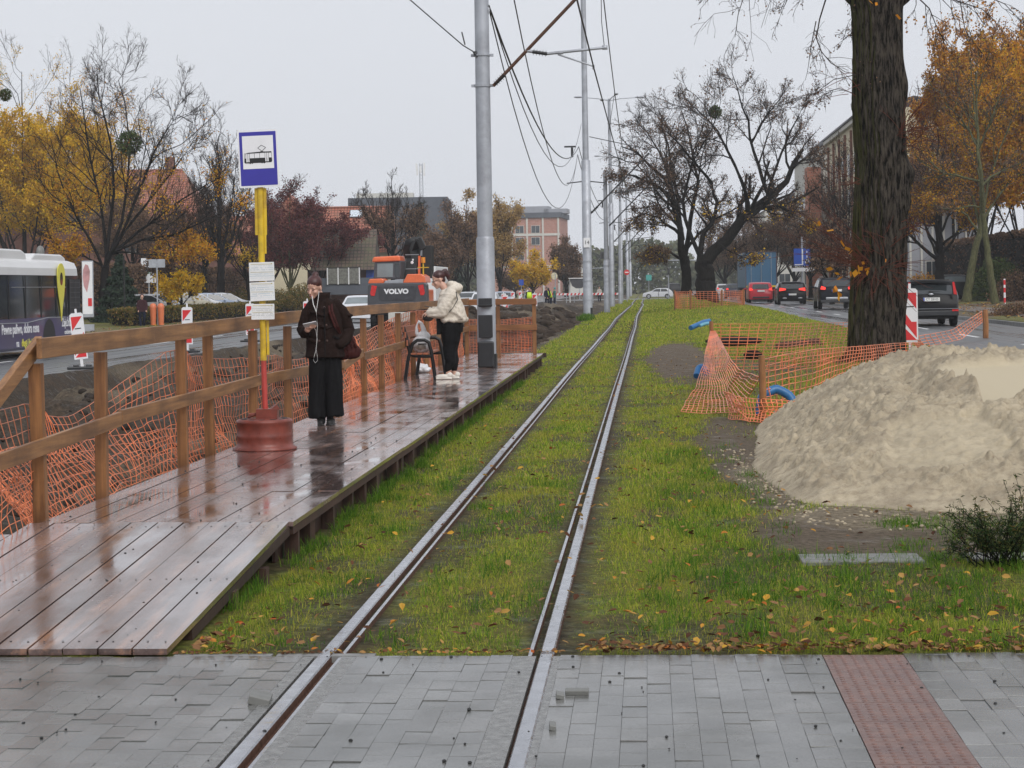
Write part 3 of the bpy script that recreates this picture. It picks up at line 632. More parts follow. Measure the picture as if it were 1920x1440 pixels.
# ---------- grass ----------
def scatter(x0,x1,y0,y1,dens,mfun):
    n=int((x1-x0)*(y1-y0)*dens); x=rng.uniform(x0,x1,n); y=rng.uniform(y0,y1,n); m=mfun(x,y); k=rng.random(n)<m; return x[k],y[k]
def blades(x,y,z,L,W,bend,name,mat,label):
    n=len(x); az=rng.uniform(0,2*PI,n); L=L*rng.uniform(.5,1.35,n); tilt=rng.uniform(.05,bend,n)
    d=np.stack([np.cos(az),np.sin(az),np.zeros(n)],-1); s=np.stack([-np.sin(az+rng.normal(0,.6,n)),np.cos(az),np.zeros(n)],-1)*(W*rng.uniform(.6,1.3,n)/2)[:,None]
    b=np.stack([x,y,z],-1); up=np.array([0,0,1.])
    m=b+d*(L*.5*np.sin(tilt))[:,None]+up*(L*.55*np.cos(tilt))[:,None]
    t=m+d*(L*.5*np.sin(tilt*1.9))[:,None]+up*(L*.45*np.cos(tilt*1.9))[:,None]
    V=np.stack([b-s,b+s,m+s*.8,m-s*.8,t],1).reshape(-1,3); i=np.arange(n)*5
    return V,np.stack([i,i+1,i+2,i+3],-1),np.stack([i+3,i+2,i+4],-1)
def gm(x,y):
    g,_,_=masks(x,y); g=g*np.where((x<-2.28)&(y<43.8),0,1)*np.where((x>6.35)&(y>16)&(x<11.7),0,1)
    for xr_ in (-1.56,-.505): g=g*(np.abs(x-xr_+ (.03 if xr_<-1 else -.03)*-1)>.10)
    return g*(.55+.6*fbm(x*4,y*3,3,99))
parts=[]
for (x0,x1,y0,y1,dn,L,W) in ((-2.35,3.2,9.36,13,6200,.042,.0034),(-2.35,3.4,13,18,4200,.046,.0044),(-2.35,4,18,28,2300,.05,.006),(-2.35,6.4,28,45,800,.055,.009),(-3.4,6.4,45,75,330,.07,.016),(-3.6,6.5,75,130,110,.09,.03),(-4,6.5,130,266,28,.12,.07)):
    x,y=scatter(x0,x1,y0,y1,dn,gm)
    k=np.array([True]*len(x))
    z=H(x,y,False)-.008
    if y0<27: hs=np.array([sandh(a,b_) for a,b_ in zip(x,y)]); k=hs<.02
    near=np.minimum(np.abs(x+1.56),np.abs(x+.5)); Lk=L*(.35+.65*sstep(near,.07,.35))*(.7+.7*fbm(x*1.3,y*.8,3,123))
    V,q,t=blades(x[k],y[k],z[k],Lk[k],W,1.15,'g',None,None); parts.append((V,q,t))
o_=0;VV=[];QQ=[];TT=[]
for V,q,t in parts: VV.append(V);QQ.append(q+o_);TT.append(t+o_);o_+=len(V)
tag(npmesh('grass',np.concatenate(VV),[np.concatenate(QQ),np.concatenate(TT)],m_grass),kind='stuff')
# taller tufts
VV=[];QQ=[];TT=[];o_=0
def tuft(cx,cy,n,rad,L,W=.004):
    global o_
    x=rng.normal(cx,rad,n); y=rng.normal(cy,rad*1.6,n); y=np.maximum(y,9.37); V,q,t=blades(x,y,np.zeros(n)-.02,np.full(n,L),W,.9,'g',None,None); VV.append(V);QQ.append(q+o_);TT.append(t+o_);o_+=len(V)
for _ in range(170):
    x=R_.uniform(.0,2.6); y=R_.uniform(9.45,12.6)
    if x<.9 and R_.random()<.55: continue
    tuft(x,y,int(R_.uniform(40,90)),.06,R_.uniform(.06,.13))
for _ in range(60): tuft(R_.uniform(.1,.95),R_.uniform(12.3,21),60,.07,R_.uniform(.06,.11))
for _ in range(40): tuft(R_.uniform(1.6,2.8),R_.uniform(12.9,14.6),50,.05,R_.uniform(.05,.1))
for _ in range(70): tuft(R_.uniform(-2.28,-1.7),R_.uniform(9.5,20),40,.05,R_.uniform(.04,.085))
for _ in range(150): tuft(R_.uniform(-2.34,-2.24),R_.uniform(10.5,36),34,.03,R_.uniform(.07,.13))
for _ in range(60): tuft(R_.uniform(-1.4,-.65),R_.uniform(9.6,18),30,.05,R_.uniform(.05,.08))
for _ in range(26): tuft(R_.uniform(-3.2,-2.9),R_.uniform(97,103),60,.12,.3,.02)
for _ in range(60):
    x=R_.uniform(2.2,6.2); y=R_.uniform(98,116); tuft(x,y,30,.15,.35,.025)
tag(npmesh('long_grass',np.concatenate(VV),[np.concatenate(QQ),np.concatenate(TT)],m_grassd),kind='stuff')
# ---------- fallen leaves ----------
def leafmesh(pts,size,name,mat,flatness=.35,kind='stuff'):
    n=len(pts); pts=np.asarray(pts,float); size=np.asarray(size)*np.ones(n); az=rng.uniform(0,2*PI,n); nrm=np.stack([rng.normal(0,flatness,n),rng.normal(0,flatness,n),np.ones(n)],-1); nrm/=np.linalg.norm(nrm,axis=1,keepdims=True)
    a=np.stack([np.cos(az),np.sin(az),np.zeros(n)],-1); a-=nrm*(a*nrm).sum(1,keepdims=True); a/=np.linalg.norm(a,axis=1,keepdims=True); b=np.cross(nrm,a)
    cu=rng.uniform(.05,.35,n)[:,None]*size[:,None]
    A=a*size[:,None]; B=b*(size*rng.uniform(.55,.9,n))[:,None]
    V=np.stack([pts-A*.9,pts-A*.3-B*.75+nrm*cu,pts+A*.45-B*.55+nrm*cu,pts+A*1.05,pts+A*.45+B*.6+nrm*cu*.8,pts-A*.3+B*.8+nrm*cu*.6],1).reshape(-1,3)
    i=np.arange(n)*6
    return npmesh(name,V,np.concatenate([np.stack([i,i+1,i+2,i+3],-1),np.stack([i,i+3,i+4,i+5],-1)]),mat)
P=[];S=[]
for _ in range(620): P.append((R_.uniform(-.35,2.7),9.36+abs(R_.gauss(0,.10)),R_.uniform(.005,.03))); S.append(R_.uniform(.012,.03))
for _ in range(200): P.append((R_.uniform(-2.3,-.4),9.37+abs(R_.gauss(0,.05)),.005)); S.append(R_.uniform(.008,.02))
for _ in range(330): P.append((R_.uniform(.3,2.8),9.4+abs(R_.gauss(0,1.1)),R_.uniform(.02,.06))); S.append(R_.uniform(.014,.032))
for _ in range(1900):
    y=9.4+R_.random()**1.5*40; P.append((R_.uniform(-2.2,1.5+y*.05),y,R_.uniform(.02,.05))); S.append(R_.uniform(.015,.032))
for _ in range(60): P.append((-2.25+abs(R_.gauss(0,.15)),9.4+abs(R_.gauss(0,.35)),.02)); S.append(R_.uniform(.012,.035))
for _ in range(900): y=R_.uniform(60,150); P.append((R_.uniform(-26,-21.8),y,float(H(-24,y))+.05)); S.append(.07)
for _ in range(1400): y=R_.uniform(50,150); x=R_.uniform(11.8,18); P.append((x,y,float(H(x,y))+.05)); S.append(.07)
tag(leafmesh(P,S,'fallen_leaves',m_litter),kind='stuff')
# sand clods round the toe of the heap
mb=MB()
for _ in range(420):
    a=R_.random(); y=14.2+a*6.5; xe=.98+.055*abs(y-18.8)**1.6*(.55 if y<18.8 else .45); x=xe+R_.gauss(-.05,.14) if R_.random()<.6 else R_.uniform(1.2,4); y=y if x<xe+.3 else R_.uniform(13.9,15.2)
    r=R_.uniform(.006,.019); mb.ball((x,y,r*.3),(r,r*1.1,r*.7),6)
tag(mb.build('sand_clods',m_sand),kind='stuff')
mb=MB()
for _ in range(700):
    y=R_.uniform(44,120); x=-3.4-abs(R_.gauss(0,3.2)); x=max(x,-12.8); r=R_.uniform(.06,.26); z=float(H(x,y)); mb.ball((x,y,z),(r*1.3,r,r*.8),6)
tag(mb.build('heaped_soil',M_('heaped soil',(.045,.033,.025),.8,var=.6,scale=3,bmp=1,bs=12)),kind='stuff')
# small grit on paving and deck
mb=MB()
for _ in range(150):
    if R_.random()<.5: x,y,z=R_.uniform(-2.9,1.7),R_.uniform(7.1,9.3),.002
    else:
        x,y=R_.uniform(-3.9,-2.4),R_.uniform(9.5,20); z=.255 if y>12.6 else .03+(y-9.36)*.0685
    r=R_.uniform(.003,.009); mb.ball((x,y,z),(r,r*R_.uniform(.7,1.6),r*.7),6)
tag(mb.build('gravel_grit',m_black),kind='stuff')
# stones and soil lumps in the trench
P=[]
mb=MB()
for _ in range(900):
    y=9.8+R_.random()**1.4*60; x=-4.2-R_.random()**1.3*(2+y*.12); x=max(x,-13)
    r=R_.uniform(.02,.07)*(1+y*.012); z=float(H(x,y)); mb.ball((x,y,z+r*.2),(r,r*R_.uniform(.7,1.3),r*.7),6)
tag(mb.build('soil_rubble',M_('dark soil lumps',(.035,.028,.023),.75,var=.5,scale=12,bmp=.6)),kind='stuff')
for (x,y,r,lab) in ((-4.35,12.9,.20,'large pale boulder in the trench at the left picture edge'),(-4.75,15.3,.10,'small pale stone in the mud behind the second railing bay'),(-4.55,17.6,.09,'rounded stone in the mud behind the drum-footed sign')):
    b=MB(); b.ball((0,0,0),(r,r*1.2,r*.8),14); o=b.build('boulder',M_('boulder',(.17,.15,.12),.7,var=.35,scale=10,bmp=.8,bs=14),smooth=True,loc=(x,y,float(H(x,y))+r*.4))
    for v in o.data.vertices: v.co*=1+.18*(vnoise(np.array([v.co.x*12+5]),np.array([v.co.z*12+v.co.y*9]),3)[0]-.5)*2
    tag(o,lab,'boulder')
# ---------- masts, cantilevers and wires ----------
def catpole(x,y,h,step,r0,r1,label,group,base_z,lamp=None,arms=True,box=False,name='tram_mast',mirror=False,grass=False):
    t=thing(name,label,'mast',(x,y,base_z),0,group)
    b=MB(); b.tube([(0,0,-.3),(0,0,step-.05),(0,0,step)],[r0,r0*.97,r1*1.06],20); b.build('lower_shaft',m_galv,t,True)
    b=MB(); b.tube([(0,0,step-.02),(0,0,h)],[r1,r1*.82],18); b.build('upper_shaft',m_galv,t,True)
    for z in ((1.0,2.0,3.0) if not box else ()):
        c=MB(); c.lathe([(r0*1.06,z),(r0*1.06,z+.06)],n=18); c.build('band',m_galv,t)
    if lamp:
        c=MB()
        for a in (0,PI/2,PI,3*PI/2):
            a+=.25; d=Vector((math.cos(a),math.sin(a),0)); c.tube([Vector((0,0,h-.15)),d*1.0+Vector((0,0,h+.02)),d*lamp+Vector((0,0,h+.12))],[.05,.04,.035],6)
        c.build('lamp_arm',m_galv,t,True)
        for a in (0,PI/2,PI,3*PI/2):
            a+=.25; d=Vector((math.cos(a),math.sin(a),0)); c=MB(); c.ball((0,0,0),(.42,.15,.09),10,M=Matrix.Rotation(a,3,'Z')); o=c.build('lamp_head',m_galv,t,True); o.location=d*(lamp+.25)+Vector((0,0,h+.14))
    return t
mz=lambda y: float(base(y))
masts=[]
M1=catpole(-2.99,36.6,12,2.42,.175,.145,'nearest thick grey tubular mast with black junction boxes standing on the wet platform','tram masts along the track',.25,None,box=True)
zb=0
b=MB(); b.box((0,-.22,.14+.62),(.26,.12,.42)); b.box((0,-.225,.43+.72),(.27,.14,.02)); b.box((0,-.22,1.3-.10),(.25,.11,.16)); b.build('junction_box',m_dark,M1,bevel=.015)
b=MB(); b.box((0,-.23,.24),(.30,.14,.48)); b.build('lower_box',m_dark,M1,bevel=.025)
b=MB(); b.box((.165,-.05,.12),(.05,.2,.25)); b.build('side_plate',m_dark,M1)
def band(par,z,r,w=.05):
    c=MB(); c.lathe([(r,z-w/2),(r+.008,z-w/2),(r+.008,z+w/2),(r,z+w/2)],n=20); c.box((-r-.03,0,z),(.07,.03,.05)); c.box((r+.03,0,z),(.06,.03,.05)); c.build('clamp_band',m_galv,par)
M2=catpole(-3.07,102.4,17.5,8.3,.24,.16,'tall second mast with an opened dirt clump at its foot beyond the platform','tram masts along the track',mz(102)-.05,None)
c=MB(); c.box((0,-.27,4.0),(.34,.04,.5)); c.build('number_plate',m_wsheet,M2)
txt('14',.28,'plate_number',m_black,M2,Matrix.Translation((0,-.295,4.0))@Matrix.Rotation(PI/2,4,'X'))
c=MB(); c.box((.18,-.1,.25),(.12,.2,.75)); c.build('cable_box',m_dark,M2)
M3=catpole(-2.95,167,17.6,8.8,.22,.15,'third mast carrying four lamp heads high above the track','tram masts along the track',mz(167),2.4)
M4=catpole(-3.0,232,17.0,8.6,.22,.15,'fourth mast with lamp heads, half hidden behind the bare lime crown','tram masts along the track',mz(232),2.4)
M5=catpole(-2.6,128,9.2,3.4,.20,.15,'short ringed concrete mast with wide bands between the taller steel masts','tram masts along the track',mz(128),None)
M6=catpole(-2.9,297,17,8.6,.22,.15,'fifth tall lamp mast, beyond the crossing street','tram masts along the track',mz(297),2.4)
M7=catpole(-2.7,200,9,3.4,.2,.15,'short concrete mast just before the crossing street','tram masts along the track',mz(200),None)
M8=catpole(-2.9,350,12,6,.22,.15,'farthest pale mast in the haze along the track','tram masts along the track',mz(350),None)
def insul(b,p,q,n=4,r=.05):
    p,q=Vector(p),Vector(q); d=(q-p)
    for i in range(n):
        c=p+d*((i+.5)/n); b.tube([c-d*(.12/n),c,c+d*(.12/n)],[r*.5,r,r*.5],10)
    b.tube([p,q],[r*.45]*2,8)
def cant(par,loc0,scale_pts,Y):
    pass
def L(par,p): return Vector(p)-par.location
# near cantilever in the plane of the first mast
d0=36.65
def A0(x,y): return at(x,y,d0)
t=M1
band(t,A0(905,160).z-.25,.149); band(t,A0(905,103).z-.25,.148,.03)
b=MB(); b.tube([L(t,A0(925,161)),L(t,A0(1120,-45))],[.032,.032],8); b.build('bracket_tube',m_rust,t,True)
b=MB(); insul(b,L(t,A0(928,158)),L(t,A0(946,140)),5,.07); insul(b,L(t,A0(998,97)),L(t,A0(1026,101)),5,.07); b.build('insulator',m_dark,t,True)
b=MB(); b.tube([L(t,A0(985,95)),L(t,A0(1000,97))],[.03,.03],8); b.tube([L(t,A0(1024,101)),L(t,A0(1136,89))],[.028,.026],8); b.box(L(t,A0(1134,89)),(.10,.05,.08)); b.box(L(t,A0(1048,99)),(.16,.05,.05)); b.build('steady_tube',m_galv,t,True)
b=MB(); b.tube([L(t,A0(1046,102)),L(t,A0(1112,124))],[.018,.016],6); b.box(L(t,A0(1113,126)),(.04,.06,.08)); b.build('steady_arm',m_galv,t,True)
# simpler cantilevers farther off
for Mx,zz in ((M2,5.6),(M3,5.6),(M4,5.6),(M5,5.7),(M6,5.6),(M7,5.6)):
    b=MB(); b.tube([(.2,0,zz-.1),(3.3,0,zz+3.0)],[.045,.045],6); b.tube([(1.3,0,zz+.95),(3.4,0,zz+1.15)],[.035,.03],6); b.tube([(1.7,0,zz+.9),(2.5,0,zz+.35)],[.025,.02],5); b.tube([(.2,0,zz+3.9),(3.4,0,zz+3.15)],[.02,.02],4)
    b.build('bracket_tube',m_wire,Mx); b=MB(); insul(b,(.25,0,zz-.05),(.6,0,zz+.28),4,.1); b.build('insulator',m_dark,Mx)
for Mx in (M2,M3,M4):
    b=MB(); b.tube([(-1.0,0,7.1),(0,0,7.2),(.9,0,7.1)],[.03]*3,5); b.box((-.8,0,9.0),(.6,.1,.08)); b.box((-.7,0,8.7),(.12,.12,.5)); b.build('cable_bracket',m_dark,Mx)
def wire(pts,r,label,group=None,name='overhead_wire',n=5,mat=None):
    b=MB(); b.tube(pts,r,n); o=b.build(name,mat or m_wire); tag(o,label,'wire',group); return o
def sag(p,q,s,k=18): 
    p,q=Vector(p),Vector(q); return [p.lerp(q,i/k)-Vector((0,0,s*4*(i/k)*(1-i/k))) for i in range(k+1)]
pc=A0(1113,126)
wz=[(pc.x,2,pc.z+.0),(pc.x,pc.y,pc.z)]+[(-.9+.2*math.sin(y),y,5.55+mz(y)) for y in (102,128,167,200,232,265,297,350,420)]
wire([Vector(p) for p in wz],.014,'trolley contact wire clipped to the steady arm and running low above the track')
pm=A0(1128,-10)
mp=[]
ys_=[2,36.6,102.4,167,232,297,350,420]
for a,b_ in zip(ys_[:-1],ys_[1:]): mp+=[Vector((-.75,a+(b_-a)*i/14,7.35+mz(a+(b_-a)*i/14)-1.0*4*(i/14)*(1-i/14))) for i in range(14)]
wire(mp,.012,'carrier wire sagging between the masts above the contact wire')
for y in (52,66,80,92): 
    i=min(range(len(mp)),key=lambda k:abs(mp[k].y-y)); wire([mp[i],Vector((-.95,y,5.72))],.007,'thin dropper between carrier and contact wire','droppers between the wires','dropper')
wire([A0(1133,86),A0(1128,40),A0(1127,-20)],.008,'thin upright wire held by the tip of the long steady tube')
gs='cable bundle slung from the first to the second mast'
e1=at(1085,275,102.2); e2=at(1083,290,102.2)
wire(sag(A0(917,10),at(1090,232,102.2),2.6),.012,'upper cable of the slack bundle between the first two masts')
wire(sag(A0(919,18),e1,1.5),.02,'thicker middle cable of the slack bundle between the first two masts')
wire(sag(A0(918,22),e2,3.2),.012,'lowest cable of the slack bundle between the first two masts')
wire(sag(at(960,-20,34),e2,2.4),.012,'cable coming from above that joins the slack bundle at the second mast')
for (p,q,s,lb) in ((e1,Vector((-2.9,167,8.7)),1.6,'slack feeder cable between second and third mast'),(e2,Vector((-2.9,167,7.9)),1.8,'lower slack feeder cable between second and third mast'),(Vector((-2.9,167,8.3)),Vector((-2.9,232,8.2)),1.5,'slack feeder cable between third and fourth mast')): wire(sag(p,q,s),.02,lb)
wire([A0(893,100),A0(868,85),A0(818,42),A0(700,-60)],.012,'stay wire running up to the left from the first mast')
wire([A0(872,84),A0(866,60)],.014,'short hanging wire end on the stay wire left of the first mast')
b=MB(); insul(b,A0(888,97),A0(897,107),3,.05); tag(b.build('insulator_knot',m_dark),'small dark insulator tying the stay wire to the first mast','insulator')
# ---------- tram stop sign ----------
p=gp(487,846,.25); p=Vector((p.x,p.y+.25,.25)); st=thing('tram_stop_sign','tram stop post, yellow above and red below, with blue tram board and timetables','stop sign',p,PSI)
S=1/ (3700/ (p.dot(FW)))
def sp_(px,py,dy=0): # local coords on plane through sign
    return Vector(((px-487)*S,dy,(846-5-py)*S))
b=MB()
prof=[(.30,0),(.305,.012),(.27,.03),(.262,.06),(.262,.11),(.268,.125),(.262,.14),(.262,.245),(.268,.255),(.262,.275),(.245,.285),(.14,.285),(.135,.29)]
b.lathe(prof,n=48); b.build('drum_base',m_brownp,st,True)
for k in range(12):
    a=2*PI*k/12; c=MB(); c.lathe([(.031,.2855),(.031,.288),(.0,.288)],n=14); o=c.build('hub_hole',m_black,st); o.location=(.2*math.cos(a),.2*math.sin(a),0)
b=MB(); b.box((.03,0,.33),(.2,.16,.10)); b.beam((-.0,0,.30),(.12,.03,.40),.14,.05); b.tube([(-.16,.02,.30),(.0,.0,.34),(-.14,-.05,.33)],[.012]*3,5); b.build('socket',m_brownp,st,bevel=.01)
topz=sp_(487,350).z; rz_=sp_(487,673).z
b=MB(); b.tube([(0.01,0,.3),(0.0,0,rz_)],[.026,.026],14); b.build('red_pole',m_redp,st,True)
tl=-.06
b=MB(); b.tube([(0,0,rz_-.01),(-.005,0,sp_(487,350).z)],[.030,.030],14)
b.build('yellow_pole',m_yellow,st,True)
for s_ in(-1,1): b=MB(); b.box((.0+s_*.042-.004,0.0,(sp_(0,352).z+sp_(0,440).z)/2),(.028,.018,sp_(0,352).z-sp_(0,440).z)); b.build('bracket_rail',m_yellow,st,bevel=.003)
b=MB(); b.box((.045,0,(sp_(0,600).z+sp_(0,665).z)/2),(.022,.03,sp_(0,600).z-sp_(0,665).z)); b.build('bracket_rail',m_yellow,st,bevel=.003); b=MB(); b.box((.035,0,(sp_(0,352).z+sp_(0,475).z)/2-.06),(.02,.02,.5))
b.build('bracket_rail',m_yellow,st,bevel=.003)
w,h=.355,.51; tilt=Matrix.Rotation(-.032,4,'Y'); cM=Matrix.Translation(sp_(484.5,297,-.045))@tilt
def pl4(x,y,z=0): return cM@Matrix.Translation((x,z,y))
def rrect(w,h,r,n=4):
    P=[]
    for cx,cy,a0 in ((w/2-r,h/2-r,0),(-w/2+r,h/2-r,PI/2),(-w/2+r,-h/2+r,PI),(w/2-r,-h/2+r,3*PI/2)):
        for i in range(n+1): a=a0+PI/2*i/n; P.append((cx+r*math.cos(a),cy+r*math.sin(a)))
    return P
RX=Matrix.Rotation(PI/2,4,'X')  # local xy -> x,z, normal -y
def plate(poly,z0,th,name,mat,par,M=None): b=MB(); b.prism(poly,(M or cM)@RX@Matrix.Translation((0,0,z0)),th); return b.build(name,mat,par)
k=w/ .355
plate(rrect(.375,.54,.012),-.003,.006,'sign_board',m_wsheet,st)
plate(rrect(.345,.505,.006),.003,.002,'blue_field',m_blue,st)
sq=[( -.145,.215),(-.145,-.095),(.145,-.095),(.145,.215)][::-1]; plate(sq,.005,.002,'white_field',m_wsheet,st)
# tram pictogram (units: 1/9.6 px crop) origin at white field
q=lambda x,y:((x-520)/1060*.60,(615-y)/1060*.60)
b=MB(); MM=cM@RX@Matrix.Translation((0,0,.007))
def pg(pts): b.prism([q(*p_) for p_ in pts][::-1],MM,.0015)
pg([(290,533),(360,512),(545,503),(580,490),(615,503),(742,503),(738,525),(640,522),(540,525),(380,528)])
pg([(290,605),(745,605),(748,660),(735,685),(640,685),(620,700),(600,690),(580,697),(560,688),(430,688),(425,700),(400,690),(385,702),(365,690),(300,688),(285,670)])
for x in (293,312,345,373,455,541,630,660,690,740): pg([(x,520),(x+5,520),(x+5,610),(x,610)])
for a_,b_ in (((580,395),(517,440)),((517,440),(580,490)),((580,395),(650,437)),((650,437),(590,490))):
    p0,p1=Vector(q(*a_)),Vector(q(*b_)); nn=Vector((-(p1-p0).y,(p1-p0).x)).normalized()*.0022; b.prism([p0-nn,p1-nn,p1+nn,p0+nn],MM,.0015)
b.build('tram_pictogram',m_black,st)
b=MB(); 
def pw(pts): b.prism([q(*p_) for p_ in pts][::-1],MM@Matrix.Translation((0,0,.0016)),.001)
for x0,x1 in ((320,343),(352,372),(636,656),(668,690)): pw([(x0,535),(x1,535),(x1,668),(x0,668)])
b.build('tram_doors',m_wsheet,st)
m_ink=M_('pale blue ink',(.30,.42,.50),.6,var=.2); m_ink2=M_('grey ink',(.28,.30,.30),.6,var=.2)
for j,(x0,y0,x1,y1,tt) in enumerate(((464,491,511,526,-.02),(465,528,511,563,-.04),(467,569,510,598,.0))):
    c=sp_((x0+x1)/2,(y0+y1)/2,-.05); W=(x1-x0)*S; Hh=(y1-y0)*S; Mx=Matrix.Translation(c)@Matrix.Rotation(tt,4,'Y')
    b=MB(); b.prism(rrect(W,Hh,.004),Mx@RX,.004); o=b.build('timetable_board',m_white,st); 
    b=MB()
    for r in range(7):
        zz=Hh/2-Hh*(r+1.6)/9
        for c_ in range(24):
            if R_.random()<.16: continue
            x=-W/2+W*(c_+.8)/25; b.box(Mx@Vector((x,-.0052,zz+R_.uniform(-.002,.002))),(W*.014,.001,Hh*(.055 if r%3 else .02)))
    b.build('timetable_print',m_ink if j<2 else m_ink2,o)
    b=MB(); b.box(Mx@Vector((0,-.0055,Hh*.40)),(W*.86,.001,.004)); b.box(Mx@Vector((W*.4,-.0055,Hh*.40)),(.010,.001,.010)); b.box(Mx@Vector((0,-.0055,-.005)),(W*.9,.001,.003)); b.build('timetable_heading',M_('ochre ink',(.45,.38,.15),.6),o)
# ---------- people ----------
def fuse(mb,name,mat,parent,vox=.010,sm=4,loc=None,fold=None):
    me=bpy.data.meshes.new('t'); me.from_pydata(mb.v,[],mb.f); o=bpy.data.objects.new('t',me); C.objects.link(o)
    r=o.modifiers.new('r','REMESH'); r.mode='VOXEL'; r.voxel_size=vox
    if sm: s=o.modifiers.new('s','SMOOTH'); s.iterations=sm; s.factor=.5
    dg=bpy.context.evaluated_depsgraph_get(); dg.update(); n=bpy.data.meshes.new_from_object(o.evaluated_get(dg)); bpy.data.objects.remove(o)
    if fold:
        amp,fx,fz,sd=fold; N=len(n.vertices); co=np.empty(N*3,np.float32); no=np.empty(N*3,np.float32); n.vertices.foreach_get('co',co); n.vertices.foreach_get('normal',no); co=co.reshape(-1,3); no=no.reshape(-1,3)
        u=(co[:,0]+co[:,1]*.6)*fx+20+fbm(co[:,2]*3+5,co[:,0]*3+5,2,sd)*1.6; dsp=(1-np.abs(2*fbm(u,co[:,2]*fz+20,3,sd)-1))-.6
        co=co+no*(dsp*amp)[:,None]; n.vertices.foreach_set('co',co.astype(np.float32).ravel()); n.update()
    n.materials.clear(); n.materials.append(mat); n.polygons.foreach_set('use_smooth',[True]*len(n.polygons)); n.name=name
    ob=bpy.data.objects.new(name,n); link(ob,parent)
    if loc is not None: ob.location=loc
    return ob
def limb(b,pts,rad,n=12):
    """smooth tapered chain, rad entries r or (rx,ry)"""
    pts=[Vector(p) for p in pts]; P=[];Q=[]
    for i in range(len(pts)-1):
        for k in range(4):
            t=k/4; a=rad[i] if hasattr(rad[i],'__len__') else (rad[i],)*2; c=rad[i+1] if hasattr(rad[i+1],'__len__') else (rad[i+1],)*2
            P.append(pts[i].lerp(pts[i+1],t)); Q.append((a[0]*(1-t)+c[0]*t,a[1]*(1-t)+c[1]*t))
    P.append(pts[-1]); a=rad[-1]; Q.append(a if hasattr(a,'__len__') else (a,a))
    b.tube(P,Q,n); b.ball(P[0],min(Q[0])*.98,n); b.ball(P[-1],min(Q[-1])*.98,n)
def stack(b,rings,n=20):
    """rings: (cx,cy,z,rx,ry)"""
    vs=[];k=len(rings)
    for cx,cy,z,rx,ry in rings:
        for j in range(n):
            a=2*PI*j/n; ca,sa=math.cos(a),math.sin(a); e=.85
            vs.append((cx+rx*math.copysign(abs(ca)**e,ca),cy+ry*math.copysign(abs(sa)**e,sa),z))
    fs=[(i*n+j,i*n+(j+1)%n,(i+1)*n+(j+1)%n,(i+1)*n+j) for i in range(k-1) for j in range(n)]+[tuple(range(n-1,-1,-1)),tuple(range((k-1)*n,k*n))]
    if rings[0][2]>rings[-1][2]: fs=[f[::-1] for f in fs]
    b.add(vs,fs)
def head(b,M,s=1.0):
    """head in local frame: face looks -y, z up; M 4x4"""
    R3=M.to_3x3()
    def T(x,y,z): return M@Vector((x*s,y*s,z*s))
    b.ball(T(0,.012,.03),(.074*s,.092*s,.088*s),16,M=R3)       # cranium
    b.ball(T(0,-.022,-.035),(.058*s,.066*s,.075*s),16,M=R3)    # face
    b.ball(T(0,-.055,-.088),(.030*s,.030*s,.026*s),10,M=R3)    # chin
    b.tube([T(0,-.085,.0),T(0,-.108,-.035),T(0,-.094,-.048)],[.008*s,.014*s,.010*s],8)  # nose
    for a in (-1,1):
        b.ball(T(a*.075,.012,-.01),(.010*s,.020*s,.030*s),8,M=R3)  # ears
        b.ball(T(a*.032,-.066,.012),(.022*s,.014*s,.009*s),8,M=R3) # brow
        b.ball(T(a*.036,-.058,-.03),(.022*s,.024*s,.022*s),8,M=R3) # cheek
    b.ball(T(0,-.087,-.064),(.022*s,.010*s,.006*s),8,M=R3); b.ball(T(0,-.083,-.073),(.018*s,.010*s,.006*s),8,M=R3)
def hand(b,w,d,up,s=1.0,curl=.6,spread=.012):
    """w wrist, d finger direction, up = back of hand normal"""
    w,d,up=Vector(w),Vector(d).normalized(),Vector(up).normalized(); sd=d.cross(up).normalized()
    b.tube([w,w+d*.03*s,w+d*.085*s],[(.026*s,.017*s),(.036*s,.016*s),(.038*s,.013*s)],10)
    for i,L_ in enumerate((.062,.072,.068,.052)):
        o=w+d*.083*s+sd*((i-1.5)*.019*s); a=o+(d*math.cos(curl*.6)-up*math.sin(curl*.6))*L_*.5*s; c=a+(d*math.cos(curl*1.6)-up*math.sin(curl*1.6))*L_*.5*s
        b.tube([o,a,c],[.0088*s,.008*s,.0065*s],7); b.ball(c,.0066*s,7)
    o=w+d*.03*s-sd*.03*s; a=o+(d*.5-sd*.7-up*.25).normalized()*.035*s; c=a+(d*.9-up*.4).normalized()*.03*s; b.tube([o,a,c],[.012*s,.010*s,.008*s],8); b.ball(c,.008*s,7)
def lookM(pos,direction,roll=0):
    d=Vector(direction).normalized(); y=-d; x=y.cross(Vector((0,0,1))).normalized(); z=x.cross(y)
    M=Matrix((x,y,z)).transposed().to_4x4(); M=M@Matrix.Rotation(roll,4,'Y'); M.translation=Vector(pos); return M
p=gp(612,797,.25); P1=thing('person','woman in brown wool coat and wide black trousers looking at her phone on the platform','person',(p.x,p.y,.252),PSI)
HM=lookM((-.105,-.055,1.515),(-.40,-.86,-.34),.08)
b=MB(); head(b,HM,1.0)
limb(b,[(-.01,.01,1.33),(-.05,-.0,1.41),(-.085,-.02,1.47)],[.062,.055,.052])
stack(b,[(0,0,.85,.14,.09),(0,0,1.0,.12,.08),(.0,0,1.2,.12,.08),(0,0,1.31,.09,.06)])
for s_,x in ((-1,-.075),(1,.065)): limb(b,[(x,0,.88),(x*1.05,-.01,.48),(x,.01,.08)],[.085,.055,.04])
limb(b,[(-.12,.0,1.30),(-.24,.0,1.05),(-.16,-.27,1.055)],[.035,.035,.03])
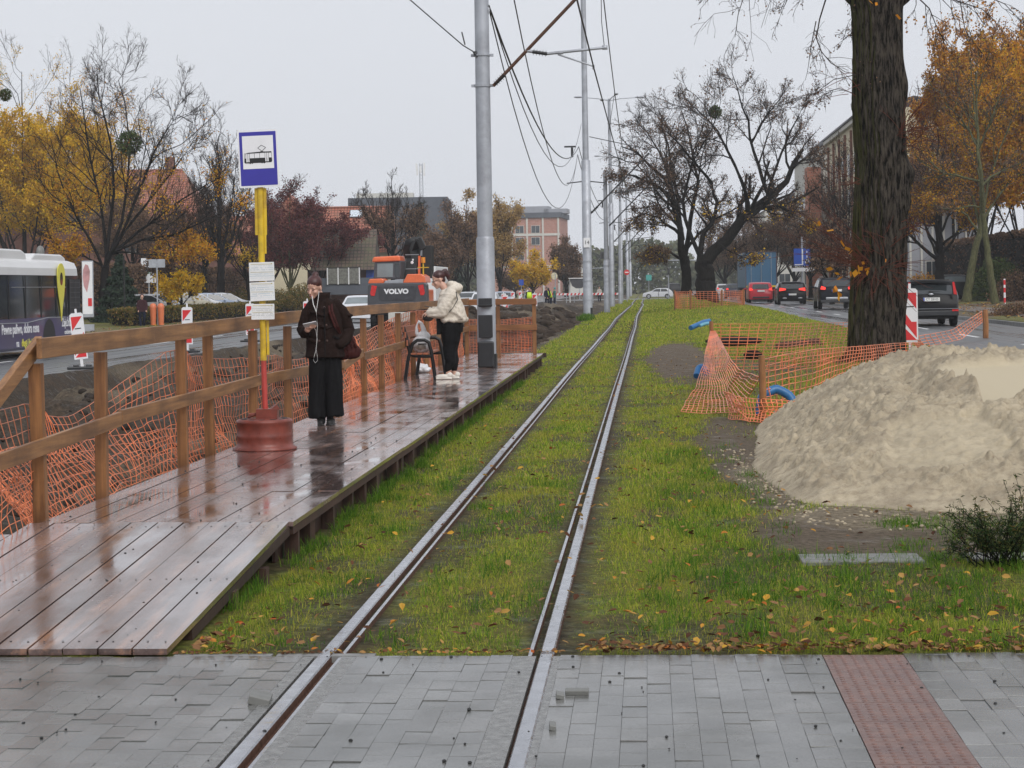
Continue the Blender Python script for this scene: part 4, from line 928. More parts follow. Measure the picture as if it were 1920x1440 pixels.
hand(b,(-.165,-.255,1.055),(.55,-.55,.30),(-.45,-.1,-.9),.98,1.0)
limb(b,[(.12,.0,1.30),(.245,.04,1.04),(.18,-.08,.90)],[.035,.035,.03])
fuse(b,'body',m_skin,P1,.0055,2)
b=MB(); M=HM.to_3x3()
b.ball(HM@Vector((0,.020,.052)),(.082,.094,.080),18,M=M); b.ball(HM@Vector((-.0,.055,.130)),(.040,.038,.034),12,M=M); b.ball(HM@Vector((0,.07,-.01)),(.062,.05,.06),12,M=M)
fuse(b,'hair',m_hair,P1,.008,2)
m_eye=M_('eye lids',(.06,.03,.025),.5); m_lip=M_('lips',(.36,.10,.09),.45)
b=MB()
for a in (-1,1):
    b.ball(HM@Vector((a*.031,-.0855,-.004)),(.0135,.004,.0038),8,M=M); b.ball(HM@Vector((a*.033,-.0835,.019)),(.017,.004,.0032),8,M=M)
b.build('eyes',m_eye,P1,True)
b=MB(); b.ball(HM@Vector((0,-.097,-.067)),(.018,.004,.007),8,M=M); b.build('mouth',m_lip,P1,True)
# coat
b=MB(); stack(b,[(.0,.0,.745,.215,.150),(.0,.0,.80,.213,.148),(0,0,1.0,.195,.135),(.005,0,1.18,.185,.13),(.0,.005,1.28,.165,.115),(-.0,.005,1.345,.125,.095),(-.02,.005,1.395,.085,.075)],28)
limb(b,[(-.125,.0,1.325),(-.195,.005,1.21),(-.245,.0,1.05),(-.215,-.10,1.02),(-.185,-.20,1.035)],[.060,.070,.064,.058,.050])
limb(b,[(.13,.0,1.33),(.20,.02,1.21),(.26,.04,1.04),(.235,-.03,.95),(.18,-.10,.89)],[.060,.072,.066,.062,.054])
for zz,xx in ((1.26,-.02),(1.12,.03),(.95,-.05)): limb(b,[(xx-.13,-.118,zz),(xx,-.134,zz-.05),(xx+.10,-.115,zz-.03)],[.014,.016,.012],8)
for zz in (.9,1.08,1.2): b.ball((.255-.02*(1.2-zz),.02,zz),(.06,.06,.02),10)
fuse(b,'coat',m_coat,P1,.008,3,fold=(.020,11,6,3))
b=MB(); 
k=20
for sgn in (1,):
    rings=[]
    for z,rx,ry,cx,cy in ((1.36,.085,.08,-.02,.0),(1.42,.092,.088,-.035,.005),(1.46,.098,.092,-.03,.012)): rings.append((cx,cy,z,rx,ry))
    stack(b,rings,k)
    b.f=b.f[:-2]
    inner=[(cx,cy,z,rx-.014,ry-.014) for cx,cy,z,rx,ry in rings][::-1]; stack(b,inner,k); b.f=b.f[:-2]
    n0=2*k
    b.f+=[(n0+j,n0+(j+1)%k,3*k+(j+1)%k,3*k+j) for j in range(k)]
b.build('collar',m_coat,P1,True)
b=MB()
for x,z in ((-.075,1.30),(.01,1.295),(-.07,1.10),(.03,1.10),(.035,.93),(-.05,.93)): b.ball((x,-.147+ (0.01 if z>1.2 else 0),z),(.013,.006,.013),8)
b.build('coat_buttons',m_eye,P1,True)
b=MB(); b.beam((.012,-.151,.76),(.012,-.145,1.3),.012,.012,up=(0,1,0)); b.beam((.10,-.135,.98),(.20,-.10,.93),.02,.02); b.build('coat_placket',m_trous,P1)
# trousers
b=MB()
stack(b,[(-.098,0,.085,.090,.10),(-.092,0,.3,.086,.095),(-.08,0,.55,.092,.095),(-.07,0,.75,.10,.10),(-.05,0,.86,.10,.10)],20)
stack(b,[(.102,.01,.10,.094,.10),(.094,.01,.3,.088,.095),(.078,0,.55,.094,.095),(.065,0,.75,.10,.10),(.05,0,.86,.10,.10)],20)
b2=fuse(b,'trousers',m_trous,P1,.009,1,fold=(.040,16,1.3,5))
for x,y,r_ in ((-.055,-.03,.12),(.05,-.02,-.12)):
    b=MB(); Mx=Matrix.Rotation(r_,3,'Z'); b.tube([(0,.03,.02),(0,.03,.17)],[.046,.052],12); b.ball((0,-.02,.035),(.042,.11,.035),12,M=Mx); b.box((0,-.02,.008),(.075,.20,.016),M=Mx); o=fuse(b,'shoe',m_black,P1,.008,1,loc=(x,y,0))
# phone
b=MB(); Mx=lookM((-.125,-.335,1.105),(0,0,0) if False else (-.1,.55,.8)); b.box((0,0,0),(.15,.010,.074),M=Mx.to_3x3()@Matrix.Rotation(.35,3,'Y')); o=b.build('smartphone',M_('phone',(.5,.5,.52),.2),None,bevel=.003); 
o.parent=None; o.location=P1.matrix_basis@Vector((-.125,-.335,1.115)); o.rotation_euler=(0,0,PSI); tag(o,'pale smartphone held in the hand of the woman in the brown coat','phone')
# earphones
w_=[(-.048,-.115,1.47),(-.052,-.15,1.40),(-.075,-.17,1.25),(-.065,-.165,1.1),(-.075,-.165,.93),(-.085,-.165,.83),(-.105,-.165,.765),(-.115,-.165,.72),(-.095,-.165,.69),(-.07,-.165,.715),(-.072,-.165,.77),(-.085,-.168,.84),(-.07,-.17,.95),(-.08,-.19,1.05),(-.10,-.30,1.085)]
b=MB(); b.tube([Vector(v) for v in w_],.0027,6); b.tube([Vector((-.12,-.16,1.42)),Vector((-.105,-.175,1.33)),Vector((-.075,-.172,1.25))],.0045,6)
o=b.build('earphone_cord',m_white,None,True); o.location=P1.location; o.rotation_euler=(0,0,PSI); tag(o,'thin white earphone cord hanging in a loop down the brown coat','cord')
b=MB(); b.ball((0,0,-.03),(.105,.055,.16),16); b.ball((.04,0,-.12),(.115,.06,.07),14); b.ball((-.06,0,-.13),(.06,.055,.06),14); b.ball((-.03,0,.14),(.05,.04,.10),10)
for k in range(5): limb(b,[(-.05+k*.02,-.04,.16),(-.07+k*.04,-.055,.0),(-.07+k*.045,-.05,-.12)],[.008,.012,.008],6)
o=fuse(b,'tote_bag',m_bag,None,.010,2,fold=(.03,16,7,4)); o.location=P1.matrix_basis@Vector((.235,.03,.91)); o.rotation_euler=(0,-.12,PSI); tag(o,'slouchy maroon shoulder bag hanging at the side of the woman in brown','bag')
b=MB()
for dx in (0,.03): b.tube([(-.045,-.12,.10),(-.085+dx,-.19,.18),(-.125+dx,-.185,.35),(-.13+dx,-.10,.445),(-.10+dx,.03,.47)],[(.012,.006)]*5,6)
s_=b.build('strap',m_bag,o)
# woman at bench
p=gp(842,711,.25); P2=thing('person','woman in cream fleece jacket and black leggings rummaging at the bench','person',(p.x,p.y,.252),PSI)
sc2=115.0
def w2(px,py,y=0): return Vector(((px-842)/sc2,y,(710-py)/sc2))
HM=lookM(w2(825,524,-.0),(-.90,-.22,-.36),0)
b=MB(); head(b,HM,1.16); limb(b,[w2(846,552),w2(838,541),w2(830,532)],[.075,.065,.06])
stack(b,[(.05,0,.86,.15,.17),(.04,0,1.1,.14,.16),(.03,0,1.35,.12,.16),(.02,0,1.42,.08,.12)])
limb(b,[(.05,.08,.84),(.045,.08,.45),(.08,.07,.25),(.085,.07,.05)],[.08,.05,.04,.036]); limb(b,[(.04,-.08,.84),(.015,-.08,.45),(.02,-.07,.28),(-.02,-.07,.05)],[.08,.05,.04,.036])
limb(b,[w2(848,552,-.17),w2(833,582,-.22),w2(806,585,-.16)],[.06,.05,.032]); hand(b,w2(806,585,-.16),(-.9,.1,-.35),(-.2,-.3,.9),1.05,1.1)
limb(b,[w2(846,552,.17),w2(832,582,.18),w2(806,583,.06)],[.06,.05,.032]); hand(b,w2(808,583,.06),(-.9,-.1,-.35),(-.2,.3,.9),1.0,1.1)
fuse(b,'body',m_skin,P2,.007,2)
b=MB(); M=HM.to_3x3(); b.ball(HM@Vector((0,.028,.058)),(.095,.108,.092),18,M=M); b.ball(HM@Vector((0,.09,.06)),(.05,.05,.05),12,M=M); limb(b,[HM@Vector((0,.10,.09)),HM@Vector((0,.155,.09)),HM@Vector((0,.17,.0)),HM@Vector((0,.155,-.05))],[.03,.045,.04,.02]); b.ball(HM@Vector((0,.06,-.02)),(.07,.055,.06),12,M=M)
fuse(b,'hair',m_hair2,P2,.009,2)
b=MB()
for a in(-1,1): 
    b.tube([HM@Vector((a*.034+ .026*math.cos(t_),-.106,-.0+.018*math.sin(t_))) for t_ in np.linspace(0,2*PI,13)],.0022,5); b.tube([HM@Vector((a*.058,-.104,.004)),HM@Vector((a*.084,-.0,.004))],.0025,5)
b.tube([HM@Vector((-.01,-.109,.002)),HM@Vector((.01,-.109,.002))],.0022,5); b.build('glasses',m_black,P2)
b=MB(); b.ball(HM@Vector((0,-.10,-.072)),(.02,.005,.007),8,M=M); b.build('mouth',m_lip,P2,True)
b=MB()
stack(b,[(.055,0,.93,.21,.20),(.06,0,.97,.235,.225),(.06,0,1.04,.235,.225),(.045,0,1.15,.215,.215),(.03,0,1.28,.185,.21),(.02,0,1.38,.15,.19),(.0,0,1.44,.11,.13)],28)
limb(b,[w2(848,553,-.17),w2(840,570,-.21),w2(831,584,-.23),w2(818,586,-.20),w2(809,586,-.17)],[.10,.10,.095,.085,.065])
limb(b,[w2(846,553,.17),w2(832,582,.2),w2(810,583,.06)],[.09,.085,.06])
b.ball(w2(856,541,0),(.125,.165,.085),16); b.ball(w2(846,549,0),(.15,.16,.08),16); b.ball(w2(850,533,0),(.085,.12,.05),14); limb(b,[w2(838,552,-.10),w2(848,542,-.15),w2(862,541,-.1)],[.04,.05,.05])
for k in range(4): limb(b,[w2(843+k*7,566+k*4,-.19),w2(850+k*5,582+k*3,-.215),w2(856+k*4,596,-.2)],[.02,.028,.02],8)
for a_ in range(9):
    an=a_*2*PI/9; b.ball((.055+.2*math.cos(an),.19*math.sin(an),.965),(.075,.075,.045),8)
fuse(b,'jacket',m_fleece,P2,.011,2,fold=(.035,7,9,8))
b=MB(); stack(b,[(.04,0,.76,.20,.19),(.045,0,.86,.20,.19),(.05,0,.96,.18,.18)],22); b.box((-.15,-.05,.88),(.07,.25,.30)); fuse(b,'shirt',m_trous,P2,.012,2)
b=MB(); limb(b,[(.07,.08,.86),(.055,.08,.66),(.045,.08,.45),(.075,.07,.30),(.085,.07,.17)],[.155,.135,.095,.088,.056]); limb(b,[(.04,-.08,.86),(.03,-.08,.66),(.015,-.08,.45),(.03,-.07,.30),(-.02,-.07,.17)],[.16,.14,.098,.09,.056]); fuse(b,'leggings',m_trous,P2,.011,2,fold=(.012,9,14,9))
for x,y in ((-.06,-.08),(.06,.07)):
    b=MB(); b.ball((-.03,0,.045),(.13,.048,.042),14); b.ball((.07,0,.07),(.055,.045,.05),10); b.box((-.02,0,.012),(.26,.085,.022)); fuse(b,'shoe',m_shoe,P2,.009,1,loc=(x,y,0))
b=MB(); b.tube([w2(858,547,-.19),w2(861,562,-.24),w2(852,577,-.27),w2(840,590,-.23),w2(815,592,-.2)],[(.010,.005)]*5,6); 
o=MB(); o.ball((0,0,0),(.10,.05,.065),14); o.ball((.02,0,.03),(.07,.045,.04),10); hb=fuse(o,'handbag',M_('black glossy leather',(.012,.012,.013),.3,bmp=.3,bs=30),None,.01,1); hb.location=P2.matrix_basis@w2(805,594,-.14); hb.rotation_euler=(0,0,PSI); tag(hb,'small black handbag hanging open in front of the woman in cream','handbag')
o2=b.build('strap',m_black,hb); o2.location=-(w2(805,594,-.14))
b=MB(); b.box((0,0,0),(.13,.07,.012)); o=b.build('wallet',m_dark,bevel=.003); o.location=P2.matrix_basis@w2(806,574,-.1); o.rotation_euler=(0,.2,PSI); tag(o,'flat dark wallet held above the handbag beside the top rail','wallet')
# ---------- bench ----------
def pb(px,py,y): return None
bx=thing('park_bench','curved black tube bench with brown slats seen end-on by the railing','bench',(-3.70,31.9,.25))
def bframe(y):
    b=MB(); r=.030
    b.tube([(-.245,y,0),(-.20,y,.30),(-.165,y,.44),(-.215,y,.68),(-.265,y,.86)],[r]*5,10)     # back leg & back upright
    loop=[(-.16,y,.44),(-.12,y,.58),(-.04,y,.64),(.08,y,.64),(.15,y,.60),(.185,y,.46),(.21,y,.30),(.245,y,.0)]
    b.tube([Vector(v) for v in loop],[r]*len(loop),10)
    b.tube([(-.165,y,.42),(-.10,y,.385),(.10,y,.375),(.195,y,.38)],[r*.9]*4,10); return b
bframe(0).build('frame',m_blackm,bx,True); bframe(1.62).build('frame',m_blackm,bx,True)
m_slat=M_('bench slat',(.30,.10,.05),.5,var=.2,scale=6)
for k_,z in enumerate((.60,.73,.82)): b=MB(); b.box((-.20-.03*k_,.81,z),(.03,1.70,.095)); b.build('back_slat',m_slat,bx,bevel=.004)
for x in (-.10,.0,.10): b=MB(); b.box((x,.81,.42),(.085,1.70,.03)); b.build('seat_slat',m_slat,bx,bevel=.004)
# plastic carrier bag on the bench
b=MB(); b.ball((0,0,.13),(.155,.13,.15),18); b.ball((.03,.02,.25),(.12,.09,.10),14); b.ball((.09,0,.10),(.07,.11,.09),12)
limb(b,[(-.07,-.02,.30),(-.075,-.02,.42),(-.035,-.02,.52)],[.03,.014,.010]); limb(b,[(.03,0,.33),(.0,-.0,.44),(-.03,-.02,.52)],[.03,.016,.010]); limb(b,[(-.04,-.02,.52),(.02,-.01,.47),(.07,0,.32)],[.012,.014,.03])
cb=fuse(b,'carrier_bag',m_plastic,None,.010,1,fold=(.014,14,9,6)); cb.location=(-3.70,32.15,.25+.435); tag(cb,'full white plastic carrier bag with grey print standing on the bench','carrier bag')
m_pr=M_('grey print',(.36,.32,.28),.5,var=.3,scale=14)
b=MB(); b.ball((0,-.025,.10),(.125,.117,.085),16); b.build('printed_panel',m_pr,cb,True)
b=MB(); b.box((.03,-.145,.14),(.14,.006,.018)); b.build('print_line',m_black,cb)
b=MB(); b.ball((0,0,.08),(.17,.12,.09),12); b.ball((-.08,.03,.13),(.08,.07,.09),9); b.ball((.1,-.02,.06),(.1,.07,.06),9); o=fuse(b,'plastic_wrap',m_plastic,None,.014,0); pq=gp(787,699,.25); o.location=(pq.x,pq.y,.25); tag(o,'crumpled white and bluish plastic bag lying under the bench','plastic bag')
for v in o.data.vertices: v.co*=1+.25*(vnoise(np.array([v.co.x*25+5]),np.array([v.co.z*25+v.co.y*19]),3)[0]-.5)
# ---------- delineators ----------
def delin(loc,rz,label,s=1,mir=False,tilt=0,group='striped warning boards along the left road'):
    t=thing('warning_board',label,'warning board',loc,rz,group); sg=-1 if mir else 1
    T=Matrix.Rotation(tilt,4,'Y')
    def pr(poly,y,th,nm,m): b=MB(); b.prism(poly,T@Matrix.Translation((0,y,0))@RX,th); b.build(nm,m,t)
    W=.28; pr([(-W/2,.22),(W/2,.22),(W/2,1.18),(W/2-.04,1.22),(-W/2+.04,1.22),(-W/2,1.18)],0,.03,'board',m_wsheet)
    w=W/2-.025
    for z0,h in ((1.14,.30),(.60,.30)):
        pr(([(-w,z0),(-w,z0-h),(w,z0)] if not mir else [(-w,z0),(w,z0-h),(w,z0)]),-.0305,.003,'red_stripe',m_red)
    z0=.80; pr(([(w,z0),(w,z0-.02),(-w,z0-.36),(-w,z0-.34)] if False else ([(w,z0+.0),(-w*.2,z0-.2),(w,z0-.2)] if not mir else [(-w,z0),(-w,z0-.2),(w*.2,z0-.2)])),-.0305,.003,'red_stripe',m_red)
    pr([(w,.50),(-w,.26),(w,.26)] if not mir else [(-w,.50),(-w,.26),(w,.26)],-.0305,.003,'red_stripe',m_red)
    pr([(-.06,.89),(.07,.895),(.07,.875),(-.06,.87)],-.0305,.004,'handle_slot',m_black)
    b=MB(); b.prism([(-.03,.05),(.03,.05),(.03,.24),(-.03,.24)],T@Matrix.Translation((0,0,0))@RX,.025); b.prism([(-.022,1.2),(.022,1.2),(.022,1.31),(-.022,1.31)],T@RX,.02); b.build('stem',m_wsheet,t)
    b=MB(); b.box((0,0,.03),(.62,.30,.06)); b.box((-.13,0,.075),(.12,.24,.05)); b.box((.13,0,.075),(.12,.24,.05)); b.build('rubber_foot',m_dark,t,bevel=.02)
    t.scale=(1.15,1.15,1.12); return t
g0=gp(155,692,-.1); delin((g0.x,g0.y,-.1),PSI+.15,'nearest striped red-white board, leaning slightly, beside the bus on the left road',tilt=-.10)
g0=gp(352,661,-.1); delin((g0.x,g0.y,-.1),PSI,'second red-white board, in front of the hedge and the orange bins')
g0=gp(470,641,-.1); delin((g0.x,g0.y,-.1),PSI,'third red-white board, half hidden behind the lowest timetable')
g0=gp(577,628,-.1); delin((g0.x,g0.y,-.1),PSI,'fourth red-white board, showing past the shoulder of the woman in brown')
g0=gp(716,600,-.15); delin((g0.x,g0.y,-.15),PSI,'fifth red-white board, between the excavator wheels')
g1=gp(1707,662,.22); delin((g1.x,g1.y,.2),PSI,'large red-white warning board leaning on the right side of the big tree',mir=True,group='warning board by the tree')
for i,(px,py) in enumerate(((945,588),(962,578),(948,600),(1003,590),(976,575),(990,572),(908,581),(925,592))):
    z=-.12; g0=gp(px,py,z); delin((g0.x,g0.y,z),PSI,'small far red-white board in the cluster behind the end fence of the platform',group='far warning boards beyond the platform end')
# ---------- hoses, stakes, nets on the right ----------
def stake(px,py,z,h,label,r=.045):
    g0=gp(px,py,z); b=MB(); b.tube([(0,0,-.2),(.01,0,h*.5),(0,0,h)],[r,r*1.05,r*.9],7); o=b.build('wooden_stake',m_post,loc=(g0.x,g0.y,z)); tag(o,label,'stake'); return Vector((g0.x,g0.y,z))
s1=stake(1335,697,.02,.98,'dark wooden stake holding the gathered flared end of the orange net')
s2=stake(1430,793,.0,.84,'short dark wooden stake at the front corner of the orange net, beside the blue hose')
s3=stake(1848,634,.25,.72,'split dark stake wrapped in orange net beyond the sand heap',.07)
net('safety_net',[tuple(s1+Vector((0,0,.93))),tuple(s1+Vector((1.3,.4,.9))),(4.0,41.6,.88),(5.4,43.5,.84)],[tuple(s1+Vector((0,0,.02))),(2.5,38.5,.05),(4.0,40.6,.1),(4.9,41.5,.2)],34,14,'orange net stretched across the grass from the back stake towards the big tree',r=.007,wav=.03,seed=41)
net('safety_net',[tuple(s2+Vector((0,0,.80))),(2.3,27.5,.80),(3.1,31,.72),(4.0,35,.62),(4.6,37.6,.55),(5.4,39.3,.50)],[tuple(s2+Vector((0,0,.06))),(2.2,27.2,.05),(3.0,30.8,.10),(4.0,34.8,.15),(4.6,37.4,.18),(5.4,39.2,.2)],44,9,'long orange net sweeping from the front stake past the sand to the tree',r=.007,wav=.06,seed=42)
net('safety_net',[(5.4,39.3,.50),(5.75,43.4,.50),(7.0,46,.58),tuple(s3+Vector((-.1,-.1,.68)))],[(5.4,39.2,.30),(5.8,43.3,.26),(7.2,46,.36),tuple(s3+Vector((-.1,-.1,.40)))],30,4,'narrow slack strip of orange net between the warning board and the split stake',r=.008,wav=.05,seed=43)
net('safety_net',[tuple(s1+Vector((-.02,-.05,.78))),tuple(s1+Vector((.03,-.08,.80))),tuple(s1+Vector((.08,-.05,.78)))],[(.42,26.6,.03),(.75,26.2,.02),(1.15,25.6,.08),(1.42,24.9,.55)],20,30,'flared end of the orange net fanning down from the back stake onto the grass',r=.006,wav=.06,seed=44,belly=(0,0,-.22))
net('safety_net',[(.95,25.4,.35),(1.2,24.9,.30),tuple(s2+Vector((0,-.04,.30))),(1.9,24.3,.26)],[(1.0,25.1,.02),(1.25,24.5,.02),(1.5,24.2,.02),(1.85,24.1,.03)],22,8,'bunched orange net heaped round the foot of the front stake',r=.006,wav=.10,seed=45)
def hose(pts,r,label):
    pts=[Vector(p) for p in pts]; Q=[]
    for i in range(len(pts)-1):
        for k in range(10): Q.append(pts[i].lerp(pts[i+1],k/10))
    for _ in range(6): Q=[Q[0]]+[(Q[i-1]+Q[i]*2+Q[i+1])/4 for i in range(1,len(Q)-1)]+[Q[-1]]
    b=MB(); b.tube(Q,[r*(1+.07*(i%2)) for i in range(len(Q))],12); o=b.build('hose',m_hose,smooth=True); tag(o,label,'hose'); return o
s=gp(1440,792,.02); h=hose([at(1424,780,24.9),at(1428,742,24.95),at(1455,728,25.0),at(1482,742,25.0),at(1500,785,24.9)],.055,'thick ribbed blue hose arching out of the ground beside the front stake')
c=MB(); c.tube([at(1492,768,24.92),at(1498,780,24.88)],[.064,.064],12); c.build('white_end',m_white,h)
hose([at(1306,705,36.2),at(1310,690,36.4),at(1318,688,36.4),at(1326,700,36.2)],.06,'short bent blue hose end sticking up behind the flared net')
hose([at(1295,615,60),at(1308,609,60.3),at(1320,604,60.6),at(1331,602,60.8)],.075,'curved blue pipe half lying on the far soil patch')
hose([at(1312,611,60),at(1322,607,60.1),at(1331,606,60.2)],.05,'thin pale blue pipe beside the curved one on the far soil patch').data.materials[0]=M_('pale hose',(.12,.32,.42),.4)
b=MB(); b.ball((0,0,0),(.8,1.5,.13),16); o=b.build('soil_mound',m_barkd,smooth=True); g0=at(1375,610,55); o.location=(g0.x,g0.y,.12); tag(o,'low dark earth ring around a dug hole behind the net','soil mound')
b=MB(); b.box((0,0,0),(1.2,.25,.16),rz=.1); b.tube([(-.5,-.1,.05),(.5,.1,.12)],.07,8); o=b.build('timber_offcut',m_rust); g0=gp(1500,652,.08); o.location=(g0.x,g0.y,.12); tag(o,'dark reddish timber offcut lying in the grass inside the orange net','timber')
b=MB(); b.ball((0,0,0),(.22,.22,.12),10); o=b.build('dark_stone',m_barkd,smooth=True); g0=gp(1412,670,.05); o.location=(g0.x,g0.y,.10); tag(o,'dark rounded stone in the grass inside the orange net','stone')
# ---------- cars ----------
def paint(name,c,r=.3): return M_(name,sc(c,.6) if max(c)<.05 else c,r,var=.04,coat=0 if max(c)<.05 else .15,spec=.12 if max(c)<.05 else .3)
def mkcar(name,label,cat,loc,rz,pt,outline,W,wheels,glass,kind='hatch',rearwin=None,lights='tail',lit=True,plate_z=.75,group=None,plate=None,hl=None,back=True,roof=None,wr=.32,belt=.95,sidew=None,screen=None,light_poly=None,bumper=True):
    """local: y 0 rear -> L front. outline [(y,z)] from rear-bottom over roof to front-bottom (y nondecreasing)"""
    t=thing(name,label,cat,loc,rz,group); O=outline; L_=O[-1][0]
    P=[]
    for (a,b_) in zip(O[:-1],O[1:]):
        n=max(1,int(math.hypot(b_[0]-a[0],b_[1]-a[1])/.14))
        for i in range(n): P.append((a[0]+(b_[0]-a[0])*i/n,a[1]+(b_[1]-a[1])*i/n))
    P.append(O[-1])
    zr_=max(z for _,z in O)
    def Wd(y,z):
        w=W/2; w*=1-.17*max(0,(z-belt)/(zr_-belt+1e-6))**1.1; w*=1-.05*max(0,(.45-z)/.45)
        e=.45; w*=1-.14*(max(0,(e-y)/e))**2-.22*(max(0,(y-(L_-e*1.6))/(e*1.6)))**2; return w
    S=[-1,-.93,-.75,-.4,0,.4,.75,.93,1]; nS=len(S); vs=[];fs=[]
    for y,z in P:
        w=Wd(y,z); 
        for s in S: vs.append((s*w,y+ (.06*abs(s)**3 if y<L_/2 else -.10*abs(s)**3),z-.035*abs(s)**3))
    for i in range(len(P)-1):
        for j in range(nS-1): a=i*nS+j; fs.append((a,a+1,a+nS+1,a+nS)) 
    zb=min(O[0][1],O[-1][1]); nV=8
    for sd in(0,nS-1):
        base_=len(vs)
        for i,(y,z) in enumerate(P):
            t0=vs[i*nS+sd]
            for k in range(nV+1):
                v=k/nV; zz=t0[2]*(1-v)+zb*v; sg=-1 if sd==0 else 1; w=Wd(y,zz); vs.append((sg*w if k else t0[0],t0[1],zz))
        for i in range(len(P)-1):
            for k in range(nV): a=base_+i*(nV+1)+k; q=(a,a+1,a+nV+2,a+nV+1); fs.append(q if sd else q[::-1])
    me=bpy.data.meshes.new('body'); me.from_pydata(vs,[],fs); me.materials.append(pt); me.polygons.foreach_set('use_smooth',[True]*len(fs))
    bo=bpy.data.objects.new('body',me); link(bo,t)
    # offset patch on the top strip between two outline points
    def patch(p0,p1,s0,s1,nm,mat,off=.012,ins=0,par=t):
        vv=[];ff=[];n=6;m=8
        d=Vector((0,p1[0]-p0[0],p1[1]-p0[1])).normalized(); nr=Vector((0,-d.z,d.y)); 
        if nr.z<0: nr=-nr
        for i in range(n+1):
            y=p0[0]+(p1[0]-p0[0])*i/n; z=p0[1]+(p1[1]-p0[1])*i/n; w=Wd(y,z); k0=s0[0]+(s1[0]-s0[0])*i/n; k1=s0[1]+(s1[1]-s0[1])*i/n
            for j in range(m+1):
                s=k0+(k1-k0)*j/m; vv.append(Vector((s*w,y+(.06*abs(s)**3 if y<L_/2 else -.10*abs(s)**3),z-.035*abs(s)**3))+nr*off)
        for i in range(n):
            for j in range(m): a=i*(m+1)+j; ff.append((a,a+1,a+m+2,a+m+1))
        x=MB(); x.add(vv,ff); return x.build(nm,mat,par,True)
    def side(poly,nm,mat,off=.008,par=t):
        for sg in(-1,1):
            x=MB(); x.add([(sg*(Wd(y,z)+off),y,z) for y,z in poly],[tuple(range(len(poly)))[::sg]]); x.build(nm,mat,par)
    for (a,b_,s0,s1) in (rearwin or []): patch(a,b_,s0,s1,'rear_window',glass)
    for (a,b_,s0,s1) in (screen or []): patch(a,b_,s0,s1,'windshield',glass)
    for poly in (sidew or []): side(poly,'side_window',glass)
    for i,y in enumerate(wheels):
        for sg in(-1,1):
            w0=W/2-.03; x=MB(); Mx=Matrix.Rotation(PI/2,3,'Y'); x.lathe([(wr*.6,-.11),(wr*.97,-.10),(wr,-.05),(wr,.05),(wr*.97,.10),(wr*.6,.11)],n=20,M=Mx); o=x.build('wheel',m_tyre,t); o.location=(sg*(w0-.085),y,wr)
            x=MB(); x.lathe([(wr*.62,.0),(wr*.62,.016),(wr*.5,.005),(.04,.012)],n=16,M=Matrix.Rotation(sg*PI/2,3,'Y')); r_=x.build('rim',m_rim,o); r_.location=(sg*.105,0,0)
            x=MB(); pts=[(y+(wr+.05)*math.cos(a),wr+(wr+.05)*math.sin(a)) for a in np.linspace(-.15,PI+.15,14)]; x.add([(sg*(Wd(yy,zz)+.004),yy,max(zz,zb)) for yy,zz in pts],[tuple(range(len(pts)))[::-sg]]); x.build('wheel_arch',m_black,t)
    x=MB(); x.box((0,L_/2,zb-.02),(W*.8,L_*.9,.10)); x.build('underbody',m_black,t)
    if light_poly:
        for pl_ in light_poly:
            for sg in(-1,1):
                x=MB(); 
                poly=[(sg*px_,py_) for px_,py_ in pl_]; M0=Matrix.Translation((0,lights_y,0))@RX
                x.prism(poly if sg>0 else poly[::-1],M0,.05); x.build('tail_light' if lights=='tail' else 'headlight',(m_litlamp if lights=='tail' and lit else m_redlamp) if lights=='tail' else m_lithead if lit else m_glass2,t)
    if plate is not None:
        x=MB(); x.box((0,-.035,plate_z),(.52,.02,.115)); o=x.build('number_plate',m_plate,t); x=MB(); x.box((-.24,-.047,plate_z),(.04,.004,.11)); x.build('blue_strip',m_blue2,o)
        if plate: txt(plate,.115,'plate_number',m_black,o,Matrix.Translation((.02,-.047,plate_z))@RX,.001,squeeze=.85)
    for sg in(-1,1):
        x=MB(); x.ball((sg*(W/2+.10),L_*.66,belt+.05),(.11,.06,.075),10); x.build('mirror',pt if kind!='dark' else m_black,t,True)
    t['_w']=1; del t['_w']
    t_patch[t.name]=(patch,side); return t
t_patch={}; lights_y=-.0
HATCH=[(0,.28),(-.0,.30),(0.0,.60),(.03,.72),(.10,.95),(.46,1.30),(.60,1.42),(1.0,1.47),(1.9,1.49),(2.5,1.42),(3.25,1.02),(3.5,.96),(4.15,.80),(4.30,.55),(4.32,.28)]
def hatch(name,label,loc,rz,pt,W=1.84,**k):
    a=dict(rearwin=[((.13,1.02),(.50,1.34),(-.80,.80),(-.86,.86))],screen=[((2.56,1.38),(3.20,1.045),(-.86,.86),(-.86,.86))],sidew=[[(.72,1.02),(.95,1.36),(1.72,1.40),(1.72,.99)],[(1.80,.99),(1.80,1.40),(2.42,1.36),(3.0,1.02)]])
    a.update(k); O=a.pop('O',HATCH); return mkcar(name,label,k.pop('cat','car') if 'cat' in k else 'car',loc,rz,pt,O,W,a.pop('wheels',(.85,3.45)),a.pop('gl',m_glass),**{q:v for q,v in a.items() if q not in('cat',)})
def loc_(px,py,z): g=gp(px,py,z); return (g.x,g.y,z)
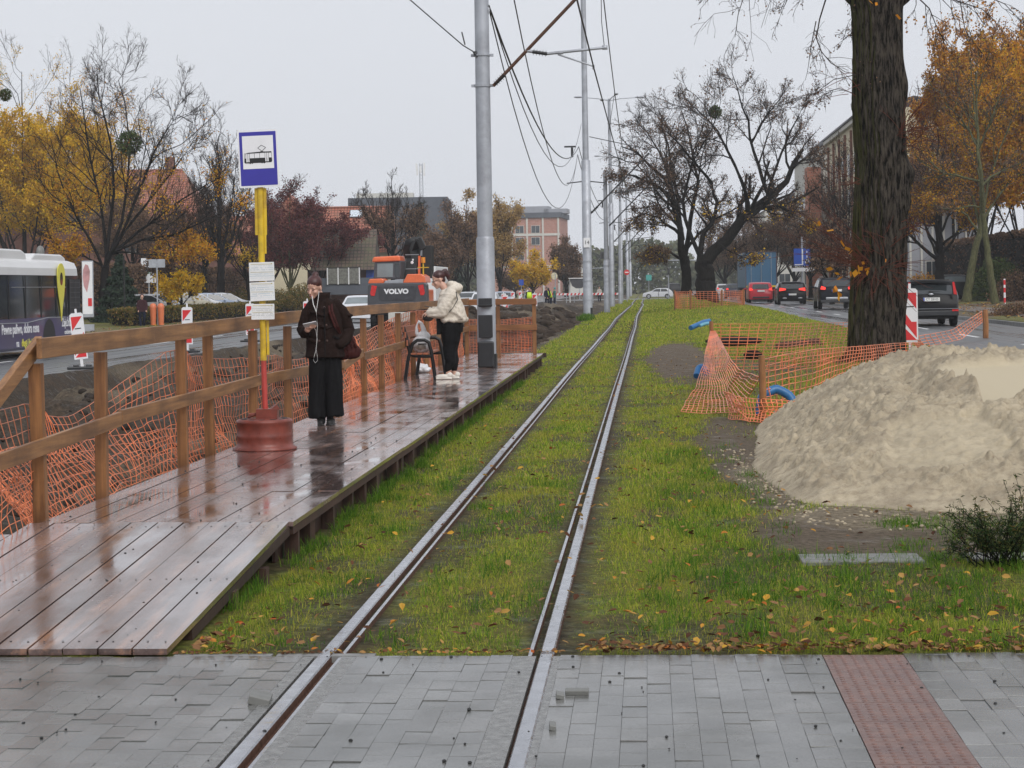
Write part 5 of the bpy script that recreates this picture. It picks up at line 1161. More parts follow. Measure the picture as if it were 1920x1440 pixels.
# black hatchback beside the tree
g=gp(1746,612,.25); Y0=g.y
c1=hatch('parked_car' if False else 'moving_car','black hatchback driving off just right of the big tree trunk, rear plate readable',(g.x+.02,Y0,.25),0,paint('black paint',(.012,.012,.014),.25),plate='CT 28105',plate_z=.86,group='cars in the right hand street',light_poly=[[(.80,1.0),(.70,1.02),(.66,1.40),(.72,1.41)]],lights='tail',lit=False,O=[(0,.30),(0.0,.33),(0.0,.60),(.04,.74),(.10,1.0),(.46,1.32),(.56,1.45),(1.0,1.49),(1.9,1.50),(2.5,1.43),(3.25,1.02),(3.5,.96),(4.15,.80),(4.30,.55),(4.32,.30)])
b=MB(); b.box((0,-.02,.42),(1.70,.05,.16)); b.build('bumper_trim',m_dark,c1,bevel=.02)
b=MB(); b.box((0,-.035,.56),(1.66,.03,.012)); b.build('chrome_line',m_rim,c1)
b=MB(); b.ball((0,.08,1.02),(.085,.03,.04),12); b.build('oval_badge',m_rim,c1,True)
b=MB(); b.box((0,.42,1.47),(1.22,.22,.035)); b.build('roof_spoiler',m_black,c1,bevel=.01)
b=MB(); b.tube([(.0,.17,1.10),(.30,.14,1.12)],.012,6); b.box((.0,.13,1.10),(.14,.05,.05)); b.build('rear_wiper',m_black,c1)
for sg in(-1,1): b=MB(); b.box((sg*.74,-.03,.50),(.20,.03,.06)); b.build('reflector',m_redlamp,c1)
g=gp(1566,580,.25)
SUV=[(0,.42),(0,.62),(.02,.85),(.10,1.12),(.38,1.52),(.50,1.63),(1.0,1.68),(2.0,1.69),(2.6,1.62),(3.3,1.18),(3.6,1.12),(4.3,.95),(4.5,.6),(4.52,.42)]
c2=hatch('moving_car','dark blue-black utility car with silver bumper strip, just left of the trunk',(g.x+.1,g.y,.25),0,paint('dark blue paint',(.014,.016,.024),.25),W=1.86,O=SUV,belt=1.12,wr=.36,wheels=(.9,3.6),plate='',plate_z=1.0,group='cars in the right hand street',light_poly=[[(.86,1.06),(.60,1.04),(.58,1.16),(.80,1.24)]],rearwin=[((.13,1.20),(.42,1.55),(-.80,.80),(-.86,.86))],sidew=[[(.72,1.18),(.95,1.52),(1.72,1.57),(1.72,1.16)],[(1.80,1.16),(1.80,1.58),(2.5,1.54),(3.1,1.18)]],screen=[((2.66,1.58),(3.25,1.21),(-.86,.86),(-.86,.86))])
b=MB(); b.box((0,-.03,.58),(1.15,.05,.13)); b.build('silver_strip',m_rim,c2,bevel=.03)
b=MB(); b.box((-.7,1.3,1.72),(.04,1.7,.04)); b.build('roof_bar',m_rim,c2); b=MB(); b.box((.7,1.3,1.72),(.04,1.7,.04)); b.build('roof_bar',m_rim,c2)
b=MB(); b.box((0,-.04,.42),(1.70,.06,.12)); b.build('bumper_trim',m_dark,c2,bevel=.02)
g=gp(1486,571,.25)
c3=hatch('moving_car','black car with pale roof and twin exhausts between red and blue-black cars',(g.x,g.y,.25),0,paint('black gloss',(.013,.013,.016),.22),W=1.88,plate='',plate_z=.66,belt=.98,group='cars in the right hand street',light_poly=[[(.86,.88),(.42,.94),(.42,1.04),(.82,1.10)]])
for sg in(-1,1): b=MB(); b.ball((sg*.5,-.03,.42),(.15,.04,.05),12); b.build('exhaust',m_rim,c3,True)
b=MB(); b.box((0,1.4,1.475),(1.25,1.7,.03)); b.build('pale_roof',m_greyw,c3,bevel=.012)
g=gp(1427,568,.25)
c4=hatch('moving_car','small bright red hatchback right behind the blue lorry',(g.x,g.y,.25),0,paint('red paint',(.40,.015,.03),.3),W=1.76,plate='',plate_z=.86,group='cars in the right hand street',light_poly=[[(.84,.88),(.56,.92),(.58,1.0),(.80,1.10)]],rearwin=[((.12,1.0),(.48,1.34),(-.72,.72),(-.70,.70))])
b=MB(); b.box((0,-.03,.40),(1.2,.05,.12)); b.build('bumper_trim',m_dark,c4,bevel=.02)
# farther queue
def tiny(px,py,z,pt,label,rz=0,lit=True,W=1.8,grp='cars in the right hand street',sub=0):
    g=gp(px,py,z); return hatch('moving_car',label,(g.x,g.y,z-sub),rz,pt,W=W,group=grp,light_poly=[[(.84,.86),(.60,.90),(.60,1.0),(.80,1.06)]],lit=lit)
tiny(1378,560,.15,paint('blue grey paint',(.05,.06,.09)),'dark car with bright brake lamps left of the blue lorry')
tiny(1358,556,.10,paint('white car paint',(.6,.6,.62)),'white car queueing left of the dark one ahead of the lorry')
tiny(1388,556,.10,paint('maroon paint',(.18,.02,.03)),'maroon car squeezed beside the lorry front')
# lorry
g=at(1428,560,158); T=thing('box_lorry','tall lorry with dark blue curtain box ahead of the red car','lorry',(g.x,g.y,.18),0)
b=MB(); b.box((0,6.8,2.55),(2.5,13.6,2.85)); b.build('cargo_box',M_('lorry blue',(.035,.11,.20),.5,var=.08,scale=.8),T,bevel=.03)
b=MB(); b.box((0,-.02,2.55),(.035,.03,2.8)); b.build('door_seam',m_black,T)
b=MB(); b.box((-1.22,-.03,2.55),(.06,.03,2.85)); b.box((1.22,-.03,2.55),(.06,.03,2.85)); b.box((0,-.03,3.97),(2.5,.03,.06)); b.build('door_frame',M_('lorry frame',(.07,.05,.07),.5),T)
for k in range(3): b=MB(); b.tube([(-.8+k*.8,-.06,1.2),(-.8+k*.8,-.06,3.9)],.018,5); b.build('lock_rod',m_galv,T)
b=MB(); b.box((0,.1,1.0),(2.4,.2,.25)); b.build('rear_beam',m_black,T)
for sg in(-1,1):
    b=MB(); b.box((sg*.95,-.03,.98),(.45,.04,.15)); b.build('tail_light',m_litlamp,T)
    b=MB(); b.box((sg*1.0,-.05,1.22),(.4,.02,.14)); b.build('marker_board',m_yellow,T)
    for y in (1.6,2.9,4.2,11.5): b=MB(); b.lathe([(.3,-.15),(.5,-.14),(.5,.14),(.3,.15)],n=18,M=Matrix.Rotation(PI/2,3,'Y')); o=b.build('wheel',m_tyre,T); o.location=(sg*1.02,y,.5)
b=MB(); b.box((0,14.8,1.9),(2.45,1.7,2.6)); b.build('cab',m_dgrey,T,bevel=.1)
# parked cars
def parked(px,py,z,rz,pt,label,grp='cars parked behind the hedge',O=HATCH,nm='parked_car',**k):
    g=at(px,py,118+(px-205)*.08); z=.12; return hatch(nm,label,(g.x,g.y,z),rz,pt,group=grp,light_poly=None,O=O,**k)
white=paint('silver paint',(.45,.47,.50)); beige=paint('beige paint',(.45,.42,.34)); wh=paint('white gloss',(.62,.63,.66)); blg=paint('pale blue grey paint',(.30,.36,.46))
parked(205,600,.15,-1.15,wh,'white parked car mostly hidden by the trunk of the mistletoe tree',gl=m_glass)
parked(232,606,.15,-1.2,white,'silver parked car left of the dark spruce',gl=m_glass)
parked(275,604,.15,-1.15,beige,'beige tall parked estate car behind the walking woman',O=[(y,z*1.12 if z>.6 else z) for y,z in HATCH],gl=m_glass)
parked(305,600,.15,-1.15,wh,'white parked car behind the pole of the orange bins',gl=m_glass)
parked(335,598,.15,-1.15,blg,'pale blue-grey parked car between the two thin trunks',gl=m_glass)
parked(362,594,.15,-1.15,white,'silver parked car with its bonnet out, rightmost of the parked row',gl=m_glass)
g=gp(1786,562,.40); c=hatch('parked_car','dark parked car at the kerb behind the black hatchback',(g.x+.2,g.y,.36),0,paint('dark grey paint',(.03,.035,.04)),O=SUV,belt=1.1,wr=.34,group='car parked on the right',rearwin=[((.13,1.20),(.42,1.55),(-.80,.80),(-.86,.86))],gl=m_glass2)
# oncoming pale car by the excavator
g=gp(668,606,-.12); c=hatch('moving_car','pale silver car facing the camera left of the excavator',(g.x,g.y+4.2,-.12),PI,wh,gl=m_glass2,W=1.9,group='cars on the left road',light_poly=None)
g=gp(905,590,-.15); c=hatch('moving_car','white car seen between the cream jacket and the grey mast',(g.x,g.y+4.2,-.15),PI,wh,gl=m_glass,group='cars on the left road')
g=gp(880,585,-.15); c=hatch('moving_car','silver car just behind the back of the woman in cream',(g.x-1,g.y+12,-.15),PI,white,gl=m_glass,group='cars on the left road')
g=gp(940,578,-.15); c=hatch('moving_car','far grey car beyond the platform end seen right of the mast',(g.x,g.y+4.2,-.2),PI,blg,gl=m_glass,group='cars on the left road')
# crossing street
g=gp(1233,560,-.38); c=hatch('moving_car','white hatchback crossing the tram track far ahead, side on',(g.x+2.2,g.y,-.38),PI/2,wh,gl=m_glass,group='cars on the crossing street')
g=gp(1275,556,-.38); c=hatch('moving_car','black off-road car waiting behind the trunks of the median limes',(g.x-.8,g.y-8,-.25),0.2,paint('black wagon',(.02,.02,.025)),O=[(y,z*1.2 if z>.6 else z) for y,z in SUV],belt=1.25,group='cars on the crossing street',gl=m_glass2)
g=gp(1208,548,-.38); c=hatch('moving_car','faint pale car far away in the haze beyond the crossing',(g.x,g.y+60,-.38),PI,blg,gl=m_glass,group='far cars')
# ---------- bus ----------
B=thing('city_bus','white and violet city bus with a big yellow map pin on its side','bus',(-17.95,61.6,-.1),0)
m_bw=M_('bus white',(.62,.62,.62),.35,var=.05,scale=.8,coat=.3); m_bp=M_('bus violet',(.060,.050,.13),.35,var=.12,scale=1.2,coat=.3,dirt=(.075,.065,.12)); m_pin=M_('pin yellow',(.68,.62,.08),.4,var=.04)
def bsec(z0,z1,nm,mat,prof):
    # prof: (x inset, z) from bottom to top of the right flank; symmetric about x=-1.27
    x=MB(); ys=[-12,-11.8,-.25,-.08,0]; k=len(prof); V=[]
    for y in ys:
        e={-12:.10,-11.8:0,-.25:0,-.08:.06,0:.16}[y]
        ring=[(-a-e,z) for a,z in prof]+[(-2.54+a+e,z) for a,z in prof[::-1]]
        V+=[(px_,y,pz_) for px_,pz_ in ring]
    n=2*k; F=[(i*n+j,i*n+(j+1)%n,(i+1)*n+(j+1)%n,(i+1)*n+j) for i in range(len(ys)-1) for j in range(n)]+[tuple(range(n)),tuple(range(len(ys)*n-1,(len(ys)-1)*n-1,-1))]
    x.add(V,F); return x.build(nm,mat,B,False)
bsec(0,0,'lower_body',m_bp,[(.06,.22),(.0,.30),(0,1.13)])
bsec(0,0,'window_band',m_glass,[(.0,1.135),(.03,2.38)])
bsec(0,0,'roof',m_bw,[(.02,2.385),(.04,2.6),(.12,2.78),(.35,2.86),(.9,2.90)])
for (y0,y1,hh_) in ((-3.9,-.35,3.05),(-11.5,-4.3,3.14)):
    x=MB(); x.prism([(y0,2.80),(y1,2.80),(y1-.1,hh_-.1),(y1-.5,hh_),(y0+.4,hh_),(y0,hh_-.15)],Matrix.Translation((-.35,0,0))@Matrix(((0,0,-1,0),(1,0,0,0),(0,1,0,0),(0,0,0,1))),1.8); x.build('roof_unit',m_bw,B,bevel=.05)
x=MB(); x.ball((-1.0,-.9,3.15),(.12,.2,.2),10); x.build('roof_vent',m_concr,B,True)
for y in (-1.55,-2.6,-4.1,-5.6,-7.1,-8.6): x=MB(); x.box((.008,y,1.75),(.02,.05,1.25)); x.build('window_post',m_black,B)
x=MB(); x.box((.002,-4.2,2.03),(.02,5.2,.025)); x.build('window_bar',m_rim,B)
x=MB(); x.box((.012,-.72,1.72),(.02,1.15,1.1)); gr=x.build('engine_grille',m_black,B)
for k in range(7): x=MB(); x.box((.026,-.72,1.24+k*.155),(.014,1.1,.022)); x.build('grille_bar',m_exg,gr)
for k in range(3): x=MB(); x.box((.026,-1.22+k*.5,1.72),(.016,.03,1.1)); x.build('grille_bar',m_exg,gr)
for y in (-3.35,-9.3):
    x=MB(); x.lathe([(.3,-.14),(.47,-.12),(.47,.1),(.3,.12),(.1,.06)],n=22,M=Matrix.Rotation(PI/2,3,'Y')); o=x.build('wheel',m_tyre,B); o.location=(-.12,y,.47)
    x=MB(); pts=[(y+.62*math.cos(a),.45+.62*math.sin(a)) for a in np.linspace(-.3,PI+.3,18)]; x.add([(.006,yy,max(.22,zz)) for yy,zz in pts],[tuple(range(len(pts)))[::-1]]); x.build('wheel_arch',m_black,B)
def pin(sc_,x_): 
    P=[]
    for i in range(24):
        a=2*PI*i/24; r_=1
        P.append((.40*math.cos(a),.42*math.sin(a)+.05 if math.sin(a)>=0 else 0))
    return P
x=MB(); pin_=[(.40*math.cos(a),1.02+.36*math.sin(a)) for a in np.linspace(0,PI,12)]+[(-.38,.75),(-.28,.4),(-.12,.05),(0,-.40),(.12,.05),(.28,.4),(.38,.75)]
MS=Matrix(((0,0,1,0),(1,0,0,0),(0,1,0,0),(0,0,0,1)))  # plane x=const, local x->y, local y->z
x.prism(pin_,Matrix.Translation((.012,-2.15,1.38))@MS,.02); o=x.build('map_pin',m_pin,B)
x=MB(); x.prism([(.14*math.cos(a),.20*math.sin(a)) for a in np.linspace(0,2*PI,16,endpoint=False)],Matrix.Translation((.034,-2.15,2.28))@MS,.005); x.build('pin_eye',m_glass,o)
TX=lambda y,z:Matrix.Translation((.006,y,z))@MS
txt('Pewne paliwo, dobra cena',.40,'advert_line',m_wsheet,B,TX(-6.05,.83),.003,.006,.80)
txt('na',.30,'advert_line',m_wsheet,B,TX(-6.35,.42),.003,.004,.9); txt('długą i krótką',.30,'advert_line',m_pin,B,TX(-5.35,.42),.003,.004,.75); txt('drogę!',.30,'advert_line',m_wsheet,B,TX(-4.3,.42),.003,.004,.8)
txt('Zajeżdżaj',.36,'advert_line',m_wsheet,B,TX(-1.5,.93),.003,.006,.8); txt('codziennie do',.2,'advert_line',m_wsheet,B,TX(-1.3,.64),.003,.003,.9); txt('na stację',.22,'advert_line',m_wsheet,B,TX(-1.3,.38),.003,.003,.9)
x=MB(); x.tube([(.004,-8,1.02),(.006,-5.5,1.0),(.006,-3.5,1.12),(.006,-1.7,1.10)],.012,5); x.build('violet_trim',m_rim,B)
# advert panel behind the bus
g=gp(165,640,-.05); A=thing('advert_lightbox','tall white advertising panel with a pink figure standing behind the bus','advert panel',(g.x-4,g.y+14,.0),PSI); 
x=MB(); x.box((0,0,1.9),(.50,.14,2.5)); x.build('panel_case',m_galv,A,bevel=.03)
x=MB(); x.box((0,-.075,1.95),(.44,.01,2.3)); pn=x.build('poster',m_wsheet,A)
x=MB(); x.prism([(.0,.0),(-.14,.3),(-.18,.7),(-.16,1.0),(-.06,1.25),(.06,1.2),(.14,.95),(.12,.6),(.06,.3)],Matrix.Translation((-.02,-.082,1.75))@RX,.004); x.build('poster_figure',M_('poster pink',(.48,.25,.26),.5,var=.35,scale=2.5),pn)
x=MB(); x.prism([(-.08,0),(.09,0),(.09,.35),(-.08,.35)],Matrix.Translation((.10,-.088,1.15))@RX,.003); x.build('poster_price',m_red,pn)
x=MB(); x.box((0,0,.15),(.5,.16,.4)); x.build('foot',m_galv,A)
# ---------- excavator ----------
g=gp(748,621,-.14); E_=thing('wheeled_excavator','orange and grey wheeled excavator seen from behind with its dark boom folded up','excavator',(g.x,g.y,-.14),0)
def EP(px,py,y=0): return Vector(((px-748)/43.0,y,(621-py)/43.0))
x=MB(); x.prism([(-1.25,.92),(1.25,.92),(1.30,1.05),(1.27,2.02),(1.20,2.10),(-1.22,2.10),(-1.30,2.0),(-1.33,1.1)],RX@Matrix.Translation((0,0,-.5)),.75); x.build('counterweight',m_exg,E_,bevel=.05)
x=MB(); x.prism([(-.85,1.95),(.85,1.95),(.80,1.45),(.70,1.33),(-.70,1.33),(-.80,1.45)],RX@Matrix.Translation((0,0,.25)),.018); x.build('recess_panel',M_('recess grey',(.04,.04,.048),.5),E_,bevel=.006)
txt('VOLVO',.28,'maker_lettering',m_wsheet,E_,Matrix.Translation((-.05,-.275,1.72))@RX,.004,.016,1.12)
for sg in(-1,1):
    x=MB(); x.prism([(-.13,.42),(.10,.46),(.17,.10),(.12,.0),(-.02,0)] if sg>0 else [(.13,.42),(.02,0)][:1]+[(-.10,.46),(-.17,.10),(-.12,0),(.02,0)],Matrix.Translation((sg*1.02,-.26,1.55))@RX,.02); x.build('tail_light',m_redlamp,E_)
x=MB(); x.box((0,1.6,1.35),(2.45,2.6,.9)); x.build('upper_deck',m_exo,E_,bevel=.05)
x=MB(); x.prism([(-1.3,2.09),(-.62,2.09),(-.60,2.22),(-.70,2.30),(-1.22,2.28)],RX@Matrix.Translation((0,0,-1.5)),1.7); x.build('engine_hood',m_exo,E_,bevel=.03)
x=MB(); x.prism([(-.62,2.09),(.22,2.09),(.22,2.25),(-.55,2.20)],RX@Matrix.Translation((0,0,-1.4)),1.5); x.build('hood_step',m_galv,E_,bevel=.02)
x=MB(); x.prism([(.22,2.09),(1.22,2.09),(1.18,2.36),(1.0,2.47),(.42,2.47)],RX@Matrix.Translation((0,0,-1.9)),2.0); x.build('engine_hood',m_exo,E_,bevel=.03)
x=MB(); x.prism([(-1.25,2.28),(-.05,2.28),(-.02,3.05),(-.1,3.1),(-1.18,3.06)],RX@Matrix.Translation((0,0,-2.9)),1.7); cb_=x.build('cab',m_exg,E_,bevel=.04)
x=MB(); x.prism([(-1.30,3.03),(-.02,3.06),(-.06,3.30),(-1.22,3.26)],RX@Matrix.Translation((0,0,-2.95)),1.85); x.build('cab_roof',m_exo,E_,bevel=.06)
x=MB(); x.prism([(-1.08,2.36),(-.38,2.36),(-.36,2.96),(-1.06,2.96)],RX@Matrix.Translation((0,0,-1.19)),.02); x.build('cab_window',m_glass2,cb_)
x=MB(); x.prism([(-.30,2.36),(-.08,2.36),(-.08,2.96),(-.28,2.96)],RX@Matrix.Translation((0,0,-1.19)),.02); x.build('cab_window',m_glass,cb_)
# boom
x=MB(); x.beam((.22,2.6,2.2),(.34,3.6,3.7),.5,.45); x.beam((.32,3.5,3.6),(.55,3.2,4.05),.5,.4); x.build('boom',m_black,E_,bevel=.03)
x=MB(); x.beam((.93,3.0,2.3),(.95,3.1,3.75),.52,.4); x.beam((.80,3.0,3.6),(.55,3.0,4.1),.3,.3); x.build('stick',m_black,E_,bevel=.03)
x=MB(); x.beam((.60,2.75,2.3),(.63,2.75,3.3),.10,.1); x.build('hydraulic_ram',m_exo,E_)
x=MB(); x.beam((.70,2.9,3.3),(.74,2.95,3.8),.07,.07); x.build('hydraulic_rod',m_rim,E_)
x=MB()
for k in range(6):
    o_=k*.05; x.tube([(.02+o_,2.6,3.2),(-.06+o_,2.5,3.6),(.06+o_*.9,2.5,3.98-o_*.3),(.35+o_*.5,2.6,4.12-o_*.3),(.62,2.7,4.0-o_)],.035,6)
x.build('hydraulic_hoses',m_blackm,E_,True)
for z in (2.72,3.35): x=MB(); x.box((.35,2.35,z),(.62,.03,.03)); x.build('hose_clamp',m_rim,E_)
x=MB(); x.ball((.34,2.34,3.0),(.07,.02,.07),6); x.ball((.38,2.34,3.12),(.04,.02,.05),5); x.build('boom_sticker',m_wsheet,E_)
x=MB(); x.tube([(1.05,.5,2.4),(1.05,.5,2.95)],.03,6); x.tube([(.8,.5,2.75),(1.3,.5,2.75)],.02,5); x.build('mirror_bracket',m_yellow,E_); x=MB(); x.tube([(1.05,.5,2.95),(1.05,.5,3.2)],.09,8); x.build('beacon',M_('amber beacon',(.7,.25,.02),.2),E_)
x=MB(); x.box((0,1.6,.72),(1.1,2.6,.45)); x.box((0,1.6,.98),(1.6,1.6,.2)); x.box((0,.3,.85),(2.1,.5,.3)); x.build('chassis',m_black,E_)
x=MB(); x.box((0,.5,.55),(1.7,.35,.3)); x.build('axle',m_dark,E_,bevel=.05)
for sg in(-1,1):
    for y in (.55,3.0):
        for dx in (0,.30):
            x=MB(); x.lathe([(.25,-.13),(.47,-.13),(.50,-.09),(.50,.09),(.47,.13),(.25,.13)],n=26,M=Matrix.Rotation(PI/2,3,'Y')); o=x.build('wheel',m_tyre,E_); o.location=(sg*(1.12-dx),y,.5)
            if dx==0 and y<1:
                x=MB()
                for k in range(22): a=2*PI*k/22; x.box((0,.5*math.sin(a),.5*math.cos(a)),(.25,.05,.03),M=Matrix.Rotation(-a,3,'X'))
                x.build('tread',m_tyre,o)
x=MB(); x.box((-.75,-.15,1.02),(.9,.08,.24)); lb=x.build('light_bar',m_wsheet,E_,bevel=.01); x=MB(); x.box((-.55,-.2,1.02),(.28,.02,.2)); x.build('red_panel',m_red,lb)
x=MB(); x.box((.05,-.1,.62),(.95,.3,.42)); x.build('tool_box',m_cream,E_,bevel=.02)
# white box van beyond
g=at(797,600,96); V_=thing('box_van','white boxy lorry body behind the excavator and the woman in cream','van',(g.x,g.y,-.14),0)
x=MB(); x.box((0,3,1.75),(1.1,6,2.3)); x.build('cargo_box',m_white,V_,bevel=.03)
for sg in(-1,1): x=MB(); x.box((sg*.4,-.02,.9),(.12,.04,.3)); x.build('tail_light',m_redlamp,V_)
for sg in(-1,1):
    for y in(1,5): x=MB(); x.lathe([(.2,-.1),(.4,-.1),(.4,.1),(.2,.1)],n=16,M=Matrix.Rotation(PI/2,3,'Y')); o=x.build('wheel',m_tyre,V_); o.location=(sg*.45,y,.4)
# ---------- small far people ----------
def figure(px,py,z,h,rz,top,bot,label,hairm=m_hair,vest=None,step=.1,bend=0,base=None):
    g=gp(px,py,z); t=thing('person',label,'person',(g.x,g.y,z),rz); k=h/1.7
    def q(*v): return Vector(v)*k
    b=MB(); hd=q(0,-.02-bend*.35,1.58-bend*.15); b.ball(hd,(.085*k,.10*k,.12*k),10); limb(b,[q(0,0,1.3-bend*.05),hd],[.06*k,.05*k],8)
    stack(b,[(0,0,.85*k,.15*k,.1*k),(0,-bend*.1*k,1.15*k,.16*k,.1*k),(0,-bend*.2*k,1.38*k,.14*k,.08*k)],10)
    for s in(-1,1): limb(b,[q(s*.09,0,.88),q(s*.10,-step*s*.5,.48),q(s*.10,step*s,.06)],[.08*k,.055*k,.04*k],8); limb(b,[q(s*.18,-bend*.2,1.33),q(s*.24,-bend*.1,1.05),q(s*.20,-.12-bend*.2,.84)],[.05*k,.04*k,.035*k],8); b.ball(q(s*.20,-.13-bend*.2,.80),.04*k,8)
    fuse(b,'body',m_skin,t,.02,1)
    b=MB(); stack(b,[(0,0,.78*k,.19*k,.13*k),(0,-bend*.1*k,1.1*k,.19*k,.13*k),(0,-bend*.2*k,1.36*k,.17*k,.11*k),(0,-bend*.2*k,1.44*k,.09*k,.08*k)],12)
    for s in(-1,1): limb(b,[q(s*.18,-bend*.2,1.34),q(s*.25,-bend*.1,1.06),q(s*.215,-.10-bend*.2,.87)],[.07*k,.06*k,.05*k],8)
    fuse(b,'jacket',top,t,.02,1)
    if vest: b=MB(); stack(b,[(0,0,.86*k,.20*k,.145*k),(0,-bend*.1*k,1.1*k,.20*k,.145*k),(0,-bend*.2*k,1.37*k,.165*k,.125*k)],12); b.build('vest',vest,t,True)
    b=MB()
    for s in(-1,1): limb(b,[q(s*.09,0,.86),q(s*.10,-step*s*.5,.48),q(s*.10,step*s,.10)],[.11*k,.08*k,.065*k],8)
    fuse(b,'trousers',bot,t,.02,1)
    b=MB(); b.ball(hd+q(0,.03,.035),(.105*k,.11*k,.12*k),10); b.build('hair' if hairm!=m_concr else 'helmet',hairm,t,True)
    for s in(-1,1): b=MB(); b.ball(q(s*.10,step*s-.05,.04),(.05*k,.13*k,.045*k),8); b.build('shoe',m_black,t,True)
    return t
figure(267,613,.0,1.62,PI*.1,M_('dark plum coat',(.045,.018,.022),.8,var=.3,scale=20),m_navy,'woman in plum coat and dark jeans walking past the orange bins',m_hair2,step=.18)
figure(993,584,-.14,1.75,0,m_navy,m_navy,'road worker in a bright yellow vest seen from behind',m_black,m_hivis)
figure(1026,577,-.14,1.75,.5,m_navy,m_navy,'dark clothed worker, left one of the talking pair beside the soil heap',m_black)
figure(1033,578,-.14,1.75,-1.4,m_navy,m_navy,'bending worker in a yellow vest beside the dark clothed one',m_black,m_hivis,bend=.6)
figure(1040,577,-.14,1.7,-1.4,M_('green jacket',(.05,.16,.13),.8),m_navy,'worker in a green jacket and helmet on the right of the group',M_('helmet',(.05,.25,.25),.4))
figure(1124,566,-.2,1.7,0,M_('pale jacket',(.5,.45,.42),.8),m_navy,'faint person in a pale jacket near the concrete mast',m_hair)
# ---------- street furniture ----------
def post(name,label,cat,px,py,z,h,r,mat,group=None,D=None):
    g=gp(px,py,z); t=thing(name,label,cat,(g.x,g.y,z),PSI,group); b=MB(); b.tube([(0,0,-.1),(0,0,h)],r,10); b.build('post',mat,t,True); return t
t=post('road_sign','grey back of a double road sign on a thin pole above the orange bins','road sign',296,612,.0,3.35,.035,m_galv)
for s in(-1,1): b=MB(); b.box((s*.22,0,3.15),(.38,.03,.42)); b.build('sign_back',m_galv,t,bevel=.01)
m_bin=M_('bin orange',(.62,.17,.07),.4,var=.1,scale=4)
for s,l in((-1,'left one of two orange litter bins on the sign pole'),(1,'right one of two orange litter bins on the sign pole')):
    T_=thing('litter_bin',l,'litter bin',(t.location.x+s*.20*cs,t.location.y-.12,.02),PSI,'orange litter bins'); b=MB(); b.lathe([(.13,.05),(.165,.9)],n=16); b.build('bin_body',m_bin,T_,True); b=MB(); b.lathe([(.175,.90),(.175,.98),(.13,1.10),(.05,1.14)],n=16); b.build('hood',m_bin,T_,True)
t=post('lamp_post','thin dark pole in front of the spruce','pole',234,612,.0,3.6,.04,m_black)
g=gp(219,600,.0); T_=thing('shop_sign','pale shop board with green lettering half hidden by the leaves','sign board',(g.x-1,g.y+12,0),PSI); b=MB(); b.box((0,0,3.2),(1.0,.1,1.7)); b.build('board',m_wsheet,T_); b=MB(); b.tube([(0,.05,0),(0,.05,2.4)],.06,8); b.build('post',m_galv,T_)
txt('NIK',.42,'sign_letters',m_black,T_,Matrix.Translation((.0,-.055,3.72))@RX,.004); txt('US',.55,'sign_letters',M_('sign green',(.02,.2,.08),.5),T_,Matrix.Translation((.0,-.055,3.1))@RX,.004,.01)
# lane sign on the right
t=post('lane_sign','blue lane arrangement sign with a white plate below, over the queue of cars','road sign',1505,562,.4,4.6,.06,m_galv)
D_=Vector(t.location).dot(FW); ppm=FL/D_
b=MB(); zc=(562-482)/ppm; b.box((0,-.05,zc),(31/ppm,.05,32/ppm)); o=b.build('sign_board',m_blue2,t); b=MB(); b.box((.02,-.085,zc),(.1,.02,30/ppm)); b.box((-.25,-.085,zc-.55),(.6,.02,.07)); b.box((.35,-.085,zc+.2),(.06,.02,.5)); b.box((.35,-.085,zc-.3),(.3,.02,.3)); b.build('sign_lines',m_wsheet,o)
b=MB(); b.box((0.1,-.05,zc-.92),(42/ppm,.05,.26)); b.build('lower_plate',m_wsheet,t)
t=post('marker_post','thin red and white striped post on the grassy verge at the right','marker post',1884,572,.42,1.3,.05,m_wsheet)
for z in(.12,.62,1.0): b=MB(); b.lathe([(.052,z),(.052,z+.24)],n=12); b.build('red_band',m_red,t)
g=gp(1880,560,.42); T_=thing('guard_rail','low dark tube railing in front of the green shrub at the right','railing',(g.x-2.0,g.y+6,.42),0)
for k in range(5): b=MB(); b.tube([(k*1.6,0,0),(k*1.6,0,.85)],.03,6); b.build('post',m_galv,T_)
b=MB(); b.tube([(0,0,.85),(6.4,0,.85)],.03,6); b.build('rail',m_galv,T_)
# traffic lights
def mast_arm(px,py,z,h,x1,label,heads,rise=.4):
    g=gp(px,py,z); D_=Vector(g).dot(FW); k=D_/FL; t=thing('traffic_light_mast',label,'traffic light',(g.x,g.y,z),PSI)
    L_=(x1-px)*k; b=MB(); b.tube([(0,0,0),(0,0,h*.75),(.25*np.sign(L_),0,h*.92),(1.2*np.sign(L_),0,h),(L_,0,h+rise)],[.11,.1,.09,.08,.05],8); b.build('curved_mast',m_galv,t,True)
    for hx,yc in heads: 
        b=MB(); X=(hx-px)*k; Z=z+0+(py-yc)*k-z; b.box((X,-.1,Z),(.62,.12,1.0)); o=b.build('signal_board',m_exg,t); b=MB(); b.box((X,-.2,Z),(.3,.15,.86)); b.build('signal_head',m_black,o)
    return t
mast_arm(984,562,-.2,4.0,1134,'curved traffic light mast reaching over the left road beyond the soil heap',((1043,486),(1131,481)),.25)
mast_arm(1322,556,-.2,5.2,1205,'traffic light mast reaching over the crossing from the right',((1219,470),),.1)
def tlight(px,py,z,h,label):
    t=post('traffic_light',label,'traffic light',px,py,z,h,.06,m_galv); b=MB(); b.box((0,-.12,h-.4),(.3,.2,.9)); b.build('signal_head',m_black,t); return t
tlight(1087,562,-.3,4.0,'small traffic light just left of the second mast'); tlight(1111,562,-.3,3.8,'small traffic light just right of the second mast'); tlight(1254,560,-.38,4.2,'small traffic light beside the black off-road car')
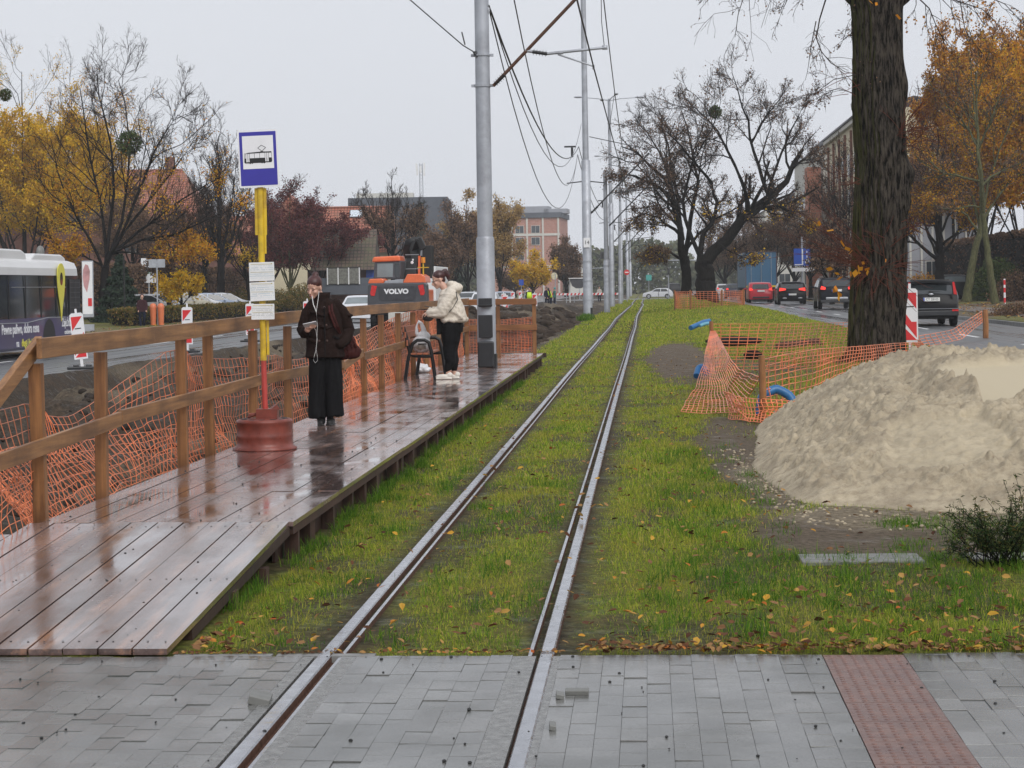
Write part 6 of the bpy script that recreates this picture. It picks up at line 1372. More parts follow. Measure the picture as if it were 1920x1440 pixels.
t=post('round_sign','yellowish round sign seen edge on near the workers','road sign',1042,574,-.2,3.0,.04,m_galv); b=MB(); b.lathe([(.33,0),(.33,.04)],n=20,M=Matrix.Rotation(PI/2,3,'X')@Matrix.Scale(1,3)); o=b.build('disc',M_('cream sign',(.6,.55,.4),.5),t); o.location=(-.1,0,2.8); o.rotation_euler=(0,0,.5)
t=post('no_entry_sign','red no entry sign on a striped pole by the track','road sign',1176,566,-.3,4.9,.04,m_galv); b=MB(); b.lathe([(.32,0),(.32,.03)],n=20,M=Matrix.Rotation(PI/2,3,'X')); o=b.build('disc',m_red,t); o.location=(0,-.05,3.4); b=MB(); b.box((0,-.1,3.4),(.42,.02,.12)); b.build('white_bar',m_wsheet,t)
t=post('info_sign','small blue sign post left of the workers','road sign',978,570,-.2,2.6,.04,m_galv); b=MB(); b.box((0,-.05,2.3),(.5,.04,.6)); b.build('board',m_blue2,t)
t=post('green_sign','small teal square sign beyond the crossing','road sign',1217,560,-.38,3.0,.04,m_galv); b=MB(); b.box((0,-.05,3.0),(.8,.04,.8)); b.build('board',M_('teal',(.05,.3,.27),.5),t)
# construction gear near the soil heap
g=gp(1085,566,-.2); T_=thing('dump_skip','grey concrete skip on a white frame beyond the soil heap','skip',(g.x,g.y,-.25),PSI); b=MB(); b.prism([(-1.0,2.7),(1.0,2.7),(.75,1.9),(.3,1.6),(-.3,1.6),(-.75,1.9)],RX,1.2); b.build('hopper',m_exg,T_); b=MB(); b.box((0,-.6,2.75),(2.3,1.4,.1)); b.tube([(-1.0,-.6,0),(-1.0,-.6,2.7)],.06,6); b.tube([(1.0,-.6,0),(1.0,-.6,2.7)],.06,6); b.build('stand_frame',m_white,T_)
for i,(px,w_,lab) in enumerate(((1003,2.2,'white and red site barrier behind the worker in the vest'),(1052,3.2,'long pale site barrier behind the green jacketed worker'),(1078,2.0,'site barrier with a red ring in the middle, left of the second mast'),(1128,2.0,'site barrier right of the second mast'),(1150,1.6,'orange and white fence panel between the concrete masts'))):
    g=gp(px,568,-.2); T_=thing('site_barrier',lab,'barrier',(g.x,g.y,-.2),PSI,'site barriers beyond the soil heap'); b=MB(); b.box((0,0,.95),(w_,.05,.22)); o=b.build('board',m_wsheet,T_)
    for k in range(int(w_/.4)): c=MB(); c.prism([(0,0),(.18,0),(.28,.22),(.1,.22)],Matrix.Translation((-w_/2+.1+k*.4,-.03,.84))@RX,.01); c.build('red_stripe',m_red,o)
    for s in(-1,1): b=MB(); b.tube([(s*w_*.45,0,0),(s*w_*.45,0,1.0)],.04,6); b.build('leg',m_galv,T_)
# ring of net around the median limes and its stakes
g=gp(1296,574,.3); cx_,cy_=3.7,118
ring=[(cx_+2.05*math.cos(a),cy_+5*math.sin(a),.3+.95) for a in np.linspace(-PI,0,24)]; rb=[(x_,y_,.28) for x_,y_,_ in ring]
net('safety_net',ring,rb,46,9,'orange net fenced round the trunks of the old median limes',r=.014,wav=.06,seed=61)
for a in (-PI+.1,-2.2,-1.3,-.4): stake_=MB(); stake_.tube([(0,0,-.2),(0,0,1.05)],.05,6); o=stake_.build('wooden_stake',m_post,loc=(cx_+2.08*math.cos(a),cy_+5.06*math.sin(a),.3)); tag(o,'thin stake carrying the orange net round the median limes','stake',group='stakes round the median limes')
# ---------- trees ----------
def unit(v): return v/(np.linalg.norm(v,axis=-1,keepdims=True)+1e-9)
def grow(P,R,m,lr,rr,ang,k,rg,up=.15,t0=.25,jit=.25,droop=0,minr=.006,t1=1.0):
    """P (N,K,3) parents -> children polylines (N*m,k,3)"""
    N,K,_=P.shape; t=rg.uniform(t0,t1,(N,m)); f=t*(K-1); i=np.minimum(f.astype(int),K-2); fr=(f-i)[...,None]; n=np.arange(N)[:,None]
    a=P[n,i]; b=P[n,i+1]; o=a*(1-fr)+b*fr; T=unit(b-a); r0=(R[n,i]*(1-fr[...,0])+R[n,i+1]*fr[...,0])
    L=np.linalg.norm(np.diff(P,axis=1),axis=2).sum(1)[:,None]*lr*(1.15-.6*t)*rg.uniform(.6,1.25,(N,m))
    q=rg.normal(size=(N,m,3)); q=unit(q-T*(q*T).sum(-1,keepdims=True)); an=np.radians(rg.normal(ang,9,(N,m)))[...,None]
    d=unit(T*np.cos(an)+q*np.sin(an)); d=d.reshape(-1,3); o=o.reshape(-1,3); L=L.reshape(-1); r0=np.minimum(r0.reshape(-1)*rr,r0.reshape(-1))
    C_=[o]; dd=d
    for s in range(k-1):
        dd=unit(dd+rg.normal(size=dd.shape)*jit+np.array([0,0,up-droop*(s/(k-1))])); C_.append(C_[-1]+dd*(L/(k-1))[:,None])
    PP=np.stack(C_,1); RR=np.maximum(r0[:,None]*np.linspace(1,.35,k)[None],minr); return PP,RR
def resamp(pl,k):
    p=np.array(pl,float); d=np.concatenate([[0],np.cumsum(np.linalg.norm(np.diff(p,axis=0),axis=1))]); t=np.linspace(0,d[-1],k); return np.stack([np.interp(t,d,p[:,i]) for i in range(3)],-1)
def leaves_np(pts,size,rg,droop=.3):
    n=len(pts); a=unit(rg.normal(size=(n,3))-np.array([0,0,droop])); q=rg.normal(size=(n,3)); b=unit(q-a*(q*a).sum(1,keepdims=True)); s=(size*rg.uniform(.6,1.3,n))[:,None]
    V=np.stack([pts,pts+a*s*.5+b*s*.42,pts+a*s,pts+a*s*.5-b*s*.42],1).reshape(-1,3); return V,np.arange(n*4).reshape(-1,4)
def tree(label,limbs,trunk,levels,seed,bark,twig,leafs=None,name='tree',cat='tree',group=None,base_pt=None,sm=True,nt=10):
    """limbs: list of (polyline, r0, r1); trunk same; levels: list of dict for grow; leafs list of (mat,count_per_twig,size,(zmin,zmax) fraction,prob)"""
    rg=np.random.default_rng(seed); B=Vector(base_pt if base_pt is not None else trunk[0][0]); t=thing(name,label,cat,B,0,group); Bn=np.array(B)
    parts=[]
    for pl,r0,r1 in [trunk]:
        p=resamp(pl,14)-Bn; p[1:-1]+=rg.normal(size=(12,3))*r0*.08; r=np.linspace(r0,r1,14); r[0]*=1.25; r[1]*=1.08; v,f=tubes_np(p[None],r[None],nt); parts.append((v,f))
    V,F=join(parts); npmesh('trunk',V,F,bark,t,True)
    k0=9; P=np.stack([resamp(l[0],k0)-Bn for l in limbs]); P[:,1:-1]+=rg.normal(size=(len(limbs),k0-2,3))*.10*np.array([l[1] for l in limbs])[:,None,None]*3; R=np.stack([np.linspace(l[1],l[2],k0) for l in limbs])
    wood_=[tubes_np(P,R,7)]; tw=[]; tips=None; pp=[(P,R)]
    for li,lv in enumerate(levels):
        lv=dict(lv); ns=lv.pop('n',4); alls=[grow(a,b_,rg=rg,**lv) for a,b_ in ([pp[-1]] if li<2 or len(pp)<2 else [pp[-1]])]
        PP=np.concatenate([a for a,_ in alls]); RR=np.concatenate([b_ for _,b_ in alls]); pp.append((PP,RR)); (wood_ if li==0 else tw).append(tubes_np(PP,RR,ns))
    V,F=join(wood_); npmesh('limbs',V,F,bark,t,True)
    if tw: V,F=join(tw); npmesh('twigs',V,F,twig,t,False)
    if leafs:
        PP=np.concatenate([p_[0].reshape(-1,3) for p_ in pp[-2:]]) if len(pp)>2 else pp[-1][0].reshape(-1,3); zz=PP[:,2]; z0,z1=np.percentile(zz,1),np.percentile(zz,99.5)
        vs=[];fs=[];mi=[];o=0; ms=[]
        for j,(mat,num,size,zr,clump) in enumerate(leafs):
            a,b_=z0+(z1-z0)*zr[0],z0+(z1-z0)*zr[1]; c=PP[(zz>=a)&(zz<=b_)]
            if len(c)<2: continue
            if clump: nn=fbm(c[:,0]*.8+c[:,1]*.8+50,c[:,2]*.9+50,3,seed); c=c[nn>clump]
            if len(c)<2: continue
            w=1-.65*np.clip((c[:,2]-a)/(b_-a+1e-6),0,1); idx=rg.choice(len(c),int(num),p=w/w.sum()); p=c[idx]+rg.normal(size=(int(num),3))*size*1.3
            v,f=leaves_np(p,size,rg); vs.append(v); fs.append(f+o); o+=len(v); mi.append(np.full(len(f),len(ms))); ms.append(mat)
        if vs: npmesh('crown',np.concatenate(vs),np.concatenate(fs),ms,t,mi=np.concatenate(mi))
    return t
def autolimbs(bx,by,z0,h,spread,n,r,rg,fork=.3,lean=(0,0),upness=1.0):
    L=[]; 
    for i in range(n):
        a=2*PI*(i+rg.uniform(-.3,.3))/n*1.0; s=spread*rg.uniform(.55,1.0); zf=z0+h*fork*rg.uniform(.75,1.25); zt=z0+h*rg.uniform(.74,1.0)*(1-.18*(s/spread)*(1/upness))
        x0,y0=bx+lean[0]*fork,by+lean[1]*fork
        pts=[(x0,y0,zf)]
        for u in (.35,.7,1.0): pts.append((bx+lean[0]*u+math.cos(a)*s*u**.75,by+lean[1]*u+math.sin(a)*s*u**.75,zf+(zt-zf)*u**1.15))
        L.append((pts,r*rg.uniform(.24,.42),r*.05))
    L.append(([(bx+lean[0]*fork,by+lean[1]*fork,z0+h*fork*1.2),(bx+lean[0]*.6,by+lean[1]*.6,z0+h*.65),(bx+lean[0],by+lean[1],z0+h)],r*.6,r*.06))
    return L
LV=lambda m1=7,m2=6,m3=4,up=.15,a=42,mr=.012,dr=0: [dict(m=m1,lr=.42,rr=.55,ang=a,k=6,up=up,n=5,minr=mr*1.6,droop=dr*.5),dict(m=m2,lr=.45,rr=.5,ang=a,k=4,up=up,n=3,minr=mr,t0=.15,droop=dr),dict(m=m3,lr=.5,rr=.6,ang=38,k=3,up=up*.7,n=3,minr=mr*.75,t0=.1,droop=dr)]
def atree(label,px,py,z,topy,spread_px,seed,r_px,bark=m_barkd,leafs=None,n=7,lv=None,fork=.3,lean_px=0,group=None,name='tree',upness=1.0,D=None,dy=0):
    g=gp(px,py,z) if D is None else at(px,py,D); D_=Vector(g).dot(FW); ppm=FL/D_; h=(py-topy)/ppm; sp=spread_px/ppm; r=r_px/ppm; lean=(lean_px/ppm,dy); rg=np.random.default_rng(seed)
    z=g.z; L=autolimbs(g.x,g.y,z,h*.97,sp,n,r,rg,fork,lean,upness)
    return tree(label,L,([(g.x,g.y,z-.3),(g.x+lean[0]*fork*.5,g.y,z+h*fork*.6),(g.x+lean[0]*fork,g.y+lean[1]*fork,z+h*fork*1.15)],r,r*.75),lv or LV(),seed,bark,m_twig,leafs,name=name,group=group,base_pt=(g.x,g.y,z))
GL='street trees behind the left road'; GR='street trees along the right hand street'
def pxl(pts,D,dd=None): 
    out=[]
    for i,(x,y) in enumerate(pts): out.append(tuple(at(x,y,D+(dd[i] if dd else 0))))
    return out
# --- far left maples / limes
atree('yellow leaved maple nearest the left picture edge above the bus',48,590,.0,120,135,101,8,leafs=[(L_yel,60000,.18,(0,.62),.33),(L_yel,4000,.13,(.55,.95),.45)],n=10,lv=LV(9,8,5,.18,38,.010),fork=.12,group=GL)
atree('golden maple with bare upper twigs behind the bus roof',140,585,.0,150,105,102,7,leafs=[(L_yel,56000,.18,(0,.60),.33),(L_ora,3500,.13,(.5,.9),.42)],n=10,lv=LV(9,8,5,.18,38,.010),fork=.12,group=GL)
# --- mistletoe tree, hand set limbs
D=111
lim=[([(196,520),(200,470),(190,380),(170,300),(160,230),(150,165)],.16,.03),([(196,510),(175,460),(140,400),(110,330),(95,260)],.13,.02),([(198,500),(205,430),(215,360),(210,280),(190,200),(182,140)],.17,.03),
 ([(200,500),(225,430),(240,350),(243,270),(235,190),(222,150)],.16,.02),([(200,490),(240,420),(268,340),(300,260),(330,215),(362,230)],.17,.02),([(200,480),(250,415),(300,350),(350,290),(372,245)],.15,.02),
 ([(205,478),(260,435),(320,390),(380,350),(420,330)],.14,.02),([(205,476),(265,450),(330,440),(390,410),(432,395)],.12,.02),([(195,500),(160,480),(120,470),(90,440)],.10,.02),([(198,480),(230,470),(280,480),(340,470),(390,460)],.09,.015)]
rgx=np.random.default_rng(5)
limbs=[(pxl(p,D,[0]+list(np.cumsum(rgx.uniform(-1.2,1.2,len(p)-1)))),a*.7,b_*.8) for p,a,b_ in lim]
MT=tree('big bare tree carrying a mistletoe ball, orange leaves low down, left of the sign',limbs,(pxl([(193,608),(193,560),(198,500)],D),.27,.21),LV(12,10,6,.16,36,.009),7,m_barkd,m_twig,[(L_ora,8000,.12,(0,.40),.42),(L_ora,700,.12,(.4,.8),.5)],group=GL,base_pt=pxl([(193,608)],D)[0])
def mistle(px,py,D,r,label,host):
    rg=np.random.default_rng(int(px)); n=int(1500); d=unit(rg.normal(size=(n,3)))*r*rg.uniform(.35,1,(n,1))**.5; v,f=leaves_np(d,r*.16,rg,0); o=npmesh('mistletoe',v,f,L_grn); o.location=at(px,py,D); tag(o,label,'mistletoe')
    q=unit(rg.normal(size=(60,3)))*r*.95; v,f=tubes_np(np.stack([q*0,q],1),np.full((60,2),.012),3); npmesh('stems',v,f,m_twigr,o)
mistle(243,268,D-1,.72,'round green mistletoe clump high in the bare tree left of the sign',MT)
mistle(10,178,85,.28,'small dark nest-like mistletoe ball in the tree at the left picture edge',MT)
mistle(1341,210,117,.42,'small mistletoe ball high in the median lime beside the street',MT)
atree('bare slender tree just left of the tram stop sign',415,592,.0,245,62,104,8.5,n=10,lv=LV(11,9,6,.25,32,.0085),fork=.30,group=GL,leafs=[(L_bro,700,.10,(0,.9),.45)])
atree('thin young tree with a yellow patch right of the orange bins',318,600,.05,430,55,105,5,n=6,leafs=[(L_bro,4500,.12,(0,1),.38)],fork=.35,group=GL)
atree('short tree with bright yellow leaves above the hedge',341,602,.05,500,45,106,3.5,n=6,leafs=[(L_yel,5500,.12,(0,.8),.36)],fork=.35,group=GL)
atree('dark tree behind the parked cars left of the mistletoe tree',250,575,.1,330,90,120,6,n=7,leafs=[(L_bro,15000,.15,(0,1),.34)],group=GL,D=140)
atree('brownish tree filling the gap behind the pale blue car',385,565,.1,350,75,121,6,n=7,leafs=[(L_bro,15000,.15,(0,.85),.34),(L_ora,4000,.14,(0,.5),.4)],group=GL,D=150)
atree('leaning dark tree behind the hedge left of the timetables',474,578,.1,410,45,122,7,n=6,leafs=[(L_yel,900,.11,(0,.5),.45)],group=GL,D=138,lean_px=-30)
for i,(px,py,ty,sp,lab) in enumerate(((545,575,345,70,'purple-leaved cherry nearest the tram stop sign'),(600,572,360,75,'widest purple-leaved cherry in front of the red roofed house'),(655,572,420,60,'low purple-leaved cherry left of the excavator'),(505,570,380,55,'purple-brown bushy tree right behind the tram stop sign'))):
    atree(lab,px,py,.1,ty,sp,130+i,4.5,m_barkd if i%2 else m_barkg,n=8,leafs=[(L_pur,20000,.13,(0,.85),.33),(L_pur,1500,.12,(.6,1),.4)],lv=LV(8,8,5,.12,40,.010),fork=.16,group='purple leaved trees before the red roofed house',D=145+5*i)
atree('bare tree standing before the dark grey block',738,560,.1,320,70,140,5,n=10,lv=LV(10,9,5,.22,34,.011),leafs=[(L_bro,6000,.14,(0,.5),.36)],group=GL,D=170)
for i,(px,py,ty,sp,lf,lab) in enumerate(((805,556,440,55,L_bro,'brown leaved tree just behind the excavator boom'),(850,556,385,50,L_bro,'brown tree before the right end of the grey block'),(878,555,370,38,L_pale,'tan orange birch left of the grey mast'),(938,554,370,38,L_pale,'tan orange birch showing right of the grey mast'),(905,555,400,50,L_bro,'dark reddish tree directly behind the grey mast'),(1000,553,478,42,L_yel,'low yellow tree before the far brick block'),(1062,552,455,30,L_bro,'reddish bare tree at the right end of the far brick block'),(965,552,500,35,L_bro,'small rusty tree behind the far warning boards'))):
    atree(lab,px,py,.1,ty,sp,150+i,4.0,n=8,leafs=[(lf,16000,.18 if i<5 else .2,(0,1),.32)],lv=LV(8,7,4,.2,36,.014),fork=.12,group=GL,D=185+i*9)
def conifer(px,py,D,h,w,label,seed):
    g=at(px,py,D); t=thing('conifer',label,'tree',g); rg=np.random.default_rng(seed); n=9000; z=rg.uniform(0,1,n)**1.2; a=rg.uniform(0,2*PI,n); lay=.75+.25*np.sin(z*42+np.sin(a*3)); r=w*(1-z)*lay*rg.uniform(.3,1,n)**.4+.05; p=np.stack([np.cos(a)*r,np.sin(a)*r,.25+z*(h-.25)-r*.18],-1); v,f=leaves_np(p,.16 if D<130 else .35,rg,1.0); npmesh('crown',v,f,L_con,t); b=MB(); b.tube([(0,0,-.2),(0,0,h*.9)],[w*.09,.02],6); b.build('trunk',m_barkd,t,True); return t
conifer(226,602,108,3.6,1.75,'dark blue-green young spruce between the trunk and the thin black pole',3)
conifer(790,560,240,11.5,3.2,'tall dark spruce top rising in front of the grey block',4); conifer(838,560,250,8.5,3.6,'broad dark spruce at the right end of the grey block',5)
# hedge
def hedge(name,label,x0,x1,Y0,Y1,z,h,seed,mat=L_hed,n=26000,size=.09,cat='hedge'):
    rg=np.random.default_rng(seed); 
    x=rg.uniform(x0,x1,n); y=rg.uniform(Y0,Y1,n); zz=rg.uniform(0,1,n)**.6*h; s=rg.integers(0,3,n); x=np.where(s==0,x1-rg.uniform(0,.12,n),x); e_=rg.random(n)<.04; y=np.where(e_,Y0-rg.uniform(0,.15,n),y); zz=np.where(s==1,h-rg.uniform(0,.1,n),zz)
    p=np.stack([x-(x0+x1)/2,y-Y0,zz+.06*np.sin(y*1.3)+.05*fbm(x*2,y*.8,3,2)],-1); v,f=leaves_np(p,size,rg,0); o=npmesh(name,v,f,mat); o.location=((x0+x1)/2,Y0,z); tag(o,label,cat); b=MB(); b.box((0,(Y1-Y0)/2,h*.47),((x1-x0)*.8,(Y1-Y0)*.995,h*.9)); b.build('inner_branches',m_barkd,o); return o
hedge('hedge','long clipped brown-green hedge running behind the left road and the parked cars',-26.6,-25.4,96,175,.1,.80,9)
hedge('overgrown_hedge','tall shaggy brown hedge behind the parked cars in front of the brick houses',-36,-34.3,92,186,.1,3.4,29,L_bro,60000,.17)
hedge('overgrown_hedge','tall brownish overgrown hedge closing the view behind the guard rail on the right',22.2,24.0,108,172,.3,4.2,19,L_bro,52000,.17)
# --- median limes (hand set)
D=118
lim=[([(1318,500),(1345,455),(1385,420),(1420,385),(1455,355),(1480,325),(1505,280)],.42,.10),([(1440,365),(1425,320),(1408,270),(1400,215),(1380,165),(1372,135)],.13,.02),([(1405,395),(1395,350),(1372,300),(1345,245),(1310,205),(1270,200)],.13,.02),([(1440,360),(1460,300),(1480,250),(1500,210),(1520,190)],.10,.015),([(1478,330),(1500,300),(1520,300),(1545,285)],.07,.012),([(1408,270),(1430,225),(1460,190),(1475,160)],.07,.012),
 ([(1310,500),(1315,450),(1345,400),(1335,340)],.20,.06),([(1335,345),(1300,300),(1265,260),(1235,235)],.10,.02),([(1312,480),(1290,430),(1280,370),(1300,300),(1330,255),(1345,215)],.14,.02),([(1430,375),(1445,400),(1480,405),(1510,415)],.05,.012),([(1345,455),(1365,470),(1390,480),(1412,490)],.06,.012)]
rgx=np.random.default_rng(9)
limbs=[(pxl(p,D,[0]+list(np.cumsum(rgx.uniform(-1.2,1.2,len(p)-1)))),a,b_) for p,a,b_ in lim]
tree('old median lime with one thick black limb leaning right over the street',limbs,(pxl([(1325,560),(1324,530),(1318,490)],D),.64,.50),LV(12,9,6,.14,44,.0095),17,m_barkd,m_twig,[(L_bro,9000,.10,(0,1),.36),(L_yel,600,.12,(0,.3),.45)],name='lime_tree',group='old limes on the median',base_pt=pxl([(1325,560)],D)[0],nt=14)
D=127
lim=[([(1284,500),(1275,430),(1262,370),(1235,320),(1200,290),(1165,275)],.26,.03),([(1262,370),(1225,345),(1190,330),(1150,325)],.12,.02),([(1275,440),(1240,410),(1210,400),(1185,410)],.12,.02),([(1280,450),(1270,380),(1262,320),(1250,260),(1235,215)],.16,.02),([(1284,480),(1300,400),(1310,330),(1290,250),(1275,200)],.18,.02),([(1284,490),(1250,470),(1225,475),(1205,490)],.10,.02),([(1262,370),(1245,300),(1215,250),(1190,225)],.10,.015),([(1285,470),(1305,440),(1335,420),(1360,400)],.12,.02)]
limbs=[(pxl(p,D,[0]+list(np.cumsum(rgx.uniform(-1.2,1.2,len(p)-1)))),a,b_) for p,a,b_ in lim]
tree('second median lime, left of the leaning one, with a dense drooping crown over the track',limbs,(pxl([(1287,550),(1287,520),(1284,480)],D),.34,.29),LV(13,10,6,.02,46,.0095,.12),19,m_barkd,m_twig,[(L_bro,15000,.10,(0,.85),.3),(L_yel,400,.12,(0,.3),.5)],name='lime_tree',group='old limes on the median',base_pt=pxl([(1287,550)],D)[0],nt=12)
# --- right row
for i,(px,py,ty,sp,D_,lab,lf) in enumerate(((1395,552,390,60,210,'brown leaved tree behind the lorry',L_bro),(1455,552,380,62,190,'rust brown tree right behind the lorry top',L_bro),(1520,556,370,60,165,'bare brown tree beside the blue lane sign',L_bro),(1585,560,250,50,135,'bare tree in front of the beige facade left of the big trunk',L_bro),(1360,548,430,45,250,'far brown tree left of the lorry',L_bro),(1490,553,400,50,230,'far brown tree above the black car',L_bro),(1560,560,420,50,110,'low twiggy young tree over the blue-black car',L_bro))):
    atree(lab,px,py,.3,ty,sp,170+i,4.5,n=8,leafs=[(lf,{3:2500,6:1800,2:7000,5:9000}.get(i,15000),.14,(0,1),.34)],lv=LV(9,8,5,.2,38,.011),fork=.18,group=GR,D=D_)
atree('tree with a double dark trunk behind the black hatchback',1762,556,.4,230,110,180,10,n=8,leafs=[(L_bro,13000,.12,(0,.9),.36),(L_ora,9000,.13,(0,.4),.38)],lv=LV(10,9,5,.2,38,.010),fork=.28,group=GR,D=118)
D=112
tree('mossy trunked tree leaning to the right near the guard rail',[(pxl(p,D,[0]+list(np.cumsum(rgx.uniform(-1,1,len(p)-1)))),a,b_) for p,a,b_ in (([(1838,440),(1830,380),(1800,340),(1760,315),(1720,300)],.10,.02),([(1838,440),(1840,360),(1835,280),(1825,180),(1815,90)],.13,.02),([(1840,420),(1870,370),(1900,330),(1940,300)],.10,.02),([(1838,430),(1850,350),(1880,270),(1905,200)],.10,.02),([(1838,440),(1810,400),(1780,390),(1745,385)],.07,.02))],(pxl([(1812,566),(1822,500),(1838,430)],D),.26,.17),LV(9,8,5,.15,40,.009),23,m_barkg,m_twig,[(L_ora,8000,.11,(0,1),.36),(L_bro,6000,.11,(0,1),.38)],group=GR,base_pt=pxl([(1812,566)],D)[0])
D=101
tree('slim greenish trunked tree in front of the tall orange crown',[(pxl(p,D,[0]+list(np.cumsum(rgx.uniform(-1,1,len(p)-1)))),a,b_) for p,a,b_ in (([(1843,400),(1838,330),(1832,250),(1830,170),(1836,90)],.12,.02),([(1840,350),(1860,330),(1890,315),(1925,300)],.07,.02),([(1838,340),(1800,330),(1770,325),(1740,300),(1720,270)],.07,.02),([(1834,280),(1860,220),(1880,160)],.07,.02),([(1834,270),(1800,220),(1770,190)],.07,.02),([(1842,390),(1820,385),(1790,392),(1765,392)],.05,.02))],(pxl([(1866,573),(1855,500),(1843,400)],D),.20,.13),LV(7,6,4,.15,42,.010),24,m_barkg,m_twig,[(L_bro,1300,.10,(0,1),.42)],group=GR,base_pt=pxl([(1866,573)],D)[0])
for i,(px,ty,sp,D_,lab,lfs) in enumerate(((1845,40,120,128,'tall orange crowned tree filling the upper right corner',[(L_oru,38000,.15,(.35,1),.30),(L_bro,12000,.13,(.2,1),.34),(L_ora,42000,.15,(0,.75),.28)]),(1925,110,120,120,'golden tree at the right picture edge behind the shrub',[(L_ora,60000,.17,(0,1),.28)]),(1790,200,80,150,'brown-orange tree behind the double trunk',[(L_bro,16000,.15,(0,1),.34),(L_oru,12000,.15,(.4,1),.34)]))):
    atree(lab,px,560,.4,ty,sp,190+i,6,n=10,leafs=lfs,lv=LV(8,6,4,.25,36,.014),fork=.15,group=GR,D=D_,upness=2)
def shrub(name,label,px,py,D,rx,rz_,mat,n,size,seed,cat='shrub'):
    g=at(px,py,D); rg=np.random.default_rng(seed); p=unit(rg.normal(size=(n,3)))*rg.uniform(.45,1,(n,1)); p=p*(.8+.4*fbm(p[:,0]*3+9,p[:,2]*3+p[:,1]*2+9,3,seed))[:,None]; p[:,2]=np.abs(p[:,2])
    v,f=leaves_np(p*np.array([rx,rx,rz_]),size,rg,.1); o=npmesh(name,v,f,mat); o.location=g; tag(o,label,cat)
    q=unit(np.abs(rg.normal(size=(30,3)))*np.array([1,1,1.5])*np.sign(rg.normal(size=(30,3))*np.array([1,1,0])+np.array([0,0,1])))*np.array([rx,rx,rz_])*.85; v,f=tubes_np(np.stack([q*0,q],1),np.full((30,2),size*.2),3); npmesh('stems',v,f,m_barkd,o); return o
shrub('green_shrub','dense green shrub behind the guard rail at the right',1872,563,116,1.7,2.6,L_grn,9000,.13,1)
shrub('dark_shrub','dark brownish shrub at the right picture edge',1915,566,112,1.8,1.9,L_bro,6000,.12,2)
shrub('twiggy_shrub','low brown twiggy scrub beside the right kerb',1912,602,72,1.2,.75,L_bro,5200,.06,3)
shrub('brown_shrub','rusty shrub in front of the pale building behind the tree',1730,556,130,2.0,1.6,L_ora,4000,.12,4)
for i,(px,py,D_,rx,rz_,lab) in enumerate(((455,582,140,2.2,1.6,'yellow-green shrub behind the hedge left of the timetables'),(515,580,140,2.0,1.6,'yellow-green shrub behind the hedge right of the timetables'),(566,576,138,1.7,1.7,'yellow shrub next to the head of the woman in brown'))): shrub('garden_shrub',lab,px,py,D_,rx,rz_,L_hed,5000,.10,30+i)
# far wood in the haze
rg=np.random.default_rng(8); n=60000; u=rg.uniform(0,1,n); X0=-70+u*190; h_=7+7*fbm(u*30,u*0,4,3)+2*np.sin(u*40); pz=rg.uniform(0,1,n)*h_; v,f=leaves_np(np.stack([X0,430+rg.uniform(-8,8,n)+pz*.3,pz-1.0],-1),.9,rg,0); tag(npmesh('distant_wood',v,f,island('far wood',[(0,(.06,.08,.04)),(1,(.14,.14,.08))],.7)),kind='stuff')
